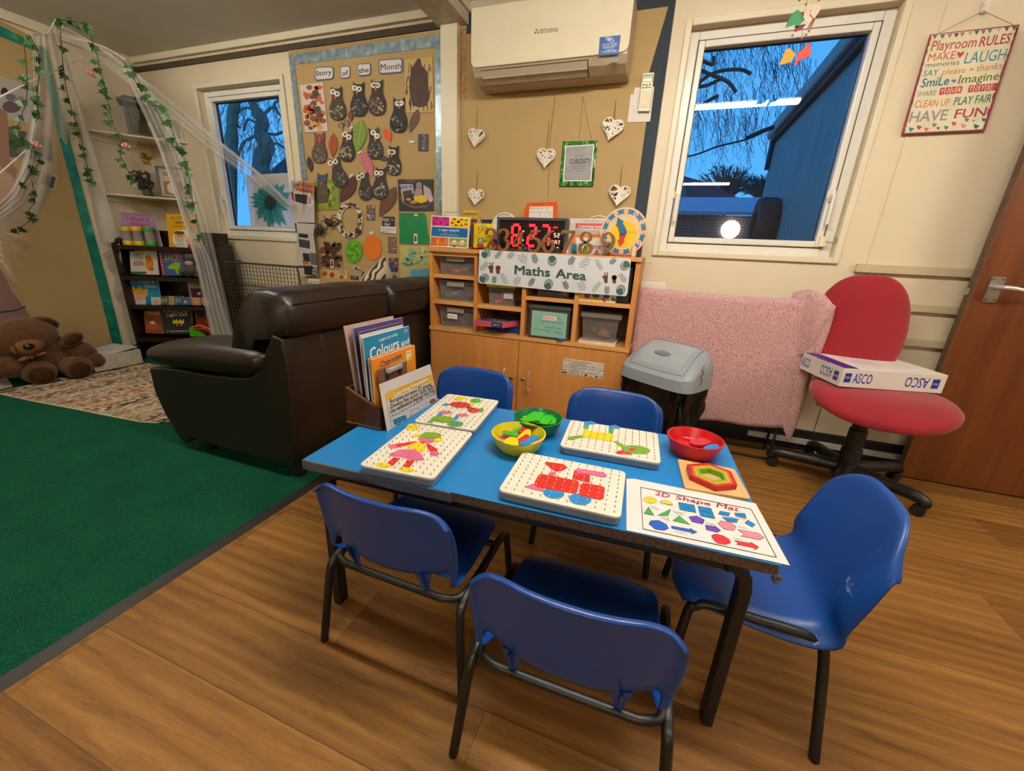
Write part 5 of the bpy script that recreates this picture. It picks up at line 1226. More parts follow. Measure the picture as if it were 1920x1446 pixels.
for x, y, s_, col in ((200, 1268, 22, '#b03040'), (195, 1312, 18, '#2f6a50'), (262, 1298, 30, '#2b7f9a'), (342, 1278, 30, '#a3304f'), (415, 1298, 28, '#c0703e'), (495, 1252, 26, '#7a6a8c'), (533, 1286, 20, '#3a4a38'), (614, 1280, 28, '#2b8090'), (692, 1240, 30, '#b8404c'), (788, 1264, 32, '#cf8878'), (820, 1202, 26, '#1f7a80'), (888, 1212, 16, '#c0703e'), (915, 1268, 34, '#1f5f7c'), (990, 1200, 28, '#2f7a48')): pg.poly([(x - s_ * .8, y - s_ * .7), (x + s_ * .9, y - s_ * .2), (x - s_ * .2, y + s_ * .9), (x - s_ * .8, y + s_ * .3)], c_(col), 2)
rng = random.Random(12)
for k in range(24):
    f = rng.random(); x = 455 - 275 * f; y = 360 + 960 * f; pg.poly([(x, y), (x + 10, y + 4), (x + 4, y + 34), (x - 6, y + 34)], c_('#8a2f42'), 1)
    x = 1330 - 350 * f; y = 262 + 1020 * f; pg.poly([(x, y), (x - 14, y + 4), (x - 20, y + 34), (x - 8, y + 34)], c_('#8a2f42'), 1)
pg.build('lettering', rs)
b = MB(); hk = P(*pxk(KS, 985, 110), y=2.577)
for q in ((545, 330), (1285, 248)): b.tube([P(*pxk(KS, *q), y=2.577), hk], .0013, M('#9a8a64', .7), 5)
b.build('string', rs)
b = MB(); h2 = P(*pxk(KS, 1015, 40), y=2.59); b.rbox((h2.x - .012, 2.588, h2.z - .03), (h2.x + .012, WY, h2.z + .012), UPVC, .006, 3, 1); b.tube(curve_pts([(hk.x, 2.59, hk.z + .03), (hk.x, 2.574, hk.z + .012), (hk.x, 2.568, hk.z - .004), (hk.x, 2.572, hk.z + .004)], 4), .003, UPVC, 6); tag(b.build('wall_hook'), 'small white stick-on hook above the rules sign', 'hook')
# ================================================================== on the play table
K4c = (560, 570, 4.132); K5c = (900, 740, 3.310)
ivory = M('#ded9c8', .4, var=.02); frost = film_mat('frosted_tray', '#8d9ba5', .78, .3); pegm = M('#c9c4b4', .35)
cR = lambda h: M(h, .38, var=.04)
RED, PNK, YEL, GRN, BLU, OLV = cR('#c8251d'), cR('#d0618a'), cR('#dfcb12'), cR('#3fa32a'), cR('#1f7fbe'), cR('#6a9a22')
ZB = TZ + .026
def pegboard(cx, cy, rot, label, K, draw, w=.272, h=.200, cols=13, rows=10):
    t = thing('peg_board', label, 'peg board', (cx, cy, TZ), rot, 'peg boards on the table')
    b = MB(); b.rbox((-w / 2 + .003, -h / 2 + .003, .0005), (w / 2 - .003, h / 2 - .003, .021), frost, .016, 5); b.build('frosted_tray', t, local=True, bevel=.003)
    b = MB(); b.rbox((-w / 2, -h / 2, .0195), (w / 2, h / 2, .026), ivory, .014, 5); b.build('peg_plate', t, local=True, bevel=.0015)
    b = MB()
    for i in range(cols):
        for j in range(rows):
            x = (i - (cols - 1) / 2) * (w - .03) / (cols - 1); y = (j - (rows - 1) / 2) * (h - .028) / (rows - 1)
            b.tube([(x, y, .026), (x, y, .0315)], .0015, pegm, 6)
    o = b.build('studs', t, local=True, sharp=40); o['kind'] = 'stuff'
    pg = Page(on_z(ZB + .0003, K), NZ); draw(pg)
    o = pg.mb.build('pattern_card', None); o.parent = t
    inv = (Matrix.Translation((cx, cy, TZ)) @ RZ(rot)).inverted()
    me = o.data; base = V(o.location)
    for q in me.vertices: q.co = inv @ (q.co + base)
    o.location = (0, 0, 0)
    return t
def d_girl(p):
    p.ell((885, 955), 50, 27, YEL); p.poly([(865, 1020), (950, 1003), (945, 1030), (875, 1035)], YEL); p.ell((1025, 1022), 82, 27, OLV, 2); p.ell((990, 1050), 66, 30, PNK, 1, rot=.1)
    p.ell((1085, 1050), 35, 20, YEL, 2); p.poly([(700, 1100), (720, 1090), (880, 1068), (925, 1070), (900, 1085), (745, 1118)], RED); p.ell((730, 1106), 38, 16, PNK, 2)
    p.poly([(985, 1090), (1010, 1085), (1065, 1120), (1080, 1150), (1030, 1160), (1005, 1130)], RED); p.ell((1052, 1162), 38, 20, PNK, 2)
    p.poly([(860, 1090), (930, 1070), (985, 1090), (985, 1130), (960, 1150), (840, 1125)], YEL, 2)
    p.poly([(700, 1165), (790, 1130), (900, 1130), (950, 1160), (975, 1215), (900, 1215), (780, 1185), (710, 1182)], PNK, 3)
    p.poly([(735, 1190), (790, 1198), (725, 1258), (680, 1240)], RED, 2); p.poly([(840, 1208), (900, 1218), (850, 1278), (800, 1268)], RED, 2); p.ell((655, 1250), 60, 18, YEL, 3, rot=.08); p.ell((835, 1285), 60, 18, YEL, 3, rot=.12); p.poly([(940, 1070), (975, 1068), (975, 1082), (950, 1085)], RED, 3)
def d_mouse(p):
    p.poly([(1200, 740), (1230, 715), (1295, 725), (1290, 745), (1230, 752)], YEL); p.ell((1372, 750), 42, 17, GRN); p.ell((1250, 783), 82, 23, RED, 2, rot=.05); p.ell((1140, 782), 32, 9, BLU, 2, rot=-.1); p.poly([(1320, 775), (1340, 755), (1362, 775), (1345, 790)], YEL, 1)
    p.ell((1320, 806), 22, 10, cR('#5a3a8a'), 3); p.ell((1350, 825), 45, 20, RED, 3); p.ell((1410, 825), 25, 17, OLV, 2)
    p.poly([(1065, 875), (1090, 835), (1125, 840), (1105, 880)], BLU); p.ell((1138, 842), 45, 13, PNK, 2); p.poly([(1195, 895), (1225, 855), (1250, 860), (1225, 900)], BLU); p.ell((1268, 862), 45, 12, PNK, 2)
    p.ell((1120, 895), 92, 26, OLV, 3, rot=.05); p.poly([(990, 920), (1040, 880), (1060, 900), (1030, 925)], OLV, 3); p.ell((1213, 932), 62, 24, OLV, 3); p.ell((1215, 932), 32, 13, BLU, 4)
def rr(p, q, m, lay=1): p.poly(q, m, lay)
def d_train(p):
    p.poly([(400, 425), (415, 418), (520, 432), (545, 455), (510, 475), (470, 480), (440, 462)], RED); p.ell((448, 492), 25, 13, PNK)
    p.poly([(340, 540), (365, 498), (380, 493), (600, 535), (618, 548), (605, 605), (590, 618), (350, 575), (338, 565)], RED, 2); p.poly([(280, 572), (345, 548), (400, 580), (392, 602), (320, 590)], PNK, 1)
    p.poly([(585, 470), (683, 490), (680, 550), (572, 525)], RED, 1); p.poly([(588, 470), (605, 458), (770, 485), (790, 505), (770, 518), (690, 500), (600, 488)], PNK, 2)
    p.poly([(622, 558), (640, 548), (760, 570), (775, 582), (768, 645), (750, 656), (625, 632), (612, 620)], RED, 2); p.line([(615, 535), (618, 560), (600, 622)], 4, ivory, 3)
    p.ell((458, 613), 66, 33, BLU, 1, rot=.1); p.ell((622, 650), 70, 36, BLU, 1, rot=.1)
def d_dog(p):
    p.poly([(648, 168), (690, 165), (718, 175), (712, 188), (678, 186), (675, 196), (645, 192)], BLU, 2); p.poly([(645, 186), (675, 190), (672, 218), (640, 212)], GRN, 1); p.poly([(800, 195), (840, 188), (872, 203), (868, 215), (830, 212), (826, 222), (798, 216)], BLU, 2); p.poly([(800, 212), (832, 216), (826, 245), (796, 238)], GRN, 1)
    p.poly([(640, 225), (655, 222), (828, 248), (832, 262), (820, 292), (640, 265), (632, 250)], YEL, 2)
    p.poly([(545, 268), (560, 260), (640, 252), (645, 264), (570, 284), (545, 280)], OLV, 1); p.poly([(825, 290), (850, 290), (895, 315), (885, 328), (860, 320)], OLV, 1); p.ell((968, 343), 90, 26, OLV, 2, rot=.1); p.poly([(838, 355), (880, 345), (920, 350), (950, 362), (930, 374), (850, 370)], RED, 1); p.ell((945, 343), 20, 10, RED, 3)
pegboard(-.574, 1.128, 1.67, 'peg board patterned with a red and green pair of mice, beside the book box', K4c, d_mouse)
pegboard(-.545, .845, 1.66, 'peg board patterned with a girl in a pink skirt', K4c, d_girl)
pegboard(-.146, .842, .035, 'peg board patterned with a red train on blue wheels', K5c, d_train)
pegboard(-.072, 1.122, .055, 'peg board patterned with a yellow dog, in front of the chair by the bin', K5c, d_dog)

# ---- bowls with loose pieces
def bowl(px_l, px_r, base_r, label, col, h=.052, ell=1.0):
    l = P(*px_l, z=TZ + h); r = P(*px_r, z=TZ + h); c = (l + r) / 2; R_ = (r - l).length / 2
    t = thing('bowl', label, 'bowl', (c.x, c.y, TZ), 0, 'coloured bowls on the table')
    prof = [(.002, .0006), (base_r, .0006), (base_r + .008, .004), (R_ * .84, h * .38), (R_ * .93, h * .72), (R_ * .985, h * .93), (R_, h), (R_ - .004, h + .001), (R_ * .93 - .004, h * .76), (R_ * .84 - .004, h * .42), (base_r + .004, .007), (base_r - .003, .0045), (.002, .0045)]
    b = MB(); b.lathe(prof, M(col, .35, var=.03), 56, (c.x, c.y, TZ)); b.build('body', t, sharp=60)
    return c, R_
cy_, ry = bowl((922, 807), (1024, 815), .046, 'yellow bowl of mixed coloured shape pieces', '#d6c41a')
cg_, rg = bowl((963, 779), (1055, 784), .044, 'dark green bowl of bright green pieces', '#0c6a3a')
cr_, rr_ = bowl((1251, 812), (1359, 829), .052, 'red bowl of red and blue pieces at the table edge', '#c0101f')
def chip_piece(K, pts, z, m, label, group, holes=(), th=.0035, tilt=None):
    pg = Page(on_z(z, K), NZ); pg.slab(pts, m, th)
    for q in holes: pg.ell(q, 9, 7, INK, 0, 8)
    tag(pg.build('shape_piece', bevel=.0006), label, 'toy piece', group)
KB2 = (910, 750, 12.0)
def ellp(cx, cy, rx, ry_, rot=0, n=20): return [(cx + rx * math.cos(2 * PI * k / n) * math.cos(rot) - ry_ * math.sin(2 * PI * k / n) * math.sin(rot), cy + rx * math.cos(2 * PI * k / n) * math.sin(rot) + ry_ * math.sin(2 * PI * k / n) * math.cos(rot)) for k in range(n)]
def bar(x0, y0, x1, y1, w_, n=7):
    a = math.atan2(y1 - y0, x1 - x0); return [(x1 + w_ * math.cos(a - PI / 2 + PI * k / n), y1 + w_ * math.sin(a - PI / 2 + PI * k / n) * .85) for k in range(n + 1)] + [(x0 + w_ * math.cos(a + PI / 2 + PI * k / n), y0 + w_ * math.sin(a + PI / 2 + PI * k / n) * .85) for k in range(n + 1)]
gy = 'pieces in the yellow bowl'
ZY = TZ + .026
for k, (pts, m, lab, holes) in enumerate((
    (bar(310, 730, 640, 690, 58), YEL, 'yellow bar piece lying along the far side of the yellow bowl', ((315, 735),)),
    (ellp(420, 850, 150, 75, -.2), PNK, 'large pink oval piece in the yellow bowl', ((455, 810),)),
    ([(1040, 590), (1240, 690), (1235, 770), (1120, 740), (1040, 680)], cR('#0d4a66'), 'dark blue piece at the back of the yellow bowl', ()),
    (ellp(1215, 915, 85, 45, -.3), PNK, 'small pink piece at the edge of the yellow bowl', ()),
    ([(1180, 800), (1290, 760), (1270, 830), (1180, 880)], GRN, 'small green piece behind the blue strip in the yellow bowl', ()),
    ([(640, 640), (800, 600), (850, 610), (700, 740), (600, 720)], GRN, 'green piece tucked under the red rectangle in the yellow bowl', ()),
    ([(710, 700), (940, 565), (1070, 690), (830, 745)], RED, 'red rectangular piece at the back of the yellow bowl', ()),
    ([(370, 700), (440, 680), (750, 740), (750, 800), (680, 825), (560, 785), (390, 755)], GRN, 'green pointed piece lying over the yellow bar in the yellow bowl', ((440, 718), (575, 745), (720, 780))),
    ([(700, 850), (900, 670), (980, 655), (1030, 700), (1010, 820), (760, 880)], YEL, 'yellow rounded triangle in the middle of the yellow bowl', ((950, 715),)),
    (bar(790, 910, 930, 820, 62), RED, 'red rounded bar beside the blue strip in the yellow bowl', ((795, 915), (920, 828))),
    ([(400, 960), (440, 890), (540, 832), (650, 830), (730, 880), (745, 960), (720, 1020), (600, 1010)], YEL, 'large yellow disc at the front of the yellow bowl', ((630, 860), (430, 945), (550, 970), (680, 1000))),
    ([(740, 1000), (800, 940), (1090, 790), (1180, 800), (1200, 850), (1010, 980), (900, 1020)], BLU, 'blue strip piece with round holes in the yellow bowl', ((1110, 845), (975, 925), (838, 1000))),
)): chip_piece(KB2, pts, ZY + .0026 * k, m, lab, gy, holes)
gg = 'pieces in the green bowl'; BG = cR('#2fb51a')
for k, (pts, m, lab, holes) in enumerate((
    ([(720, 410), (800, 375), (900, 385), (870, 430), (760, 440)], cR('#d8642a'), 'small orange piece at the side of the green bowl', ()),
    ([(800, 370), (830, 310), (940, 265), (1040, 290), (1000, 340), (860, 380)], YEL, 'yellow piece behind the green ones in the green bowl', ()),
    ([(1050, 480), (1200, 470), (1400, 540), (1500, 430), (1540, 400), (1480, 540), (1250, 530)], YEL, 'yellow piece under the green ones in the green bowl', ()),
    ([(1480, 480), (1540, 380), (1615, 400), (1590, 520), (1470, 545)], BG, 'small bright green piece at the end of the green bowl', ()),
    ([(1200, 460), (1370, 320), (1545, 345), (1500, 440), (1400, 545), (1260, 530)], BG, 'bright green square in the green bowl', ()),
    ([(780, 440), (1090, 255), (1370, 290), (1210, 450), (900, 490)], BG, 'largest bright green piece in the green bowl', ((1075, 375), (1195, 335))),
)): chip_piece(KB2, pts, TZ + .028 + .003 * k, m, lab, gg, holes)
gr_ = 'pieces in the red bowl'; KR = (1230, 780, 9.037)
for k, (pts, m, lab, holes) in enumerate((
    ([(340, 410), (420, 370), (640, 380), (760, 480), (800, 550), (600, 520), (400, 450)], RED, 'flat red piece on the bottom of the red bowl', ((480, 440), (370, 395))),
    (bar(430, 340, 640, 390, 35), RED, 'red bar under the pink strip in the red bowl', ()),
    (bar(430, 325, 640, 378, 32), PNK, 'pink strip piece in the red bowl', ((450, 330), (560, 365))),
    (ellp(755, 445, 190, 62), RED, 'lower red oval of the two stacked in the red bowl', ()),
    (ellp(757, 428, 190, 60), cR('#c73440'), 'upper red oval of the two stacked in the red bowl', ((690, 395), (880, 400), (715, 432))),
    ([(770, 550), (880, 490), (960, 470), (1080, 485), (1125, 520), (1050, 545), (900, 560)], BLU, 'blue leaf-shaped piece in the red bowl', ()),
)): chip_piece(KR, pts, TZ + .017 + .0036 * k, m, lab, gr_, holes, .0034)

# ---- nested hexagon puzzle
hx_ = thing('hexagon_puzzle', 'nested wooden hexagon rings on a square wooden base', 'puzzle', tuple(P(1325, 905, z=TZ)))
pw = M('#d3a86c', .5, var=.07, scale=12)
pg = Page(on_z(TZ + .008, KR), NZ); pg.slab([(368, 735), (400, 730), (1310, 890), (1340, 910), (1598, 1375), (1580, 1400), (500, 1215), (480, 1190)], pw, .0075); pg.build('base', hx_, bevel=.001)
outer = [(525, 820), (875, 790), (1275, 940), (1380, 1165), (1020, 1200), (580, 1005)]
cen = (955, 995); zt = TZ + .022
def hexring(k0, k1, m):
    O_ = [P(KR[0] + (cen[0] + (x - cen[0]) * k0) / KR[2], KR[1] + (cen[1] + (y - cen[1]) * k0) / KR[2], z=zt) for x, y in outer]
    I_ = [P(KR[0] + (cen[0] + (x - cen[0]) * k1) / KR[2], KR[1] + (cen[1] + (y - cen[1]) * k1) / KR[2], z=zt) for x, y in outer]
    dz = V((0, 0, -.0138)); b = MB(); vs = O_ + I_ + [p + dz for p in O_] + [p + dz for p in I_]; fs = []
    for i in range(6):
        j = (i + 1) % 6; fs += [(i, 6 + i, 6 + j, j), (12 + i, 12 + j, 18 + j, 18 + i), (i, j, 12 + j, 12 + i), (6 + i, 18 + i, 18 + j, 6 + j)]
    b.add(vs, fs, m); b.build('hexagon_ring', hx_, bevel=.0006)
for k0, k1, col in ((1, .845, '#b3211d'), (.838, .735, '#d96a20'), (.728, .625, '#d8a816'), (.618, .49, '#6aa31c')): hexring(k0, k1, M(col, .4, var=.04))

# ---- shape mat
KM = (1160, 890, 5.818)
sm = Page(on_z(TZ + .0022, KM), NZ)
pap = M('#dedad4', .35, var=.01)
sm.slab([(85, 45), (170, 45), (1495, 315), (1868, 990), (85, 605)], pap, .0012)
OUT = M('#2b2b33', .5)
sm.line([(238, 140), (1445, 380), (1722, 907), (265, 595)], 7, OUT, 1, True)
sm.text('2D', (395, 225), (555, 258), (8, -42), M('#a3243c', .5), 2, .05); sm.text('Shape', (618, 270), (1000, 345), (10, -42), M('#a3243c', .5), 2, .05); sm.text('Mat', (1065, 355), (1310, 408), (14, -46), M('#a3243c', .5), 2, .05)
def shp(pts, col): 
    sm.poly(pts, M(col, .4), 1); sm.line(pts, 3, OUT, 2, True)
sm.ell((343, 280), 74, 36, OUT, 1, rot=.15); sm.ell((343, 280), 71, 33, YEL, 2, rot=.15); shp([(445, 297), (475, 285), (530, 288), (575, 312), (592, 332), (520, 325)], '#dcca1c')
for q in ([(325, 355), (388, 450), (275, 428)], [(568, 380), (540, 452), (422, 448)], [(660, 452), (775, 548), (590, 505)]): shp(q, '#3f9a44')
for q in ([(650, 305), (825, 335), (845, 420), (665, 385)], [(862, 345), (1008, 372), (1052, 485), (892, 455)], [(1105, 400), (1215, 422), (1200, 458), (1088, 435)], [(1262, 420), (1378, 428), (1392, 480), (1278, 458)], [(1120, 462), (1305, 492), (1285, 528), (1180, 510)], [(1410, 500), (1492, 548), (1455, 580), (1378, 525)]): shp(q, '#0f76b5')
shp([(762, 463), (850, 452), (937, 498), (915, 543), (800, 518)], '#5d3a9c'); shp([(942, 552), (1060, 570), (1112, 612), (1080, 635), (955, 605)], '#5d3a9c')
shp([(328, 540), (350, 505), (435, 502), (520, 545), (545, 590), (500, 613), (400, 600)], '#1f58b8'); shp([(572, 562), (775, 600), (780, 588), (855, 632), (795, 652), (790, 635), (580, 590)], '#1f58b8')
shp([(1080, 535), (1112, 508), (1215, 522), (1280, 572), (1260, 615), (1150, 600)], '#d97f92'); shp([(1295, 600), (1520, 640), (1588, 690), (1540, 715), (1330, 675), (1370, 655)], '#d97f92')
shp([(1010, 668), (1055, 650), (1130, 665), (1205, 708), (1222, 750), (1165, 768), (1075, 750), (1025, 705)], '#cf2d33'); shp([(1262, 722), (1440, 752), (1440, 738), (1528, 795), (1485, 825), (1470, 802), (1285, 765), (1300, 748)], '#cf2d33')
for tx_, x0, y0, x1, y1 in (('Circle', 305, 270, 375, 284), ('Semi Circle', 455, 325, 580, 348), ('Scalene', 345, 355, 420, 370), ('Triangle', 355, 375, 445, 392), ('Isosceles', 460, 470, 550, 487), ('Triangle', 465, 487, 555, 507), ('Equilateral', 590, 410, 715, 432), ('Triangle', 610, 432, 705, 452), ('Square', 710, 362, 790, 378), ('Rectangle', 895, 405, 1000, 425), ('Quadrilaterals', 1210, 472, 1385, 500), ('Pentagons', 945, 535, 1060, 557), ('Heptagons', 605, 625, 735, 652), ('Hexagons', 1295, 578, 1410, 600), ('Octagons', 1245, 698, 1360, 722), ('A shape mat for learning at home and school', 790, 712, 1130, 778)):
    sm.text(tx_, (x0, y0), (x1, y1), (1, -12), OUT, 3)
tag(sm.build('shape_mat'), 'white printed mat of coloured flat shapes under a red heading', 'mat')

# ---- book box and what stands in it
KX = (630, 580, 6.025)
bb = thing('book_box', 'dark wooden magazine box with sloping sides holding books', 'book box', (-.80, 1.06, TZ))
dw = wood_mat('old_box_wood', [(.3, '#3a2010'), (.5, '#54301a'), (.7, '#6b4126')], 'Y', 20, 5, .4, .1)
bx0, bx1, by0, by1 = -.866, -.742, .928, 1.212
for y in (by0, by1 - .010):
    b = MB(); b.prism([(bx0, y, TZ + .001), (bx1, y, TZ + .001), (bx1, y, TZ + .074), (bx1 - .02, y, TZ + .078), (bx0 + .015, y, TZ + .118), (bx0, y, TZ + .122)], (0, .010, 0), dw); b.build('side_panel', bb, bevel=.0015)
b = MB(); b.box((bx0 - .004, by0 - .004, TZ + .0005), (bx1 + .003, by1 + .004, TZ + .009), dw); b.build('base', bb, bevel=.002)
b = MB(); b.box((bx0, by0 + .01, TZ + .009), (bx0 + .008, by1 - .01, TZ + .12), dw); b.build('back_panel', bb)
b = MB(); b.box((bx1 - .008, by0 + .01, TZ + .009), (bx1, by1 - .01, TZ + .07), dw); b.build('front_panel', bb)
def leanmap(x, y0, L, zt, lean, z0=TZ + .011):
    """cover frame: a 0..1 away from the camera, b 0..1 downward; the top leans back toward -x"""
    return frame((x - lean, y0, zt), (0, L, 0), (lean, 0, z0 - zt))
def bookin(x, y0, L, zt, lean, th, m, side, label, cat='book', name='book', draw=None):
    y0 = max(y0, .941); t = thing(name, label, cat, (x, y0 + L / 2, TZ + .011), 0, 'books in the wooden box')
    mp = leanmap(x, y0, L, zt, lean); nn = V((zt - TZ - .011, 0, lean)).normalized()
    pg = Page(mp, nn); pg.slab([(0, 0), (1, 0), (1, 1), (0, 1)], m, th, side); pg.build('cover', t)
    if draw: pg = Page(mp, nn); draw(pg); pg.build('cover_print', t)
    return t
bookin(-.822, .937, .240, .798, .038, .003, M('#b99a92', .5), None, 'tall pinkish folder standing at the back of the wooden box', 'folder', 'folder')
bookin(-.812, .950, .250, .793, .022, .006, M('#453f73', .45), M('#c9b8a6', .6), 'tall purple book in front of the pinkish folder', )
bookin(-.802, .955, .215, .782, .016, .004, M('#3f3a6c', .45), M('#c9a98a', .6), 'second purple book, thin, behind the white one')
bookin(-.793, .945, .215, .776, .014, .004, M('#d5d0c8', .5), None, 'white-backed book just behind the blue writing book')
def d_col(p):
    p.text('Learn to write', (.30, .09), (.70, .075), (0, -.042), WHITE, 1, .012); p.text('Colours', (.09, .262), (.72, .232), (0, -.13), WHITE, 1, .014); p.text('and', (.77, .225), (.97, .215), (0, -.075), WHITE, 1, .012); p.text('Wipe', (.86, .045), (.96, .04), (0, -.02), WHITE, 1); p.text('clean', (.86, .07), (.96, .065), (0, -.02), WHITE, 1)
bookin(-.783, .940, .235, .770, .010, .006, M('#1279a3', .3), WHITE, 'blue writing book with white lettering about colours', draw=d_col)
bookin(-.771, .940, .222, .710, .006, .005, M('#d9591a', .35), M('#e0d2b4', .6), 'thin orange book directly behind the Opposites book')
def d_opp(p):
    p.text('Opposites', (.16, .155), (.66, .125), (0, -.088), M('#4a2a6c', .4), 1, .012); p.rect(.76, .05, .90, .22, M('#e8dca8', .4), 1); p.poly([(.77, .21), (.89, .13), (.89, .21)], M('#d9b01c', .4), 2); p.text('fun', (.78, .105), (.88, .10), (0, -.035), M('#2a6a4a', .4), 2)
bookin(-.763, .940, .226, .708, .004, .006, M('#e08a1a', .35), M('#e0d2b4', .6), 'orange Opposites book behind the clipboard', draw=d_opp)
cb = bookin(-.752, .958, .145, .674, .003, .003, M('#b8946c', .5), None, 'small brown clipboard with a silver clip in the wooden box', 'clipboard', 'clipboard')
chm = M('#d4d2cc', .25, metal=.6)
b = MB()
b.rbox((-.755, .985, .655), (-.744, 1.058, .672), chm, .004, 3, 1); b.tube([(-.750, .982, .664), (-.750, 1.062, .664)], .0035, chm, 8)
for y in (.985, 1.055): b.lathe([(.004, 0), (.009, .003), (.009, .006)], chm, 12, (-.752, y, .668), RYm(PI / 2)); 
b.box((-.7505, .982, .640), (-.7475, .996, .658), INK); b.box((-.7505, 1.046, .640), (-.7475, 1.060, .658), INK)
b.build('clip', cb, sharp=40)
pcb = Page(on_x(-.7535, KX), NX); pcb.slab([(465, 690), (800, 585), (805, 745), (485, 850)], M('#6e4a3c', .5), .0015); tag(pcb.build('card_sheet'), 'brown card edge sticking out round the clipboard', 'card')
# learning intention sheet
def sheetmap(a, c):
    p = P(KX[0] + a / KX[2], KX[1] + c / KX[2], x=-.730); return p + V((.010 * max(0, (.65 - p.z)) / .16, 0, 0))
ls = Page(sheetmap, NX)
ls.slab([(485, 850), (1060, 620), (1128, 1055), (550, 1400)], M('#cdc9c6', .4, var=.015), .0008)
ls.poly([(545, 950), (1065, 740), (1080, 800), (555, 1030)], M('#d0a92e', .4)); ls.line([(545, 950), (1065, 740), (1112, 1030), (600, 1330)], 6, M('#cfa534', .4), 2, True)
ls.text('Learning intention', (650, 982), (1025, 800), (-8, -42), WHITE, 3, .02)
for tx_, x0, y0, x1, y1, hh in (('Recognise and name 2D shapes', 600, 1062, 1062, 862, 46), ('-Develop fine motor skills with', 590, 1125, 1085, 892, 46), ('-Use mathematical language matching', 588, 1178, 1095, 925, 44)):
    ls.text(tx_, (x0, y0), (x1, y1), (-6, -hh), INK, 2, .025)
ls.text('-Responds to vocabulary in routine', (600, 1216), (1090, 955), (-4, -20), M('#55525a', .5), 2, .01)
ls.poly([(620, 1245), (755, 1192), (768, 1240), (630, 1295)], M('#2a7dad', .4)); ls.line([(620, 1245), (755, 1192), (768, 1240), (630, 1295)], 5, INK, 2, True); ls.poly([(650, 1300), (740, 1262), (760, 1280), (665, 1318)], INK, 2)
ls.line([(805, 1235), (830, 1135), (910, 1105), (918, 1160), (900, 1195)], 4, M('#5a575c', .5), 2, True); ls.ell((1065, 1035), 38, 26, M('#8a5a50', .5), 2, rot=-.5); ls.text('+ - =', (945, 1090), (1010, 1060), (-3, -26), INK, 2)
tag(ls.build('intention_sheet'), 'white Learning intention sheet leaning on the wooden book box', 'paper')
# ================================================================== story board wall
Q4 = (540, 60, 5.357); Q5 = (540, 320, 6.027)
def flat(name, K, y, pts, col, label, cat, draw=None, th=.0015, group=None, m=None, parent=None, **k):
    pg = Page(on_y(y, K), NY); pg.slab(pts, m or M(col, .6, var=.04), th)
    if draw: draw(pg)
    o = pg.build(name, parent, **k)
    return tag(o, label, cat, group) if parent is None else o
flat('backing_paper', None, 2.588, [(540, 95), (825, 58), (828, 560), (594, 560)], '', 'brown paper sheet behind the owl collages', 'paper', m=kraft, th=.003)
tape = NT('silver_blue_border'); tc = tape.n('TexCoord'); n_ = tape.n('TexNoise', i_Scale=26.0, i_Detail=2.0); tape.l(tc.outputs['Object'], n_.inputs['Vector'])
tape.l(tape.ramp(n_.outputs['Fac'], [(.3, '#6f838c'), (.6, '#8fa3ab'), (.75, '#b5c2c6')]), tape.b.inputs['Base Color']); tape.b.inputs['Roughness'].default_value = .28; tape.b.inputs['Metallic'].default_value = .35
bp = tape.n('Bump', i_Strength=.5, i_Distance=.004); tape.l(n_.outputs['Fac'], bp.inputs['Height']); tape.l(bp.outputs[0], tape.b.inputs['Normal'])
flat('border_strip', None, 2.584, [(541, 103), (826, 64), (826, 87), (544, 122)], '', 'shiny grey-blue border strip along the top of the story board', 'border', m=tape.m, group='border strips of the story board')
flat('border_strip', None, 2.5835, [(815, 66), (827, 64), (829, 470), (819, 470)], '', 'shiny grey-blue border strip beside the wall post', 'border', m=tape.m, group='border strips of the story board')
flat('border_strip', None, 2.5835, [(541, 103), (552, 120), (576, 338), (566, 338)], '', 'shiny grey-blue border strip beside the window', 'border', m=tape.m, group='border strips of the story board')
# title word cards
for wd_, q, t0, t1, hh, lab in (('Story', [(270, 365), (290, 350), (440, 345), (460, 362), (458, 450), (440, 475), (285, 490), (268, 470)], (280, 440), (440, 425), 48, 'word card reading Story'),
    ('of', [(528, 352), (545, 342), (605, 338), (622, 352), (622, 445), (605, 465), (545, 470), (528, 450)], (543, 440), (605, 432), 50, 'word card reading of'),
    ('the', [(698, 325), (715, 318), (815, 312), (830, 325), (828, 415), (812, 435), (720, 445), (700, 425)], (710, 415), (812, 402), 50, 'word card reading the'),
    ('Month', [(908, 290), (925, 278), (1135, 262), (1152, 275), (1150, 390), (1135, 408), (930, 425), (912, 405)], (932, 385), (1135, 370), 62, 'word card reading Month')):
    def dr(p, q=q, t0=t0, t1=t1, hh=hh, wd_=wd_):
        cx = sum(a for a, b in q) / len(q); cy = sum(b for a, b in q) / len(q)
        p.poly([(cx + (a - cx) * .90, cy + (b - cy) * .84) for a, b in q], M('#cfcac4', .5), 1); p.text(wd_, t0, t1, (1, -hh), INK, 2, .015)
    flat('word_card', Q4, 2.582, q, '#55608c', lab + ' in the story board title', 'card', dr, group='story board title cards')
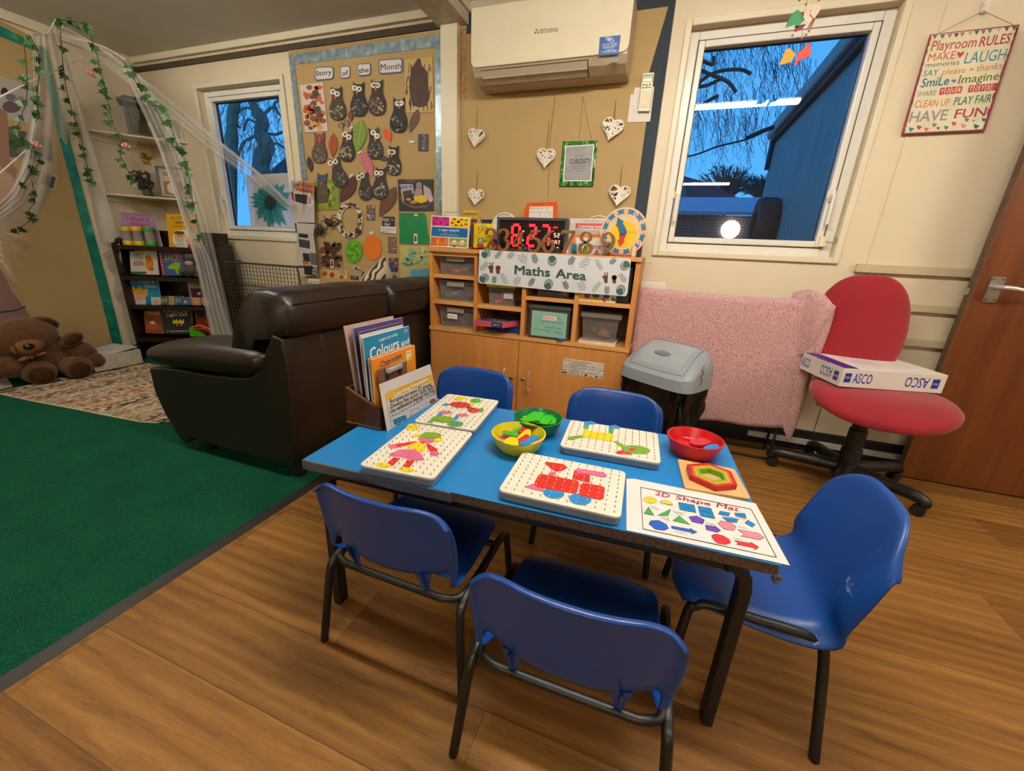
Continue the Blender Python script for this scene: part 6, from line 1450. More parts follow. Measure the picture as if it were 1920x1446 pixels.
# paintings behind the owls
def blobs(p, box, n, cols, r0, r1, seed, lay=1):
    rng = random.Random(seed)
    for k in range(n):
        r = rng.uniform(r0, r1); p.ell((rng.uniform(box[0] + r1 * .7, box[2] - r1 * .7), rng.uniform(box[1] + r1 * .7, box[3] - r1 * .7)), r * rng.uniform(.6, 1.2), r * rng.uniform(.6, 1.3), M(rng.choice(cols), .5), lay + k % 4, 9, rng.random() * 3)
flat('painting', Q4, 2.583, [(118, 535), (350, 505), (400, 995), (170, 1010)], '#cdbdb4', 'tall painting splattered with brown, orange and yellow', 'painting', lambda p: blobs(p, (130, 520, 390, 1000), 60, ['#5a2c1a', '#3a1c14', '#c8481c', '#c99a2c', '#7a3a22', '#a8642a'], 14, 42, 1))
def brushes(p):
    p.poly([(1235, 380), (1300, 270), (1330, 265), (1345, 340), (1400, 400), (1420, 640), (1400, 740), (1320, 760), (1250, 740), (1215, 560)], M('#3e241c', .6), 1)
    rng = random.Random(5)
    for k in range(46):
        x = rng.uniform(1190, 1440); y = rng.uniform(310, 760); l = rng.uniform(40, 110); p.line([(x, y), (x + rng.uniform(-18, 18), min(y + l, 790))], rng.uniform(5, 13), M('#4a2e22', .6), 2 + k % 3)
flat('painting', Q4, 2.583, [(1170, 280), (1450, 245), (1462, 803), (1185, 812)], '#bfa364', 'yellow painting with one big dark brown brushed shape', 'painting', brushes)
flat('painting', Q5, 2.583, [(300, 110), (575, 100), (582, 443), (312, 448)], '#7c8a2c', 'olive green square painting half behind the blue-eyed owl', 'painting', lambda p: blobs(p, (310, 115, 575, 440), 30, ['#8a9636', '#6d7a24', '#97a244'], 20, 46, 3))
flat('painting', Q5, 2.583, [(360, 792), (605, 788), (616, 1115), (382, 1112)], '#a88a5a', 'brown leafy painting above the maple strip', 'painting', lambda p: blobs(p, (365, 800, 612, 1112), 80, ['#4a2c1c', '#5c3a28', '#3c2418', '#6a4a34'], 14, 36, 4))
def sea(p):
    blobs(p, (1290, 860, 1580, 1100), 50, ['#8fa86a', '#b7b876', '#5f9484', '#7aa890', '#c3b87a'], 10, 30, 6); p.poly([(1280, 1050), (1385, 1075), (1380, 1060), (1285, 1040)], M('#1f6a94', .5), 5)
    p.poly([(1385, 1120), (1590, 1105), (1592, 1300), (1370, 1300)], M('#5aa3bd', .5), 5); p.line([(1330, 1080), (1450, 1050), (1585, 960)], 18, M('#5f8f84', .5), 5)
flat('painting', Q5, 2.583, [(1265, 850), (1592, 852), (1595, 1300), (1268, 1300)], '#b9aa68', 'yellow and blue seaside painting below the green painting', 'painting', sea)
def gsq(p): p.poly([(1255, 480), (1540, 478), (1565, 510), (1580, 700), (1600, 760), (1605, 832), (1258, 825)], M('#0e7a44', .45), 1)
flat('painting', Q5, 2.583, [(1252, 470), (1650, 480), (1640, 838), (1255, 828)], '#a9924c', 'bright green painting beside the counting game box', 'painting', gsq)
flat('painting', Q5, 2.583, [(845, 1140), (1220, 1182), (1200, 1330), (815, 1330), (812, 1220)], '#123f74', 'deep blue painting rising behind the sofa back', 'painting', lambda p: (p.poly([(870, 1138), (1215, 1172), (1215, 1186), (850, 1142)], M('#5c93b5', .5), 1), p.rect(912, 1240, 975, 1300, WHITE, 1)))
def maples(p):
    for c, col, s_ in (((415, 1165), '#a8431f', 42), ((498, 1180), '#b02a1a', 42), ((605, 1205), '#a83a1c', 34)):
        pts = []
        for k in range(14):
            a = -PI / 2 + 2 * PI * k / 14; r = s_ * (1.0 if k % 2 == 0 else .52); pts.append((c[0] + math.cos(a) * r, c[1] + math.sin(a) * r))
        p.poly(pts, M(col, .5), 1)
    p.text('Goodbye', (575, 1148), (650, 1150), (0, -14), INK, 1); p.text('autumn', (600, 1168), (665, 1170), (0, -14), INK, 1); p.line([(530, 1135), (560, 1170)], 3, M('#7a8a3a', .5), 1)
flat('maple_strip', Q5, 2.582, [(345, 1115), (682, 1130), (672, 1228), (345, 1205)], '#c3a970', 'cream strip with three red maple leaves', 'picture', maples)
# leaves and shapes
def leaf(K, y, a, b2, w_, col, label, vein=None, name='paper_leaf', jag=0):
    (x0, y0), (x1, y1) = a, b2; L = math.hypot(x1 - x0, y1 - y0); ux, uy = (x1 - x0) / L, (y1 - y0) / L; N = 9; pts = []
    for s_ in (1, -1):
        rngk = range(N + 1) if s_ > 0 else range(N - 1, 0, -1)
        for k in rngk:
            f = k / N; ww = w_ * math.sin(PI * f ** .9) * (1 - (jag if k % 2 else 0)); pts.append((x0 + ux * L * f - uy * ww * s_, y0 + uy * L * f + ux * ww * s_))
    def dr(p):
        v_ = M(vein or col, .6); p.line([a, b2], max(3, w_ * .07), v_, 1)
        if vein:
            for k in range(1, 7):
                f = k / 7; cx, cy = x0 + ux * L * f, y0 + uy * L * f; ww = w_ * .75 * math.sin(PI * f)
                for s_ in (1, -1): p.line([(cx, cy), (cx + ux * L * .08 - uy * ww * s_, cy + uy * L * .08 + ux * ww * s_)], 3, v_, 2)
    flat(name, K, y, pts, col, label, 'leaf', dr, .003, 'leaves on the story board')
leaf(Q4, 2.581, (625, 790), (632, 900), 26, '#5c2a1c', 'small rust leaf tucked below the second owl', '#a8401c')
leaf(Q4, 2.581, (520, 905), (545, 975), 28, '#4a261c', 'small brown leaf, left of a pair under the first owl', '#c9b8a8'); leaf(Q4, 2.581, (575, 880), (605, 955), 28, '#4a261c', 'small brown leaf, right of a pair under the first owl', '#c9b8a8')
leaf(Q4, 2.581, (740, 875), (690, 1215), 72, '#6d8a2e', 'large green paper leaf in the middle of the story board', '#9ab04a'); leaf(Q4, 2.581, (455, 1015), (450, 1260), 46, '#a84a1c', 'orange and brown feather-shaped leaf', '#5c2a14')
leaf(Q4, 2.581, (970, 965), (1030, 1100), 42, '#d2521c', 'small bright orange leaf beside the fourth owl', None, jag=.12); leaf(Q4, 2.581, (1310, 770), (1222, 1010), 40, '#5a3a2c', 'narrow brown leaf hanging below the dark brown painting', '#7a5a48')
leaf(Q4, 2.581, (205, 1250), (235, 1410), 34, '#3a221c', 'dark leaf near the border beside the window', None, jag=.25); leaf(Q4, 2.579, (745, 1195), (845, 1460), 52, '#c2667a', 'pink paper leaf hanging between owls', '#d98a98')
leaf(Q4, 2.581, (910, 1272), (1010, 1268), 26, '#22241f', 'black pointed leaf beside the narrow owl', '#5a6a60'); leaf(Q5, 2.581, (765, 60), (590, 360), 78, '#4c2420', 'large maroon leaf left of the owl pair'); leaf(Q5, 2.581, (1218, 180), (1030, 522), 78, '#5c3826', 'large brown painted leaf right of the owl pair', '#7c5238')
# owls
def owl(n, K, cx, top, bot, tilt, e1, e2, er, col, belly, label, iris='#1d1d20', white='#e2ddd4', beak=None, seed=0):
    h_ = bot - top; c0 = (cx, top + h_ * .5); cr, sr = math.cos(tilt), math.sin(tilt)
    g_ = lambda x, y: (c0[0] + x * cr - y * sr, c0[1] + x * sr + y * cr)
    p0 = P(K[0] + cx / K[2], K[1] + bot / K[2], y=2.576)
    t = thing('paper_owl', label, 'owl collage', tuple(p0), 0, 'owl collages on the story board')
    w_ = h_ * .235
    half = [(0, .485), (.5, .47), (.85, .40), (1.02, .27), (1.0, .13), (.80, .0), (.62, -.12), (.60, -.25), (.64, -.36), (.66, -.50), (.38, -.435), (0, -.43)]
    out = [g_(x * w_, y * h_) for x, y in half] + [g_(-x * w_, y * h_) for x, y in reversed(half[1:-1])]
    pg = Page(on_y(2.576, K), NY); pg.slab(out, M(col, .75, var=.25, scale=90), .004)
    rng = random.Random(seed)
    for k in range(30):
        a = rng.random() * 6.28; r = math.sqrt(rng.random()); q = g_(math.cos(a) * r * w_ * .82, h_ * .22 + math.sin(a) * r * h_ * .22)
        pg.ell(q, w_ * rng.uniform(.08, .22), w_ * rng.uniform(.08, .2), M(rng.choice(belly), .7), 1 + k % 4, 7, rng.random() * 3)
    pg.build('body', t)
    for e in (e1, e2):
        pg = Page(on_y(2.573, K), NY); pg.slab(ellp(e[0], e[1], er * .95, er), M(white, .5), .003); pg.ell((e[0] + er * .08, e[1]), er * .42, er * .48, M(iris, .3), 1, 12); pg.build('eye', t)
    bx, by = beak or ((e1[0] + e2[0]) / 2, max(e1[1], e2[1]) + er * 1.4)
    pg = Page(on_y(2.574, K), NY); pg.slab([(bx - er * .5, by - er * .6), (bx + er * .5, by - er * .6), (bx, by + er * .9)], M('#c8501c', .5), .003); pg.build('beak', t)
DK = ['#4a4640', '#6b665c', '#2c2a28', '#8a8478']; TN = ['#8a7458', '#a58c68', '#6b5a44', '#b8a584', '#4a4238']
owl(1, Q4, 492, 545, 890, -.05, (450, 600), (492, 622), 27, '#3f3a30', TN, 'paper owl with tan belly, beside the splattered painting', seed=1)
owl(2, Q4, 708, 500, 852, .0, (668, 562), (713, 572), 27, '#2c2b2a', DK, 'dark paper owl under the word card reading the', seed=2)
owl(3, Q4, 892, 475, 842, .0, (858, 532), (898, 535), 28, '#3a3430', TN, 'paper owl with tan belly under the word card reading Month', seed=3)
owl(4, Q4, 1110, 655, 1015, .02, (1098, 718), (1136, 714), 27, '#2b2b2a', DK, 'dark paper owl just beside the yellow and brown painting', seed=4)
owl(5, Q4, 312, 1005, 1322, .0, (290, 1062), (336, 1060), 27, '#5a4a40', ['#6b5c50', '#7d6d60', '#4c4038'], 'paper owl with pink eyes below the splattered painting', white='#b03a4c', seed=5)
owl(6, Q4, 592, 985, 1306, .03, (570, 1028), (610, 1055), 28, '#33302c', TN, 'paper owl close beside the large green leaf, on its window side', seed=6)
owl(7, Q4, 868, 955, 1282, -.08, (855, 1010), (893, 1045), 28, '#3a352e', DK + TN, 'paper owl close beside the large green leaf, on its post side', seed=7)
owl(8, Q4, 1062, 1138, 1442, .0, (1025, 1205), (1055, 1207), 25, '#2e2c28', ['#b8b0a0', '#8a8478', '#4a4640'], 'narrow paper owl beside the black pointed leaf', seed=8)
owl(9, Q4, 500, 1250, 1570, -.28, (425, 1315), (475, 1302), 27, '#38352f', DK, 'leaning paper owl below the orange feather leaf', seed=9)
owl(10, Q5, 378, 25, 368, .04, (350, 85), (405, 108), 28, '#54443a', ['#6b5c4e', '#5c4c40', '#4a4038'], 'brown paper owl with blue eyes on the olive painting', iris='#1d1d20', white='#3c5a9a', seed=10)
owl(11, Q5, 868, 12, 338, -.10, (798, 78), (836, 55), 30, '#37332c', DK, 'paper owl on the maroon leaf side of the touching pair', seed=11)
owl(12, Q5, 1040, -45, 330, .04, (998, 26), (1048, 28), 28, '#35312c', DK + ['#b0a898'], 'paper owl on the brown leaf side of the touching pair', seed=12)
# wreath, circles, photos, arrows
wt = thing('leaf_wreath', 'white paper plate ring decorated with brown leaves', 'wreath', tuple(P(657, 447, y=2.575)))
pg = Page(on_y(2.578, Q5), NY); N = 40
o_ = ellp(697, 560, 148, 206, 0, N); i_ = ellp(700, 560, 100, 150, 0, N)
for k in range(N): pg.slab([o_[k], o_[(k + 1) % N], i_[(k + 1) % N], i_[k]], M('#d5cbb8', .5), .004)
pg.build('ring', wt, sharp=30)
pg = Page(on_y(2.574, Q5), NY); rng = random.Random(9)
for a, n_k in ((-2.4, 6), (-1.6, 9), (-.9, 6), (-.1, 8), (.5, 5), (.9, 9), (1.7, 8), (2.4, 5), (2.9, 6)):
    for k in range(n_k):
        aa = a + rng.uniform(-.25, .25); q = (698 + math.cos(aa) * 124 + rng.uniform(-18, 18), 560 + math.sin(aa) * 178 + rng.uniform(-18, 18)); pg.ell(q, rng.uniform(8, 24), rng.uniform(8, 20), M(rng.choice(['#3a2418', '#5a3a26', '#6b4a30', '#22201c']), .7), 1 + k % 4, 7, rng.random() * 3)
pg.build('leaves', wt)
flat('paper_circle', Q5, 2.581, ellp(740, 910, 100, 133, 0, 32), '#5c9c1c', 'green painted paper circle below the wreath', 'paper circle', lambda p: [p.ell((740 + math.cos(k * 2.4) * 70 * (k / 24) ** .5, 910 + math.sin(k * 2.4) * 95 * (k / 24) ** .5), 16, 12, M(('#3f7a14', '#74b02a')[k % 2], .5), 1 + k % 3, 8, k) for k in range(24)], .003, 'painted paper circles')
flat('paper_circle', Q5, 2.581, ellp(953, 866, 105, 145, -.05, 32), '#d9701a', 'orange paper circle beside the green painted one', 'paper circle', None, .003, 'painted paper circles')
def photo(K, q, label, cols, seed, y=2.582):
    x0 = min(a for a, b in q); x1 = max(a for a, b in q); y0 = min(b for a, b in q); y1 = max(b for a, b in q); s_ = min(x1 - x0, y1 - y0)
    flat('photo_print', K, y, q, cols[0], label, 'photo', lambda p: blobs(p, (x0, y0, x1, y1), 16, cols[1:], s_ * .07, s_ * .2, seed), group='small photo prints on the story board')
rq = lambda x0, y0, x1, y1, t=0: [(x0, y0), (x1, y0 + t), (x1, y1 + t), (x0, y1)]
photo(Q4, rq(1308, 1025, 1408, 1195), 'small photo print near the border above the basket photo', ['#3a3440', '#6b5c6a', '#8a7c84', '#55424a'], 1)
photo(Q5, rq(888, 392, 980, 560), 'small photo print between the wreath and brown leaf', ['#6a4a44', '#b04a3a', '#3c5a8a', '#d0a070', '#7a9ab0'], 2)
photo(Q5, rq(1065, 520, 1203, 635), 'small photo print with a typed caption below it', ['#1e1c20', '#b09a94', '#6a7684', '#3c3640'], 3)
photo(Q5, rq(1132, 748, 1224, 930), 'small photo print beside the orange circle', ['#6c5c4c', '#a86a5c', '#4a5a3c', '#c0a090'], 4)
photo(Q5, rq(1140, 988, 1240, 1140), 'small photo print above the blue painting', ['#3f3040', '#2f4a94', '#a07060', '#6b5058'], 5)
photo(Q5, rq(708, 1188, 795, 1232, 6), 'small dark photo print beside the maple strip', ['#2c2026', '#5c4a50', '#8a6a5c'], 6)
def basket(p):
    p.poly([(1262, 270), (1330, 370), (1450, 405), (1580, 385), (1645, 300), (1640, 350), (1560, 420), (1400, 425), (1290, 365)], M('#6b4a34', .5), 2)
    p.poly([(1258, 155), (1410, 150), (1425, 255), (1300, 265)], M('#a9a0b4', .5), 1); p.text('Story of t', (1258, 208), (1430, 188), (0, -40), INK, 3, .02); p.poly([(1530, 160), (1610, 210), (1640, 320), (1540, 330)], M('#b0a4a8', .5), 1)
    p.poly([(1295, 235), (1400, 215), (1405, 300), (1310, 340)], M('#3c2a22', .5), 3); p.poly([(1275, 225), (1290, 225), (1312, 340), (1300, 345)], M('#d0b020', .5), 4); p.ell((1480, 165), 32, 36, M('#8e7c7c', .5), 2); p.poly([(1450, 190), (1510, 190), (1520, 300), (1420, 290)], M('#9a8688', .5), 2)
    p.poly([(1420, 290), (1560, 275), (1572, 350), (1500, 370), (1430, 340)], M('#d4b41c', .5), 4); p.poly([(1325, 290), (1405, 275), (1410, 345), (1330, 350)], M('#1f1a18', .5), 5); p.ell((1365, 325), 28, 16, M('#a8906c', .5), 6); p.ell((1420, 355), 40, 20, M('#a88c2c', .5), 5); p.ell((1610, 320), 32, 34, M('#b8a8b0', .5), 3); p.poly([(1325, 98), (1435, 98), (1430, 130), (1340, 135)], M('#6b2c22', .5), 1)
flat('basket_photo', Q5, 2.582, [(1240, 98), (1645, 98), (1645, 456), (1255, 456)], '#20262c', 'large photo print of a filled basket, above the green painting', 'photo', basket)
def arrow_card(q, label, ang):
    cx = sum(a for a, b in q) / 4; cy = sum(b for a, b in q) / 4; c_, s_ = math.cos(ang), math.sin(ang); g_ = lambda x, y: (cx + x * c_ - y * s_, cy + x * s_ + y * c_)
    flat('arrow_card', Q5, 2.580, q, '#d8d4cc', label, 'card', lambda p: p.poly([g_(-36, -9), g_(8, -9), g_(8, -19), g_(36, 0), g_(8, 19), g_(8, 9), g_(-36, 9)], INK, 1), group='arrow cards')
arrow_card([(1422, 713), (1462, 715), (1465, 828), (1422, 828)], 'white card with a black down arrow on the green painting', PI / 2); arrow_card([(478, 1003), (512, 1005), (515, 1098), (480, 1098)], 'white card with a black down arrow on the brown leafy painting', PI / 2); arrow_card([(745, 1072), (820, 1112), (805, 1146), (735, 1105)], 'white card with a black arrow pointing aside, above the dark photo', PI + .5)
for K, q, lab, txt in ((Q5, [(1048, 630), (1225, 636), (1222, 716), (1045, 700)], 'typed caption strip under a small photo print', ('We are going on a', 'leaf hunt')), (Q5, [(918, 690), (965, 688), (968, 716), (920, 718)], 'tiny white label at the top of the orange circle', ()), (Q4, [(1215, 1092), (1265, 1088), (1266, 1115), (1216, 1118)], 'tiny white label beside the basket photo, high up', ()), (Q4, [(615, 955), (648, 938), (652, 962), (620, 980)], 'tiny white label under the pair of small brown leaves', ()), (Q4, [(695, 1205), (735, 1188), (740, 1212), (700, 1230)], 'tiny white label under the large green leaf', ()), (Q5, [(690, 55), (730, 30), (740, 55), (700, 80)], 'tiny white label beside the maroon leaf tip', ()), (Q5, [(1425, 490), (1465, 490), (1465, 514), (1425, 514)], 'tiny white label at the top of the green painting', ())):
    flat('caption_label', K, 2.5795, q, '#d3cec6', lab, 'label', (lambda p, txt=txt: [p.text(s_, (1055, 668 + 28 * i), (1055 + len(s_) * 9, 670 + 28 * i), (0, -16), INK, 1, .02) for i, s_ in enumerate(txt)]), group='caption labels on the story board')
# crumpled black paper spider
sp_ = thing('paper_spider', 'crumpled black paper spider with thin legs', 'paper spider', tuple(P(605, 440, y=2.56)))
bkp = M('#161616', .6, bump=.5, bscale=60)
b = MB(); rng = random.Random(2)
for c, r in (((365, 655), .030), ((350, 690), .026), ((470, 590), .026), ((440, 570), .020)):
    p = P(Q5[0] + c[0] / Q5[2], Q5[1] + c[1] / Q5[2], y=2.56); b.ell(p, (r, .016, r * 1.15), bkp, RYm(rng.random() * 3), 8, 6)
b.build('body', sp_)
for pts in (((460, 580), (420, 540), (395, 505)), ((480, 570), (500, 510), (540, 500)), ((490, 590), (530, 570), (550, 620)), ((480, 620), (520, 640), (545, 610)), ((450, 610), (430, 660), (455, 655)), ((440, 600), (385, 560), (375, 600)), ((500, 560), (520, 530), (545, 545)), ((380, 650), (420, 680), (440, 660))):
    b = MB(); b.tube([P(Q5[0] + a / Q5[2], Q5[1] + c / Q5[2], y=2.555) for a, c in pts], .003, bkp, 5); b.build('leg', sp_)
# January strip low on the board
js = Page(on_y(2.57, Q5), NY); js.slab([(150, 1190), (812, 1242), (805, 1420), (110, 1420)], kraft, .002); js.poly([(232, 1225), (355, 1228), (350, 1278), (228, 1268)], WHITE, 1); js.text('January', (240, 1262), (345, 1266), (4, -26), INK, 2, .03)
for x in (160, 232, 298, 390): js.rect(x, 1315 + (x - 160) * .05, x + 52, 1342 + (x - 160) * .05, M('#c9c2b6', .5), 1); js.text('day', (x + 8, 1336 + (x - 160) * .05), (x + 42, 1336 + (x - 160) * .05), (0, -12), INK, 2)
js.rect(508, 1262, 535, 1290, WHITE, 1); tag(js.build('month_strip'), 'brown paper strip with a January card just above the sofa back', 'paper')
# laminated class timetable hanging down the window edge
tt = thing('class_timetable', 'long laminated strip of class timetable pictures hanging beside the window', 'timetable', tuple(P(575, 515, y=2.54)))
lmn = M('#b9b3ae', .15, var=.04, coat=.6, bump=.25, bscale=14)
pg = Page(on_y(2.55, Q5), NY); pg.slab([(30, 112), (60, 100), (292, 135), (300, 590), (62, 580), (28, 250)], lmn, .002); pg.build('top_sheet', tt)
pg = Page(on_y(2.5497, Q5), NY); pg.poly([(130, 118), (290, 140), (292, 345), (270, 330), (255, 260), (140, 240), (60, 170)], M('#b0694c', .3), 1); pg.poly([(30, 240), (60, 235), (75, 350), (45, 330)], M('#8a3c30', .3), 1); pg.poly([(75, 262), (220, 275), (215, 385), (85, 350)], M('#2a2226', .3), 2); pg.ell((250, 330), 42, 78, M('#cfc7c0', .3), 1); pg.ell((245, 335), 22, 48, M('#b08a80', .3), 2)
pg.text('Our Class', (45, 165), (280, 195), (0, -38), INK, 3, .02); pg.text('Timetable', (50, 220), (275, 250), (0, -40), INK, 3, .02); pg.build('top_print', tt)
pg = Page(on_y(2.545, Q5), NY); pg.slab([(70, 590), (300, 605), (285, 720), (90, 712)], lmn, .002); pg.slab([(95, 712), (285, 722), (312, 900), (335, 1192), (160, 1180), (100, 850)], lmn, .002); pg.build('lower_sheets', tt)
pg = Page(on_y(2.5447, Q5), NY)
for q, col in (([(118, 708), (228, 722), (225, 765), (122, 752)], '#1c1a20'), ([(118, 770), (245, 792), (250, 885), (130, 862)], '#3c3a40'), ([(165, 930), (240, 938), (252, 1035), (178, 1022)], '#2a2c30'), ([(245, 925), (318, 940), (330, 1072), (258, 1060)], '#5c585c'), ([(178, 1068), (275, 1085), (280, 1182), (188, 1172)], '#26242a'), ([(75, 590), (95, 595), (105, 705), (88, 700)], '#4a3c4c'), ([(160, 1010), (185, 1005), (255, 1060), (175, 1060)], '#b0604c')): pg.poly(q, M(col, .25), 1)
for k in range(3): pg.ell((300, 1140), 34 - k * 11, 50 - k * 15, M(('#3c3440', '#bdb6b0', '#3c3440')[k], .3), 2 + k)
pg.build('lower_print', tt)
b = MB(); b.tube([P(569, 338, y=2.535), P(570, 398, y=2.535)], .002, INK, 5); b.build('string', tt)
# teal flower picture on the window
fl = thing('flower_picture', 'tissue picture of a big teal flower stuck on the window pane', 'picture', tuple(P(505, 440, y=2.655)))
KF = (340, 120, 4.018)
pg = Page(on_y(2.672, KF), NY); pg.slab([(482, 838), (835, 818), (852, 1290), (530, 1275)], film_mat('pale_tissue', '#cfc9c4', .62, .7), .001); pg.build('sheet', fl)
pg = Page(on_y(2.6715, KF), NY); teal = film_mat('teal_tissue', '#1f8f94', .62, .6); teal2 = film_mat('dark_teal_tissue', '#0d4a55', .72, .6); c0 = (672, 1045); rng = random.Random(7)
for k in range(26):
    a = 2 * PI * k / 26 + rng.uniform(-.08, .08); L = rng.uniform(120, 185) * (1.25 if abs(math.sin(a)) > .7 and math.sin(a) > 0 else 1); w_ = rng.uniform(24, 38); ux, uy = math.cos(a), math.sin(a)
    if ux > 0: L = min(L, 155 / max(ux, .3))
    pg.poly([(c0[0] + ux * 20 - uy * 8, c0[1] + uy * 20 + ux * 8), (c0[0] + ux * L * .6 - uy * w_, c0[1] + uy * L * .6 + ux * w_), (c0[0] + ux * L, c0[1] + uy * L), (c0[0] + ux * L * .6 + uy * w_, c0[1] + uy * L * .6 - ux * w_), (c0[0] + ux * 20 + uy * 8, c0[1] + uy * 20 - ux * 8)], teal, 1 + k % 6)
    pg.line([(c0[0], c0[1]), (c0[0] + ux * L * .85, c0[1] + uy * L * .85)], 4, teal2, 8)
pg.ell(c0, 46, 58, M('#0c2c36', .6), 9); pg.build('petals', fl)
# ================================================================== reading corner
LWX = LX + .004
def wallx(name, pts, col, label, cat, lift=.002, th=.0015, draw=None, m=None, group=None, **k):
    pg = Page(on_x(LWX + lift + th), NX); pg.slab(pts, m or M(col, .6, var=.06), th)
    if draw: draw(pg)
    return tag(pg.build(name, **k), label, cat, group)
wallx('backing_paper', [(-90, -8), (66, 72), (214, 652), (-90, 900)], '', 'brown paper sheet on the wall behind the teddy bear', 'paper', m=kraft)
tealm = NT('teal_foil'); tc = tealm.n('TexCoord'); n_ = tealm.n('TexNoise', i_Scale=9.0, i_Detail=2.0); tealm.l(tc.outputs['Object'], n_.inputs['Vector'])
tealm.l(tealm.ramp(n_.outputs['Fac'], [(.3, '#176a5e'), (.6, '#2b9481'), (.8, '#6fc0ae')]), tealm.b.inputs['Base Color']); tealm.b.inputs['Roughness'].default_value = .3; tealm.b.inputs['Metallic'].default_value = .3
bp = tealm.n('Bump', i_Strength=.6, i_Distance=.012); tealm.l(n_.outputs['Fac'], bp.inputs['Height']); tealm.l(bp.outputs[0], tealm.b.inputs['Normal'])
wallx('border_strip', [(-90, 4), (0, 48), (62, 79), (62, 94), (0, 68), (-90, 30)], '', 'teal foil border strip along the top of the reading corner wall', 'border', .004, m=tealm.m, group='teal border strips')
wallx('border_strip', [(70, 84), (86, 90), (120, 220), (152, 345), (196, 510), (231, 650), (213, 650), (180, 520), (138, 355), (104, 230)], '', 'teal foil border strip running down the reading corner wall', 'border', .004, .008, m=tealm.m, group='teal border strips')
wallx('photo_sheet', [(-60, 120), (79, 171), (76, 238), (-60, 200)], '#a9a4a0', 'sheet of black and white photos behind the ivy', 'photo', .004, draw=lambda p: [p.ell(q, rx, ry_, M(c, .5), 1 + i % 3, 10) for i, (q, rx, ry_, c) in enumerate((((8, 172), 7, 8, '#2a2430'), ((22, 200), 18, 12, '#5a4c50'), ((38, 190), 9, 10, '#8a7c7c'), ((20, 182), 10, 6, '#6c6066')))])
wallx('plant_photo', [(16, 238), (95, 260), (100, 303), (10, 293)], '#4a4c48', 'dark photo of green plants behind the ivy', 'photo', .004, draw=lambda p: [p.ell((22 + 8 * k, 268 + (k * 7) % 22), 8, 6, M(('#1f3a28', '#2c4c34', '#6a6a5c')[k % 3], .5), 1 + k % 3, 8) for k in range(9)])
wallx('face_photo', [(-80, 150), (14, 212), (18, 300), (52, 345), (46, 375), (0, 432), (-80, 440)], '#8f6a55', 'large close-up photo in skin tones at the edge of the wall display', 'photo', .005, draw=lambda p: (p.poly([(-80, 240), (10, 320), (45, 350), (0, 380), (-80, 380)], M('#a98c74', .5), 1), p.ell((28, 362), 22, 9, M('#9a5c50', .5), 2, rot=-.6)))
wallx('photo_print', [(41, 305), (75, 318), (70, 347), (37, 337)], '#b7a98c', 'cream-edged photo on the teddy wall, left of a pair', 'photo', .006, draw=lambda p: p.poly([(45, 310), (71, 321), (67, 343), (41, 334)], M('#8c6a66', .5), 1), group='cream-edged photos'); wallx('photo_print', [(76, 318), (109, 330), (102, 359), (71, 347)], '#b7a98c', 'cream-edged photo on the teddy wall, right of a pair', 'photo', .006, draw=lambda p: p.poly([(80, 323), (105, 333), (99, 354), (75, 344)], M('#4c484c', .5), 1), group='cream-edged photos')
wallx('mauve_drape', [(-90, 420), (0, 500), (22, 545), (55, 590), (78, 655), (-90, 760)], '#80605a', 'mauve cloth hanging on the wall above the teddy bear', 'cloth', .008, .006, draw=lambda p: p.line([(-90, 590), (0, 586), (30, 582), (48, 575)], 3, M('#2a1c1a', .8), 1))
# corner shelves
shw = M('#cfc2a2', .5, var=.04)
for z, lab in ((1.742, 'cream corner shelf carrying the grey lantern'), (1.306, 'cream corner shelf carrying dried flowers and a framed picture')):
    t = thing('corner_shelf', lab, 'shelf', (-4.12, 2.45, z), 0, 'corner shelves')
    b = MB(); b.prism([(LX + .001, 2.085, z), (LX + .001, WY - .001, z), (-3.80, WY - .001, z), (-3.815, 2.585, z)], (0, 0, .014), shw); b.build('board', t, bevel=.002)
    b = MB(); b.box((LX + .001, 2.16, z - .042), (LX + .02, WY, z), shw); b.build('batten', t); b = MB(); b.box((LX + .02, WY - .019, z - .042), (-3.86, WY - .001, z), shw); b.build('batten', t)
# lantern
lt = thing('lantern', 'weathered grey wooden lantern on the upper corner shelf', 'lantern', (-4.06, 2.46, 1.756)); gw = M('#4b4a4c', .7, var=.25, scale=30)
TL = Matrix.Translation((-4.06, 2.44, 1.756)) @ RZ(1.0)
def lbox(name, lst, m):
    b = MB()
    for a, c in lst: b.box(a, c, m, TL)
    return b.build(name, lt, bevel=.002)
for sx_ in (-1, 1):
    for sy_ in (-1, 1): lbox('post', [((sx_ * .075 - .012, sy_ * .06 - .012, .012), (sx_ * .075 + .012, sy_ * .06 + .012, .22))], gw)
lbox('base', [((-.095, -.08, 0), (.095, .08, .014))], gw)
b = MB(); o4 = [TL @ V(p) for p in ((-.105, -.09, .235), (.105, -.09, .235), (.105, .09, .235), (-.105, .09, .235), (-.07, -.055, .268), (.07, -.055, .268), (.07, .055, .268), (-.07, .055, .268))]; b.hexa(o4, gw); b.box((-.115, -.10, .218), (.115, .10, .236), gw, TL); b.build('roof', lt, bevel=.002)
b = MB(); b.box((-.063, -.062, .014), (.063, -.058, .218), glass_mat('lantern_glass', '#cfd3d2', .8), TL); b.build('glass', lt)
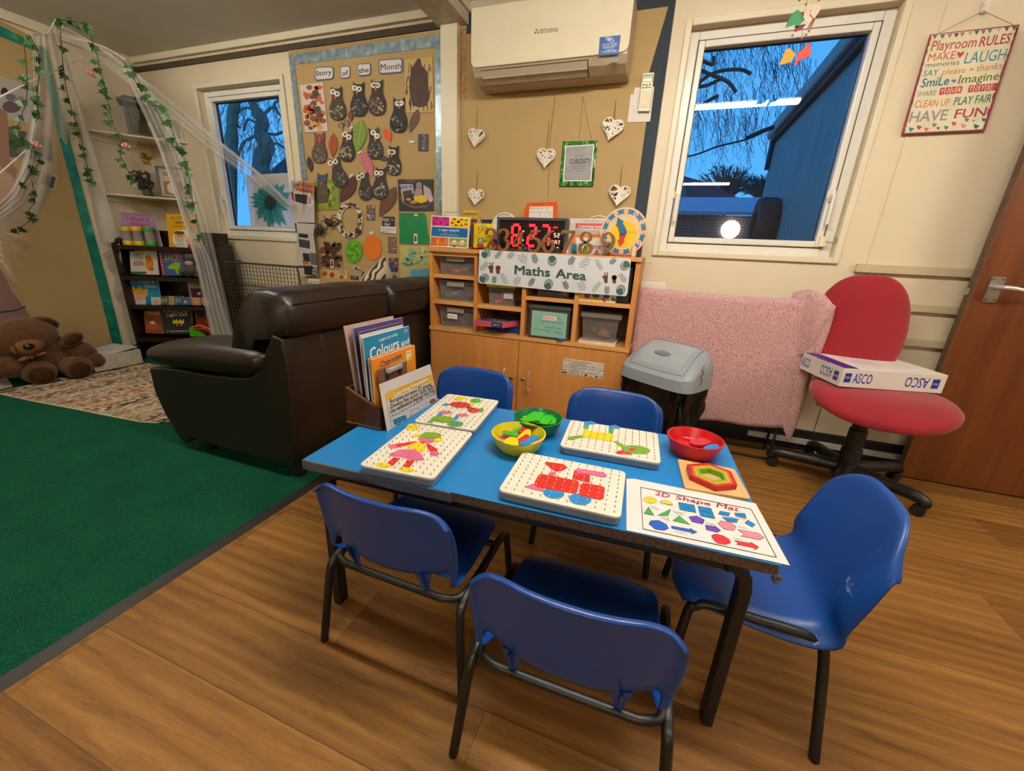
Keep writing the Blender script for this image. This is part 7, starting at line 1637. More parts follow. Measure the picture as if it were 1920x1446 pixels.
def cframe(cx, cy, z0, w_, h_, rz, tilt, m, inner, name, label, cat, th=.014, bw=.018, draw=None):
    t = thing(name, label, cat, (cx, cy, z0)); T = Matrix.Translation((cx, cy, z0)) @ RZ(rz) @ RXm(-tilt)
    b = MB()
    for a, c in (((-w_ / 2, 0, 0), (-w_ / 2 + bw, th, h_)), ((w_ / 2 - bw, 0, 0), (w_ / 2, th, h_)), ((-w_ / 2 + bw, 0, 0), (w_ / 2 - bw, th, bw)), ((-w_ / 2 + bw, 0, h_ - bw), (w_ / 2 - bw, th, h_))): b.box(a, c, m, T)
    b.build('frame', t, bevel=.002)
    pg = Page(lambda a, c: T @ V(((a - .5) * (w_ - 2 * bw), th * .5, h_ - bw - c * (h_ - 2 * bw))), T.to_3x3() @ V((0, -1, 0))); pg.slab([(0, 0), (1, 0), (1, 1), (0, 1)], inner, .002)
    if draw: draw(pg)
    pg.build('picture_sheet', t)
cframe(-3.945, 2.50, 1.3205, .21, .245, .62, .12, M('#5f6068', .5), M('#b5a88c', .6), 'framed_picture', 'grey framed picture on the lower corner shelf', 'picture', draw=lambda p: (p.rect(.12, .45, .88, .95, M('#9a5c40', .5), 1), p.ell((.45, .7), .2, .2, M('#c9bca4', .5), 2), p.rect(.15, .12, .85, .24, M('#8a8a7c', .5), 1)))
cframe(-3.885, 2.555, 1.7565, .13, .17, .5, .12, M('#c9c0ac', .5), M('#a9a494', .6), 'framed_picture', 'small pale frame beside the lantern on the upper corner shelf', 'picture')
# dried flowers
fv = thing('dried_flowers', 'dried flower bunch with one big yellow bloom on the lower corner shelf', 'flowers', (-4.10, 2.40, 1.3205)); rng = random.Random(21)
b = MB(); b.lathe([(.028, 0), (.034, .02), (.026, .06), (.022, .075)], M('#3a3f2c', .5), 14, (-4.10, 2.40, 1.3205)); b.build('pot', fv, sharp=50)
b = MB(); b2 = MB()
for k in range(46):
    a = rng.random() * 6.28; r = rng.uniform(.01, .085); p = V((-4.10 + math.cos(a) * r, 2.385 + math.sin(a) * r * .6, 1.40 + rng.uniform(-.03, .11))); b.tube([(-4.10, 2.40, 1.385), p], .0012, M('#3f4028', .7), 4)
    for j in range(3):
        q = p + V((rng.uniform(-.015, .015), rng.uniform(-.015, .015), rng.uniform(-.012, .012))); b2.ell(q, rng.uniform(.006, .011), M(rng.choice(['#2f2a2a', '#3c3432', '#4a4038', '#3c4a2c']), .8), None, 6, 4)
b.build('stems', fv); b2.build('dark_blooms', fv)
b = MB(); c = P(276, 297, y=2.40)
for k in range(70):
    a = rng.random() * 6.28; e = rng.uniform(-.2, 1.2); d = V((math.cos(a) * math.cos(e), -math.sin(e) * .9, math.sin(a) * math.cos(e))).normalized(); L = rng.uniform(.05, .078); s_ = d.cross(V((.3, .5, .8))).normalized() * .009
    b.add([c, c + d * L * .5 + s_, c + d * L, c + d * L * .5 - s_], [(0, 1, 2, 3)], M('#c29a44', .7))
b.build('yellow_bloom', fv)
# book rack standing across the corner
RK0 = V((-4.085, 2.055, 0)); RU = V((.913, .408, 0)); RW = V((-.408, .913, 0)); RN = -RW; RKW = .80
def rk_(a, d, z): return RK0 + RU * a + RW * d + V((0, 0, z))
def rbx(b, a0, d0, z0, a1, d1, z1, m): b.hexa([rk_(a0, d0, z0), rk_(a1, d0, z0), rk_(a1, d1, z0), rk_(a0, d1, z0), rk_(a0, d0, z1), rk_(a1, d0, z1), rk_(a1, d1, z1), rk_(a0, d1, z1)], m)
dkw = M('#1c0d09', .38, var=.2, scale=20)
br_ = thing('book_rack', 'dark brown four-tier book rack across the corner', 'bookshelf', tuple(rk_(.4, .1, 0)))
for a in (0, RKW - .02):
    b = MB(); pr = [(.0, 0), (.0, .945), (.03, .96), (.05, .985), (.075, .995), (.10, .975), (.19, .97), (.19, 0)]; b.prism([rk_(a, d, z) for d, z in pr], RU * .02, dkw); b.build('side_panel', br_, bevel=.003)
b = MB(); rbx(b, .02, .175, .02, RKW - .02, .185, 1.06, dkw); b.build('back_panel', br_)
for z in (.918, .683, .452, .175):
    b = MB(); rbx(b, .02, .0, z, RKW - .02, .175, z + .016, dkw); rbx(b, .02, -.006, z - .012, RKW - .02, .004, z + .022, dkw); b.build('shelf', br_, bevel=.002)
KB3 = (210, 380, 3.524)
def on_rack(d):
    pt = rk_(0, d, 0)
    def f(a, c):
        r = ray(KB3[0] + a / KB3[2], KB3[1] + c / KB3[2]); t = (pt - EYE).dot(RN) / r.dot(RN); return EYE + r * t
    return f
def rbook(d, q, col, label, draw=None, th=.010, cat='book', name='picture_book', group='picture books on the rack'):
    pg = Page(on_rack(d), RN); pg.slab(q, M(col, .35, var=.05), th, M('#cfc8b8', .6))
    if draw: draw(pg)
    return tag(pg.build(name), label, cat, group)
T_ = lambda p, s, x0, y0, x1, y1, h_, c, bo=.012: p.text(s, (x0, y0), (x1, y1), (-2, -h_), M(c, .5), 3, bo)
rbook(.10, [(58, 62), (272, 80), (335, 295), (95, 285)], '#9c7aa0', 'lilac picture book standing behind the dough pots', lambda p: (T_(p, 'I Want A', 100, 118, 248, 128, 26, '#a8203c'), T_(p, 'Sister!', 122, 150, 250, 158, 26, '#a8203c'), T_(p, 'A Little Princess Story', 78, 78, 262, 90, 10, '#4a3a5c', 0)))
rbook(.09, [(358, 72), (560, 85), (590, 300), (380, 298)], '#d09a14', 'yellow picture book with two cartoon children on the top tier', lambda p: (T_(p, 'I am TOO', 386, 108, 470, 108, 18, '#4a2a14'), T_(p, 'absolutely', 420, 138, 555, 142, 20, '#4a2a14', .02), T_(p, 'small for', 402, 160, 470, 166, 14, '#4a2a14', 0), T_(p, 'school', 480, 172, 560, 178, 22, '#4a2a14', .02), p.ell((480, 240), 82, 62, M('#d8d0c0', .5), 1), p.ell((448, 222), 36, 33, M('#d2a27c', .5), 2), p.ell((445, 200), 34, 12, M('#5a3a1c', .5), 3), p.ell((515, 250), 26, 28, M('#c9986c', .5), 2), p.poly([(425, 250), (475, 250), (480, 298), (425, 298)], M('#b9c0b8', .5), 2), p.poly([(500, 276), (535, 276), (540, 300), (500, 300)], M('#a82a22', .5), 3), p.ell((438, 222), 4, 5, INK, 4, 8), p.ell((458, 220), 4, 5, INK, 4, 8)))
rbook(.07, [(115, 320), (292, 312), (310, 478), (125, 472)], '#c9c3b4', 'white picture book with an orange bear on its cover', lambda p: (T_(p, "CAN'T", 145, 352, 205, 352, 20, '#7a3a30'), T_(p, 'CATCH', 148, 375, 205, 375, 18, '#7a3a30'), T_(p, 'THIS', 150, 394, 200, 394, 14, '#7a3a30'), T_(p, 'BEAR', 146, 416, 214, 416, 24, '#7a2a24', .02), p.ell((248, 405), 28, 40, M('#c97a1c', .5), 1), p.ell((240, 365), 20, 20, M('#c97a1c', .5), 1), p.ell((262, 440), 18, 12, M('#c97a1c', .5), 1), p.rect(125, 456, 228, 472, M('#2f5a2c', .5), 1)))
rbook(.075, [(306, 318), (470, 318), (500, 480), (332, 484)], '#3a5a8c', 'blue picture book with red spotted spine and a green dinosaur', lambda p: (T_(p, 'ANGRY', 345, 388, 470, 388, 42, '#cfae9c', .03), p.poly([(306, 318), (322, 318), (350, 484), (332, 484)], M('#b02a34', .4), 1), p.poly([(365, 425), (410, 395), (450, 395), (455, 460), (430, 475), (415, 440), (380, 440)], M('#8fae2c', .5), 2), p.poly([(355, 328), (465, 325), (465, 342), (357, 345)], M('#a83038', .4), 1), *[p.ell((318 + k * 3.4, 340 + k * 18), 3.5, 3.5, WHITE, 2, 8) for k in range(8)]))
rbook(.07, [(75, 496), (300, 500), (325, 672), (120, 672)], '#1a7fa8', 'bright blue picture book with a crowned child on its cover', lambda p: (T_(p, 'I Want a', 145, 530, 280, 534, 24, '#bcd6dc'), T_(p, 'Sister', 215, 562, 300, 564, 22, '#bcd6dc'), p.ell((178, 618), 48, 40, M('#d69a8c', .5), 2), p.poly([(125, 595), (135, 548), (160, 575), (182, 545), (202, 575), (238, 568), (238, 615), (190, 600)], M('#d09a1c', .5), 3), p.poly([(115, 650), (225, 640), (225, 672), (120, 672)], M('#cfc9bc', .5), 3), p.ell((115, 522), 18, 14, M('#d8b42a', .5), 2), p.poly([(108, 598), (240, 600), (235, 612), (110, 610)], M('#7a4a1c', .5), 1)))
rbook(.09, [(495, 525), (620, 530), (650, 672), (525, 672)], '#a9936c', 'tan picture book with a dark photograph on its cover', lambda p: (p.poly([(515, 565), (620, 568), (630, 630), (530, 632)], M('#3a2420', .4), 1), T_(p, 'I LOVE', 525, 550, 600, 552, 16, '#4a3a24'), p.ell((575, 600), 12, 10, M('#b9a890', .5), 2)))
rbook(.08, [(208, 715), (320, 708), (340, 868), (222, 862)], '#8a4a24', 'orange-brown picture book at the end of the bottom tier', lambda p: (T_(p, 'Punjab', 236, 742, 318, 738, 22, '#c9bca0', .02), p.poly([(245, 790), (275, 780), (290, 800), (265, 805)], M('#cfc4b4', .5), 2), p.ell((270, 820), 40, 22, M('#a8542c', .5), 1), p.ell((255, 770), 30, 14, M('#6a4420', .5), 1)))
rbook(.065, [(322, 705), (525, 712), (530, 868), (345, 868)], '#2c2d2c', 'black picture book with a yellow crown on the bottom tier', lambda p: (T_(p, 'I Want My', 345, 728, 500, 726, 20, '#b9b4ac', .02), T_(p, 'Light On!', 362, 752, 498, 750, 22, '#d2cdc4', .02), p.poly([(402, 800), (402, 770), (415, 785), (425, 768), (438, 785), (450, 768), (460, 785), (474, 768), (476, 800)], M('#d2b820', .5), 1), p.ell((430, 810), 4, 4, WHITE, 1, 8), p.ell((458, 810), 4, 4, WHITE, 1, 8), T_(p, 'A Little Princess Story', 362, 856, 520, 852, 12, '#c9b890')))
rbook(.085, [(540, 705), (650, 715), (670, 868), (565, 868)], '#7a2a1c', 'red and black picture book at the net end of the bottom tier', lambda p: (p.poly([(545, 705), (610, 710), (612, 755), (570, 762)], M('#1c1814', .5), 1), p.rect(625, 725, 655, 752, M('#9aa08c', .5), 1)))
for k, (x, col) in enumerate(((332, '#4c4a48'), (352, '#5a5450'), (385, '#a8a01c'), (425, '#4a6a86'), (445, '#3a5a8a'))): rbook(.045, [(x - 14, 618), (x + 22, 620), (x + 24, 676), (x - 10, 676)], col, 'tiny board book with %s cover standing on the third tier' % ('a grey', 'a dark brown', 'a yellow-green', 'a slate blue', 'a navy')[k], lambda p, x=x: p.rect(x - 4, 632, x + 14, 660, M('#8a8878', .5), 1), .012, group='tiny board books')
for q, col, lab in (([(255, 625), (318, 625), (322, 676), (262, 676)], '#b9bcb8', 'tiny pale board book in front of the bright blue book'), ([(452, 625), (515, 625), (520, 676), (458, 676)], '#2a62a0', 'tiny blue board book with a pale duck'), ([(528, 628), (580, 628), (585, 678), (533, 678)], '#b9806c', 'tiny pink and yellow board book before the tan book'), ([(594, 628), (640, 630), (645, 680), (600, 680)], '#b9787c', 'tiny pink board book beside the net')):
    rbook(.03, q, col, lab, lambda p, q=q: p.ell(((q[0][0] + q[1][0]) / 2 + 2, 655), 14, 10, M('#c99a4c', .5), 1), .012, group='tiny board books')
for k, (x, col, lab) in enumerate(((98, '#cfae14', 'yellow-lidded dough pot at the rack end'), (168, '#cfae14', 'yellow-lidded dough pot in the middle of three'), (245, '#1f8a22', 'green-lidded dough pot'))):
    f = on_rack(.05); w_ = (f(x + 32, 200) - f(x - 32, 200)).length / 2; cb = f(x + 18, 285); cb.z = .9345; ct = f(x, 160)
    t = thing('dough_pot', lab + ' on the top tier', 'dough pot', tuple(cb), 0, 'dough pots'); h_ = ct.z - .9345
    b = MB(); b.lathe([(w_ * .92, h_ * .24), (w_ * .9, h_ * .8)], film_mat('pot_plastic', '#a89a94', .55, .3), 18, cb); b.build('tub', t, sharp=60)
    for z0, z1, nm in ((0, .26, 'base_cap'), (.78, 1.0, 'lid')): b = MB(); b.lathe([(w_, h_ * z0), (w_ * 1.02, h_ * (z0 + .02)), (w_ * 1.02, h_ * (z1 - .03)), (w_ * .96, h_ * z1)], M(col, .4), 18, cb); b.build(nm, t, sharp=40)
sb_ = thing('soft_bear', 'small grey cuddly toy with a striped scarf on the second tier', 'soft toy', tuple(on_rack(.05)(545, 478))); gfur = M('#4b4845', .95, var=.3, scale=120, bump=.8, bscale=200); f = on_rack(.05)
b = MB()
for (x, y), r in (((530, 440), .055), ((525, 360), .048), ((470, 452), .030), ((580, 455), .032), ((500, 330), .016), ((550, 332), .016), ((505, 470), .026), ((560, 472), .028)): b.ell(f(x, y), r, gfur, None, 12, 8)
b.build('body', sb_, sharp=180)
b = MB(); b.ell(f(528, 402) + RN * .03, (.036, .03, .022), M('#a88a84', .8, var=.4, scale=80), None, 12, 7); b.build('scarf', sb_, sharp=180)
tb_ = thing('toy_boot', 'green and orange plastic toy lying on the bottom tier', 'toy', tuple(on_rack(.02)(590, 880))); f = on_rack(.02)
pg = Page(f, RN); pg.slab([(510, 822), (545, 825), (610, 885), (515, 885)], M('#3f9a14', .4), .03); pg.build('green_base', tb_); b = MB(); b.tube(curve_pts([f(540, 822), f(580, 812), f(625, 830), f(668, 842)], 5), .010, M('#b8541c', .4), 8); b.tube(curve_pts([f(545, 838), f(590, 832), f(668, 856)], 5), .007, M('#a82a1c', .4), 8); b.build('orange_straps', tb_, sharp=60)
# wire guard in front of the heater under the window
gd = thing('heater_guard', 'brown wire mesh heater guard under the window', 'heater guard', (-3.04, 2.48, 0)); gm_ = M('#41362c', .5); gx0, gx1, gz0, gz1, gy = -3.42, -2.585, .20, .845, 2.40
b = MB(); b.tube([(gx0, gy, gz0), (gx0, gy, gz1), (gx1, gy, gz1), (gx1 + .01, gy, gz1 - .05), (gx1 + .01, gy, gz0)], .008, gm_, 6, True)
for x in (gx0, gx1): b.tube([(x, gy, gz1), (x, WY - .002, gz1)], .008, gm_, 6); b.tube([(x, gy, gz0), (x, WY - .002, gz0)], .008, gm_, 6); b.tube([(x, gy, gz0), (x, gy, .007)], .010, gm_, 6)
b.build('frame', gd)
b = MB()
for k in range(1, 24): x = gx0 + (gx1 - gx0) * k / 24; b.tube([(x, gy, gz0), (x, gy, gz1)], .0022, gm_, 4)
for k in range(1, 22): z = gz0 + (gz1 - gz0) * k / 22; b.tube([(gx0, gy - .002, z), (gx1, gy - .002, z)], .0022, gm_, 4); b.tube([(gx0, gy, z), (gx0, WY, z)], .0022, gm_, 4)
for k in range(1, 7): y = gy + .2 * k / 7; b.tube([(gx0, y, gz0), (gx0, y, gz1)], .0022, gm_, 4)
b.build('wire_mesh', gd)
b = MB(); b.rbox((-3.22, 2.50, .10), (-2.70, 2.598, .62), M('#cfc8b4', .4), .01, 3, 1); b.build('heater_body') if False else tag(b.build('panel_heater', bevel=.004), 'cream panel heater behind the wire guard', 'heater')
# cushion behind the sofa back
def maze():
    g = NT('maze_print'); tc = g.n('TexCoord'); w_ = g.n('TexWave', i_Scale=15.0, i_Distortion=5.0, i_Detail=0.0); w_.inputs['Detail Scale'].default_value = 1.2; g.l(tc.outputs['Object'], w_.inputs['Vector'])
    g.l(g.ramp(w_.outputs['Fac'], [(.44, '#c9bda0'), (.54, '#3c342a')]), g.b.inputs['Base Color']); g.b.inputs['Roughness'].default_value = .85; return g.m
cu_ = thing('cushion', 'cream cushion with dark maze lines poking above the sofa back', 'cushion', (-1.70, 2.20, .44))
b = MB(); TQ = Matrix.Translation((-1.735, 2.19, .70)) @ RYm(.30) @ RXm(.72)
def cus(u, v):
    x, z = (u * 2 - 1), (v * 2 - 1); return (x, z)
for s_ in (-1, 1): b.grid(lambda u, v, s_=s_: TQ @ V((s_ * .062 * ((1 - (2 * u - 1) ** 4) * (1 - (2 * v - 1) ** 4)) ** .5, (2 * u - 1) * .20, (2 * v - 1) * .20)), 16, 16, maze())
b.build('cover', cu_, sharp=180)
# rug, basket, teddy bear
def rugmat():
    g = NT('woven_rug'); tc = g.n('TexCoord'); sp = g.n('SeparateXYZ'); g.l(tc.outputs['Object'], sp.inputs[0])
    row = g.math('FLOOR', g.math('MULTIPLY', sp.outputs['X'], 22.0)); wn = g.n('TexWhiteNoise', noise_dimensions='1D'); g.l(row, wn.inputs['W'])
    cb_ = g.n('CombineXYZ'); g.l(g.math('FLOOR', g.math('MULTIPLY', sp.outputs['Y'], 46.0)), cb_.inputs[0]); g.l(g.math('FLOOR', g.math('MULTIPLY', sp.outputs['X'], 88.0)), cb_.inputs[1]); w2_ = g.n('TexWhiteNoise', noise_dimensions='2D'); g.l(cb_.outputs[0], w2_.inputs['Vector'])
    bandc = g.ramp(wn.outputs['Value'], [(0, '#9a7c60'), (.28, '#7c3f2c'), (.45, '#4c4f56'), (.62, '#b89c74'), (.8, '#3c3028'), (1, '#9c7454')])
    c = g.mix(g.math('GREATER_THAN', w2_.outputs['Value'], .60), bandc, '#c4b296'); g.l(c, g.b.inputs['Base Color']); g.b.inputs['Roughness'].default_value = .95
    bp = g.n('Bump', i_Strength=.5, i_Distance=.004); g.l(w2_.outputs['Value'], bp.inputs['Height']); g.l(bp.outputs[0], g.b.inputs['Normal']); return g.m
rg = thing('rug', 'patterned cream, rust and grey woven rug in front of the teddy bear', 'rug', (-3.2, 1.7, .007)); ro = [P(-8, 737, z=.010), P(60, 752, z=.010), P(130, 765, z=.010), P(200, 779, z=.010), P(262, 791, z=.010), P(296, 793, z=.010)]
b = MB(); b.prism([V((p.x, p.y, .0072)) for p in ro] + [V((-2.45, 1.45, .0072)), V((-2.75, 2.05, .0072)), V((-4.1, 2.0, .0072))], (0, 0, .006), rugmat()); b.build('weave', rg)
b = MB(); b.tube([V((p.x, p.y, .0105)) for p in ro], .0045, M('#c9bea4', .9), 6); b.build('bound_edge', rg)
bk = thing('storage_basket', 'white plastic weave basket of papers beside the teddy bear', 'basket', (-4.07, 1.83, .013))
def weave():
    g = NT('plastic_weave'); tc = g.n('TexCoord'); v_ = g.n('TexVoronoi', i_Scale=62.0); g.l(tc.outputs['Object'], v_.inputs['Vector']); g.l(g.ramp(v_.outputs['Distance'], [(.12, '#6d6a58'), (.34, '#b9b5a4')]), g.b.inputs['Base Color']); g.b.inputs['Roughness'].default_value = .45
    bp = g.n('Bump', i_Strength=.6, i_Distance=.004); g.l(v_.outputs['Distance'], bp.inputs['Height']); g.l(bp.outputs[0], g.b.inputs['Normal']); return g.m
wvm = weave(); bx = (-4.235, -3.915, 1.675, 1.985)
for a, c in (((bx[0], bx[2], .0135), (bx[1], bx[2] + .008, .135)), ((bx[0], bx[3] - .008, .0135), (bx[1], bx[3], .135)), ((bx[0], bx[2] + .008, .0135), (bx[0] + .008, bx[3] - .008, .135)), ((bx[1] - .008, bx[2] + .008, .0135), (bx[1], bx[3] - .008, .135))): b = MB(); b.box(a, c, wvm); b.build('side', bk)
b = MB(); b.box((bx[0], bx[2], .0135), (bx[1], bx[3], .02), wvm); b.build('base', bk)
rng = random.Random(14)
for k, (col, lab) in enumerate((('#b0506c', 'pink folder lying in the white basket'), ('#b9b6bc', 'pale papers lying in the white basket, bottom of the heap'), ('#8c8c9c', 'grey printed sheet lying in the white basket'), ('#c6c2bc', 'white sheet on top of the basket heap'))):
    z = .06 + k * .024; T = Matrix.Translation((-4.08, 1.84 + (.02 if k else -.04), z)) @ RZ(rng.uniform(-.12, .12)) @ RXm(.10); b = MB(); b.box((-.13, -.125, 0), (.13, .125, .006), M(col, .5), T); tag(b.build('paper_sheet' if k else 'paper_folder'), lab, 'paper', 'papers in the white basket')
fur = M('#593a20', .95, var=.28, scale=46, bump=1.0, bscale=170, sheen=.25, spec=.1); fur2 = M('#3b2413', .95, var=.3, scale=60, bump=.8, bscale=170, spec=.1); muz = M('#7a5230', .95, var=.2, scale=60, bump=.8, bscale=170, spec=.1)
te = thing('teddy_bear', 'big brown teddy bear slumped on the rug against the wall', 'teddy bear', (-4.0, 1.45, .012))
def ptx(u, v, x): return P(u, v, x=x)
def ellip(name, items, m, sharp=180, **k):
    b = MB()
    for c, r, T in items: b.ell(c, r, m, T, 20, 13)
    return b.build(name, te, sharp=sharp)
hc = ptx(41, 634, -4.045)
ellip('body', [(V((-4.08, 1.49, .155)), (.13, .165, .145), RZ(.35)), (V((-4.07, 1.51, .23)), (.11, .13, .09), None)], fur)
hd = ellip('head', [(hc, (.135, .185, .13), RXm(.30))], fur)
ellip('muzzle', [(ptx(52, 651, -3.935), (.055, .085, .058), RXm(.2))], muz)
ellip('nose', [(ptx(54, 650, -3.882), (.016, .028, .020), None)], M('#0c0a09', .3))
ellip('eye', [(ptx(73, 638, -3.925), (.010, .013, .013), None)], M('#0c0a09', .2)); ellip('eye', [(ptx(28, 647, -3.925), (.010, .013, .013), None)], M('#0c0a09', .2))
b = MB(); b.tube(curve_pts([ptx(28, 649, -3.90), ptx(34, 662, -3.885), ptx(50, 668, -3.880), ptx(70, 662, -3.885), ptx(82, 652, -3.91)], 5), .004, fur2, 6); b.build('mouth', te)
for (u, v), x, T in (((84, 606), -4.02, RXm(-.35)), ((134, 637), -3.95, RXm(.45))):
    e = ellip('ear', [(ptx(u, v, x), (.030, .075, .046), T)], fur); b = MB(); b.ell(ptx(u + 3, v, x + .022), (.014, .055, .030), fur2, T, 14, 9); b.build('ear_lining', e, sharp=180)
ellip('arm', [(V((-4.00, 1.665, .17)), (.075, .095, .075), RXm(-.7)), (V((-3.955, 1.70, .10)), (.062, .07, .06), None)], fur); ellip('arm', [(V((-4.02, 1.30, .15)), (.075, .085, .085), None)], fur)
for c, s_, ang in ((V((-3.985, 1.395, .085)), 1, -.25), (V((-3.935, 1.575, .085)), 1, .1)):
    lg = ellip('leg', [(c, (.10, .078, .074), RZ(ang)), (c + V((.062, 0, .005)), (.045, .082, .078), RZ(ang))], fur)
    b = MB(); b.ell(c + V((.098, -.012, -.004)), (.014, .060, .056), fur2, RZ(ang), 16, 10); b.build('foot_pad', lg, sharp=180)
b = MB(); bw_ = ptx(60, 670, -3.90); b.ell(bw_ + V((0, -.035, 0)), (.008, .034, .013), M('#8a4f44', .7), RXm(.25), 10, 6); b.ell(bw_ + V((0, .045, .012)), (.008, .034, .012), M('#8a4f44', .7), RXm(.2), 10, 6); b.ell(bw_, .011, M('#9a5c50', .7), None, 8, 6); b.build('bow', te, sharp=180)
b = MB(); q4 = [P(a, c, z=.009) for a, c in ((-10, 712), (14, 711), (24, 725), (-10, 733))]; b.prism(q4, (0, 0, .012), M('#b9a89c', .5)); tag(b.build('floor_book'), 'pale book lying flat on the carpet beside the teddy bear', 'book')
# ---- net canopy
def yd(u): return min(2.10, 1.42 + .0050 * u)
def pn(u, v, dy=0): return P(u, v, y=yd(u) + dy)
cn = thing('net_canopy', 'white net canopy draped from the ceiling over the reading corner', 'canopy', (-3.95, 2.0, 2.34))
def netm(a, n): return film_mat('net_%s' % n, '#ded9d3', min(.62, a * 1.55), .9, 420)
def lerp_poly(L, f):
    n = len(L) - 1; i = min(int(f * n), n - 1); t = f * n - i; return (L[i][0] + (L[i + 1][0] - L[i][0]) * t, L[i][1] + (L[i + 1][1] - L[i][1]) * t)
def netpanel(L, R, amt, name, folds=5, amp=.015, dy=0, ys=None):
    b = MB()
    def f(u, v):
        a = lerp_poly(L, v); c = lerp_poly(R, v); x, y = a[0] + (c[0] - a[0]) * u, a[1] + (c[1] - a[1]) * u
        d = (yd(x) if ys is None else ys[0] + (ys[1] - ys[0]) * v) + dy + amp * math.sin(u * folds * 6.28 + v * 2); return P(x, y, y=d)
    b.grid(f, 36, 24, netm(amt, name)); return b.build('net_panel', cn, sharp=180)
AC_ = [(105, 38), (200, 95), (300, 172), (400, 255), (480, 318), (548, 383)]
netpanel(AC_, [(114, 62), (205, 128), (300, 205), (395, 285), (475, 340), (546, 400)], .20, 'top_band', 3, .01, ys=(2.0, 2.5))
netpanel(AC_, [(108, 50), (202, 104), (301, 181), (400, 264), (480, 326), (547, 390)], .38, 'top_edge', 2, .006, -.01, ys=(2.0, 2.5))
netpanel([(225, 120), (262, 200), (296, 270), (332, 380), (368, 500), (398, 645)], [(262, 140), (322, 225), (352, 300), (388, 400), (415, 520), (442, 645)], .20, 'side_curtain', 5, .02, -.06)
netpanel([(300, 285), (334, 382), (368, 490), (385, 570), (402, 645)], [(310, 285), (350, 382), (396, 490), (418, 570), (440, 645)], .26, 'side_gather', 4, .015, -.09)
netpanel([(276, 230), (302, 290), (330, 370), (352, 440), (372, 510)], [(282, 230), (308, 290), (338, 370), (360, 440), (378, 510)], .30, 'side_hem', 2, .008, -.12)
netpanel([(66, 68), (62, 190), (30, 330), (-15, 432)], [(106, 44), (150, 190), (190, 330), (224, 456)], .30, 'wall_sheet', 4, .02)
netpanel([(-15, 428), (50, 452), (120, 476), (185, 480), (224, 455)], [(-15, 436), (45, 548), (115, 578), (180, 586), (242, 580)], .20, 'swag', 2, .02)
netpanel([(-15, 428), (50, 452), (120, 476), (185, 480), (224, 455)], [(-15, 440), (50, 466), (120, 490), (185, 494), (226, 468)], .22, 'swag_edge', 2, .008, -.02)
netpanel([(-15, 395), (20, 355), (50, 300), (66, 200), (60, 68)], [(-15, 425), (45, 385), (78, 320), (86, 210), (72, 66)], .26, 'wall_gather', 4, .012, -.03)
netpanel([(112, 60), (140, 180), (170, 320), (215, 455)], [(230, 130), (262, 215), (250, 330), (226, 455)], .05, 'inner_sheet', 2, .02)
for pts, r in (([(-12, 188), (60, 152), (110, 130), (155, 106)], .004), ([(-12, 335), (28, 300), (62, 270)], .004), ([(60, 63), (110, 66), (190, 86), (235, 112)], .0035), ([(104, 36), (88, 62), (62, 66)], .003)):
    b = MB(); b.tube(curve_pts([pn(u, v, -.03) for u, v in pts], 5), r, netm(.55, 'cord'), 6); b.build('cord', cn)
b = MB()
lace = [(0, 455), (4, 490), (14, 505), (22, 520), (32, 538), (44, 548)]
for i in range(len(lace) - 1):
    for k in range(3): f = k / 3; u, v = lace[i][0] + (lace[i + 1][0] - lace[i][0]) * f, lace[i][1] + (lace[i + 1][1] - lace[i][1]) * f; b.ell(pn(u, v, -.02), (.016, .006, .016), netm(.55, 'lace'), None, 8, 5)
b.build('lace_edge', cn)
# ---- ivy garlands
ivm = M('#1f4718', .45, var=.25, scale=60); ivm2 = M('#305c24', .45, var=.25, scale=60); stm = M('#3a3a22', .7); LEAF = [(0, -.1), (.32, -.28), (.5, -.05), (.95, .02), (.55, .28), (.50, .62), (.22, .55), (0, 1.1), (-.22, .55), (-.50, .62), (-.55, .28), (-.95, .02), (-.5, -.05), (-.32, -.28)]
def garland(px_pts, label, seed, leaves, rose=None, dy=-.05):
    rng = random.Random(seed); pts = [pn(u, v, dy) for u, v in px_pts]; cp = curve_pts(pts, 6)
    t = thing('ivy_garland', label, 'ivy garland', tuple(pts[-1]), 0, 'ivy garlands')
    b = MB(); b.tube(cp, .0022, stm, 5); b.build('stem', t)
    b = MB(); N = len(cp)
    leaves = int(leaves * .72)
    for k in range(leaves):
        i = min(N - 1, int((k + rng.random() * .8) / leaves * N)); c = cp[i]; side = rng.choice((-1, 1)); s_ = rng.uniform(.027, .040); c = c + V((side * rng.uniform(.010, .035), -.008, rng.uniform(-.02, .01)))
        T = Matrix.Translation(c) @ RZ(rng.uniform(-.5, .5) + .9) @ RXm(rng.uniform(-.3, .5)) @ RYm(PI + side * rng.uniform(.1, .9))
        vs = [T @ V((x * s_, -abs(x) * s_ * .25, z * s_)) for x, z in LEAF]; b.add(vs + [T @ V((0, 0, .3 * s_))], [(j, (j + 1) % 14, 14) for j in range(14)], rng.choice((ivm, ivm2))); b.tube([cp[i], c], .0012, stm, 4)
    o = b.build('leaves', t)
    for r in rose or ():
        c = pn(*r, dy=dy - .02); rb = MB(); pk = M('#c98a7c', .7, var=.1)
        for k in range(16): a = k * 2.4; rr2 = .006 + .0016 * k; d = V((math.cos(a), -.35 + .06 * k * .3, math.sin(a))); rb.ell(c + V((math.cos(a) * rr2 * .7, .012 - .0022 * (16 - k), math.sin(a) * rr2 * .7)), (.0105, .004, .0105), pk, RZ(a * .3) @ RYm(-a) @ RZ(.5), 8, 5)
        rb.build('rose', t, sharp=180)
garland([(112, 38), (117, 110), (124, 165), (136, 210), (150, 250), (160, 300), (170, 330), (184, 348)], 'ivy strand falling from the ceiling hook to the lower shelf end', 1, 22)
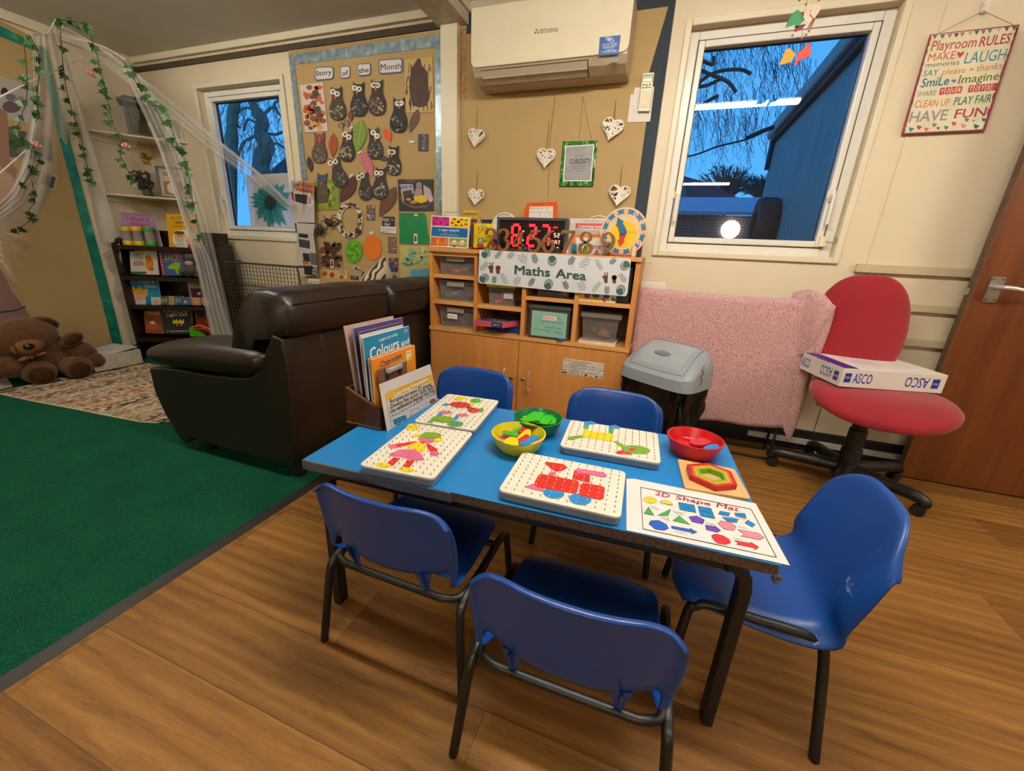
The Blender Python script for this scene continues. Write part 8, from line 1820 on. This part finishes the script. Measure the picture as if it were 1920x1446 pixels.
garland([(106, 36), (132, 40), (160, 48), (174, 80), (188, 130), (196, 165), (205, 200), (212, 235), (232, 262), (226, 290), (240, 320), (252, 350)], 'ivy strand with pink roses falling in front of the corner shelves', 2, 32, ((172, 136), (237, 274)))
garland([(245, 122), (258, 148), (270, 170), (285, 185), (303, 198), (318, 225), (330, 265), (345, 295), (352, 320), (358, 350), (362, 385), (370, 420), (374, 450)], 'ivy strand along the net edge beside the window', 3, 34, None, -.14)
garland([(55, 66), (72, 100), (74, 135), (70, 170), (72, 200), (68, 230)], 'ivy strand hanging from the wall hook over the photo sheet', 4, 14)
garland([(44, 72), (50, 130), (50, 180), (40, 220), (35, 250), (60, 275), (75, 300), (62, 320), (45, 345)], 'ivy strand with a pink rose hanging over the plant photo', 5, 22, ((70, 272),))
garland([(60, 340), (66, 375), (55, 395), (60, 410), (40, 425), (28, 432)], 'short ivy end low on the net above the swag', 6, 9)
# ================================================================== outside the windows
K8 = (1200, 0, 2.892); KL = (340, 120, 4.018)
def o8(a, c, **k): return P(K8[0] + a / K8[2], K8[1] + c / K8[2], **k)
def oL(a, c, **k): return P(KL[0] + a / KL[2], KL[1] + c / KL[2], **k)
b = MB(); b.box((-30, WY + .12, -.75), (25, 60, -.60), M('#3a3d42', .9)); struct(b.build('ground'))
xb = 1.0; far_ = o8(722, 800, x=xb); zt = o8(742, 735, x=xb).z
cl_ = NT('grey_cladding'); tc = cl_.n('TexCoord'); mp = cl_.n('Mapping'); mp.inputs['Scale'].default_value = (8, 8, .5); cl_.l(tc.outputs['Object'], mp.inputs[0]); n_ = cl_.n('TexNoise', i_Scale=2.0, i_Detail=4.0); cl_.l(mp.outputs[0], n_.inputs['Vector'])
cl_.l(cl_.ramp(n_.outputs['Fac'], [(.3, '#8a8680'), (.7, '#a39e96')]), cl_.b.inputs['Base Color']); cl_.b.inputs['Roughness'].default_value = .6
cab = thing('cabin_building', 'neighbouring grey cabin wall and flat roof edge seen through the window', 'building', (xb + 1, 5, -.6))
b = MB(); b.box((xb, 3.0, -.6), (xb + 3, far_.y, zt + .05), cl_.m); b.build('wall', cab)
fh = o8(735, 668, x=xb - .07).z
b = MB(); b.box((xb - .07, 3.0, zt), (xb + 3, far_.y + .15, fh + .06), M('#9a958c', .5)); b.build('roof_fascia', cab, bevel=.03)
b = MB(); b.tube([(xb - .03, 3.0, zt - .05), (xb - .03, far_.y, zt - .05)], .022, M('#2d333c', .6), 8); b.tube([(xb - .02, far_.y - .03, zt - .05), (xb - .02, far_.y - .03, zt - .35)], .03, M('#2d333c', .6), 8); b.build('gutter', cab)
ty = o8(668, 1218, x=xb - .10); b = MB(); Tt = Matrix.Rotation(PI / 2, 4, 'Y')
R_ = .26; b.lathe([(R_ * .55, -.09), (R_ * .95, -.09), (R_, -.05), (R_, .05), (R_ * .95, .09), (R_ * .55, .09)], M('#1b1e23', .7), 28, ty, Tt, closed=True); tag(b.build('rubber_ring', sharp=40), 'dark round rubber ring against the cabin wall outside the window', 'ring')
# brick wall with a round lamp, flat roof, far house
brk = NT('brick_wall'); tc = brk.n('TexCoord'); mp = brk.n('Mapping'); mp.inputs['Rotation'].default_value = (PI / 2, 0, 0); brk.l(tc.outputs['Object'], mp.inputs[0]); bt = brk.n('TexBrick'); bt.inputs['Scale'].default_value = 4.5; bt.inputs['Color1'].default_value = lin('#6a4a44'); bt.inputs['Color2'].default_value = lin('#55403e'); bt.inputs['Mortar'].default_value = lin('#7a7470'); brk.l(mp.outputs[0], bt.inputs['Vector']); brk.l(bt.outputs['Color'], brk.b.inputs['Base Color']); brk.b.inputs['Roughness'].default_value = .9
yb = 9.0; a0 = o8(-60, 1178, y=yb); a1 = o8(640, 1172, y=yb)
bh = thing('brick_building', 'low brick building with a flat roof across the yard', 'building', ((a0.x + a1.x) / 2, yb, -.6))
b = MB(); b.box((a0.x - 3, yb, -.6), (a1.x + .8, yb + 3, a1.z), brk.m); b.build('wall', bh)
rz_ = o8(600, 1085, y=yb + 3.2).z
b = MB(); b.hexa([V((a0.x - 3, yb - .1, a1.z)), V((a1.x + 1, yb - .1, a1.z)), V((a1.x + 1.6, yb + 3.2, rz_)), V((a0.x - 3, yb + 3.2, rz_))] + [V((p[0], p[1], p[2] + .06)) for p in ((a0.x - 3, yb - .1, a1.z), (a1.x + 1, yb - .1, a1.z), (a1.x + 1.6, yb + 3.2, rz_), (a0.x - 3, yb + 3.2, rz_))], M('#8b96a6', .7)); b.build('roof', bh)
lp_ = NT('lamp_glow'); lp_.b.inputs['Emission Color'].default_value = (1, .93, .8, 1); lp_.b.inputs['Emission Strength'].default_value = 9
b = MB(); b.ell(o8(490, 1245, y=yb - .06), (.16, .07, .16), lp_.m, None, 18, 12); tag(b.build('outdoor_lamp', sharp=180), 'glowing round lamp on the brick building', 'lamp')
yh = 17.0; hs = thing('house', 'distant house with a dark pitched roof beyond the flat roof', 'house', tuple(o8(380, 1100, y=yh)))
rm = M('#454852', .9, var=.1)
q = [o8(*c, y=yh) for c in ((255, 1108), (545, 1078), (470, 1040), (380, 995), (240, 955))]
b = MB(); b.prism(q, (0, 4, 0), rm); b.build('roof', hs); b = MB(); b.box((q[0].x - 1.5, yh + .2, -.6), (q[1].x - .5, yh + 3.8, q[1].z), M('#6c625c', .9)); b.build('wall', hs)
b = MB(); b.tube(curve_pts([o8(-150, 925, y=6.5), o8(250, 852, y=6.3), o8(420, 795, y=6.1), o8(580, 755, y=5.9), o8(722, 692, y=5.7)], 6), .010, INK, 6); b.tube([o8(580, 748, y=5.9), o8(660, 712, y=5.8), o8(722, 690, y=5.7)], .022, INK, 6); tag(b.build('overhead_cable'), 'dark overhead cable running to the cabin roof', 'cable')
bark = M('#4a443e', .95); bark2 = M('#413a30', .95, var=.25, scale=8)
def twigs(b, starts, rng, n, mp, lo, drop, m, r0=.006, side=.9):
    for k in range(n):
        u, v = rng.choice(starts); u += rng.uniform(-55, 55); v += rng.uniform(-25, 25); d = rng.uniform(*lo); pts = [mp(u, v, y=d)]
        for j in range(rng.randrange(6, 13)):
            u += rng.uniform(-16, 16) * side; v += rng.uniform(12, 42) * drop; pts.append(mp(u, v, y=d + rng.uniform(-.05, .05)))
            if rng.random() < .55: b.tube([pts[-1], mp(u + rng.uniform(-26, 26), v + rng.uniform(10, 40), y=d)], r0 * .55, m, 3)
        b.tube(pts, [r0 * (1 - .6 * i / len(pts)) for i in range(len(pts))], m, 3)
rng = random.Random(31)
wb = thing('weeping_tree', 'bare weeping tree with hanging twigs outside the window over the storage unit side', 'tree', tuple(V((o8(330, 600, y=8).x - 1.2, 8, -.6))))
b = MB(); tx0 = o8(120, 700, y=8)
b.tube(curve_pts([(tx0.x - .6, 8, -.6), (tx0.x - .5, 8, 2), (tx0.x - .3, 8, 4), (tx0.x + .1, 8, 6)], 5), [.22] * 8 + [.14] * 7 + [.08], bark2, 8); b.build('trunk', wb)
b = MB()
for pts in (((60, 620), (230, 545), (330, 440), (420, 390), (540, 378), (600, 400)), ((60, 300), (200, 420), (330, 470), (450, 420)), ((100, 100), (300, 190), (420, 180), (640, 150)), ((60, 700), (240, 640), (350, 560), (420, 520)), ((340, 330), (390, 350), (400, 310)), ((150, 250), (330, 380), (470, 440), (520, 500))):
    b.tube(curve_pts([o8(u, v, y=8 + .1 * i) for i, (u, v) in enumerate(pts)], 4), .028, bark, 5)
b.build('branches', wb)
b = MB(); st = [(320 + 45 * k, y_) for k in range(14) for y_ in (60, 180, 320)] + [(300 + 40 * k, 450 + 30 * (k % 4)) for k in range(11)]
twigs(b, st, rng, 190, o8, (8.0, 9.0), 1.0, bark, .0050); twigs(b, [(280 + 40 * k, 620) for k in range(11)], rng, 50, o8, (8.0, 9.0), .9, bark, .0045); b.build('twigs', wb)
for cx, w_, n_, lab in ((470, 110, 130, 'round bare tree behind the distant house'), (650, 70, 110, 'bare tree just beside the cabin edge, far off')):
    t = thing('bare_tree', lab, 'tree', tuple(o8(cx, 1090, y=24)), 0, 'far bare trees'); b = MB(); base = (cx, 1085)
    for k in range(n_):
        a = rng.uniform(-1.15, 1.15); L = w_ * rng.uniform(.9, 1.75); e = (cx + math.sin(a) * L, 1085 - math.cos(a) * L * 1.05); m_ = ((cx + e[0]) / 2 + rng.uniform(-8, 8), (1085 + e[1]) / 2 - 12)
        b.tube([o8(*base, y=24), o8(*m_, y=24), o8(*e, y=24)], [.07, .035, .012], bark, 3)
        for j in range(4): f = rng.uniform(.4, .95); b.tube([o8(m_[0] + (e[0] - m_[0]) * f, m_[1] + (e[1] - m_[1]) * f, y=24), o8(e[0] + rng.uniform(-22, 22), e[1] + rng.uniform(-22, 14), y=24)], .014, bark, 3)
    g0 = o8(*base, y=24); b.tube([(g0.x, 24, -.6), g0], [.13, .09], bark, 6); b.build('branches', t)
# the twisted tree outside the reading corner window
tw2 = thing('twisted_tree', 'bare twisted tree outside the reading corner window', 'tree', tuple(V((oL(600, 700, y=6).x, 6, -.6))))
tm = M('#8a7d6c', .95, var=.25, scale=10)
b = MB()
b.tube(curve_pts([oL(640, 1500, y=6), oL(620, 1000, y=6), oL(600, 760, y=6), oL(640, 620, y=6), oL(600, 520, y=6), oL(610, 420, y=6), oL(560, 350, y=6), oL(520, 250, y=6)], 6), [.15] * 12 + [.13] * 12 + [.10] * 12 + [.07] * 7, tm, 8)
b.tube(curve_pts([oL(380, 1500, y=5.6), oL(370, 900, y=5.6), oL(380, 500, y=5.6), oL(400, 300, y=5.6), oL(430, 150, y=5.6)], 6), [.10] * 12 + [.08] * 13, M('#6b7462', .95, var=.25, scale=10), 8); e0 = oL(640, 1500, y=6); b.tube([(e0.x, 6, -.6), e0], .15, tm, 8); b.build('trunk', tw2)
b = MB()
for pts in (((560, 350), (480, 330), (420, 380), (400, 420), (440, 480)), ((600, 400), (680, 330), (720, 345), (700, 300), (780, 250)), ((610, 480), (650, 520), (720, 530), (800, 500), (860, 520)), ((520, 300), (600, 270), (700, 240), (800, 220)), ((640, 620), (720, 600), (790, 640), (860, 620)), ((600, 520), (520, 560), (460, 600), (430, 700)), ((620, 430), (560, 440), (500, 420), (470, 500)), ((700, 300), (740, 380), (800, 400)), ((430, 200), (520, 230), (600, 200))):
    b.tube(curve_pts([oL(u, v, y=6 + .12 * (i % 3)) for i, (u, v) in enumerate(pts)], 5), .022, tm, 5)
b.build('branches', tw2)
b = MB(); st = [(u, v) for u in range(330, 860, 38) for v in (200, 330, 450, 560)]
twigs(b, st, rng, 130, oL, (5.6, 6.6), .75, tm, .0055, 1.6); twigs(b, [(u, 600) for u in range(340, 700, 30)], rng, 40, oL, (5.6, 6.4), 1.2, M('#a89a84', .95), .005, .6); b.build('twigs', tw2)
yr = 12.0; b = MB(); q = [oL(*c, y=yr) for c in ((640, 830), (720, 760), (800, 690), (830, 670), (980, 660), (980, 900), (640, 900))]; b.prism(q, (0, 3, 0), rm); tag(b.build('dark_roof'), 'dark sloping roof beyond the twisted tree', 'roof')
# ---- paper leaf mobile in front of the big window
KM2 = (1200, 0, 3.692)
mo = thing('leaf_mobile', 'hanging thread of coloured paper leaves before the large window', 'mobile', tuple(P(1502, 125, y=2.42)))
def pleaf(pts, col, dy, name='paper_leaf'):
    pg = Page(on_y(2.42 + dy, KM2), NY); pg.slab(pts, M(col, .55, var=.08), .0025); pg.build(name, mo, bevel=.0006)
pleaf([(1095, 65), (1125, 105), (1142, 128), (1125, 150), (1100, 180), (1060, 172), (1005, 192), (1030, 130), (1062, 85)], '#2f8a5c', 0); pleaf([(1140, 75), (1170, 60), (1205, 120), (1185, 150), (1160, 165), (1130, 120)], '#d9c6ae', -.012); pleaf([(1190, 55), (1215, 28), (1250, 35), (1245, 75), (1205, 130), (1180, 100)], '#dfc0a6', -.02)
pleaf([(1075, 178), (1152, 165), (1120, 200), (1098, 212), (1068, 222)], '#8c2434', .012); pleaf([(1195, 130), (1220, 120), (1190, 190), (1160, 212), (1158, 190)], '#a5795a', .006); pleaf([(1035, 330), (1060, 355), (1085, 375), (1060, 400), (1050, 425), (1010, 440), (962, 452), (985, 400), (1005, 350)], '#c99a1e', 0); pleaf([(1165, 295), (1185, 310), (1178, 340), (1192, 372), (1150, 400), (1105, 415), (1072, 462), (1068, 435), (1085, 400), (1095, 365), (1140, 330)], '#d84420', -.01)
b = MB(); c0 = P(1510, -25, y=2.42); c0.z = CZ - .002; b.tube([c0, P(1505, 55, y=2.42), P(1500, 118, y=2.42)], .0008, INK, 4); b.build('thread', mo)
b = MB()
for q in ((1055, 245), (1118, 265), (1150, 240), (1170, 215), (1105, 0), (1148, 28), (1240, 0)): b.ell(P(*pxk(KM2, *q), y=2.419), .005, M('#9a8a74', .4), None, 8, 6)
b.build('beads', mo, sharp=180)
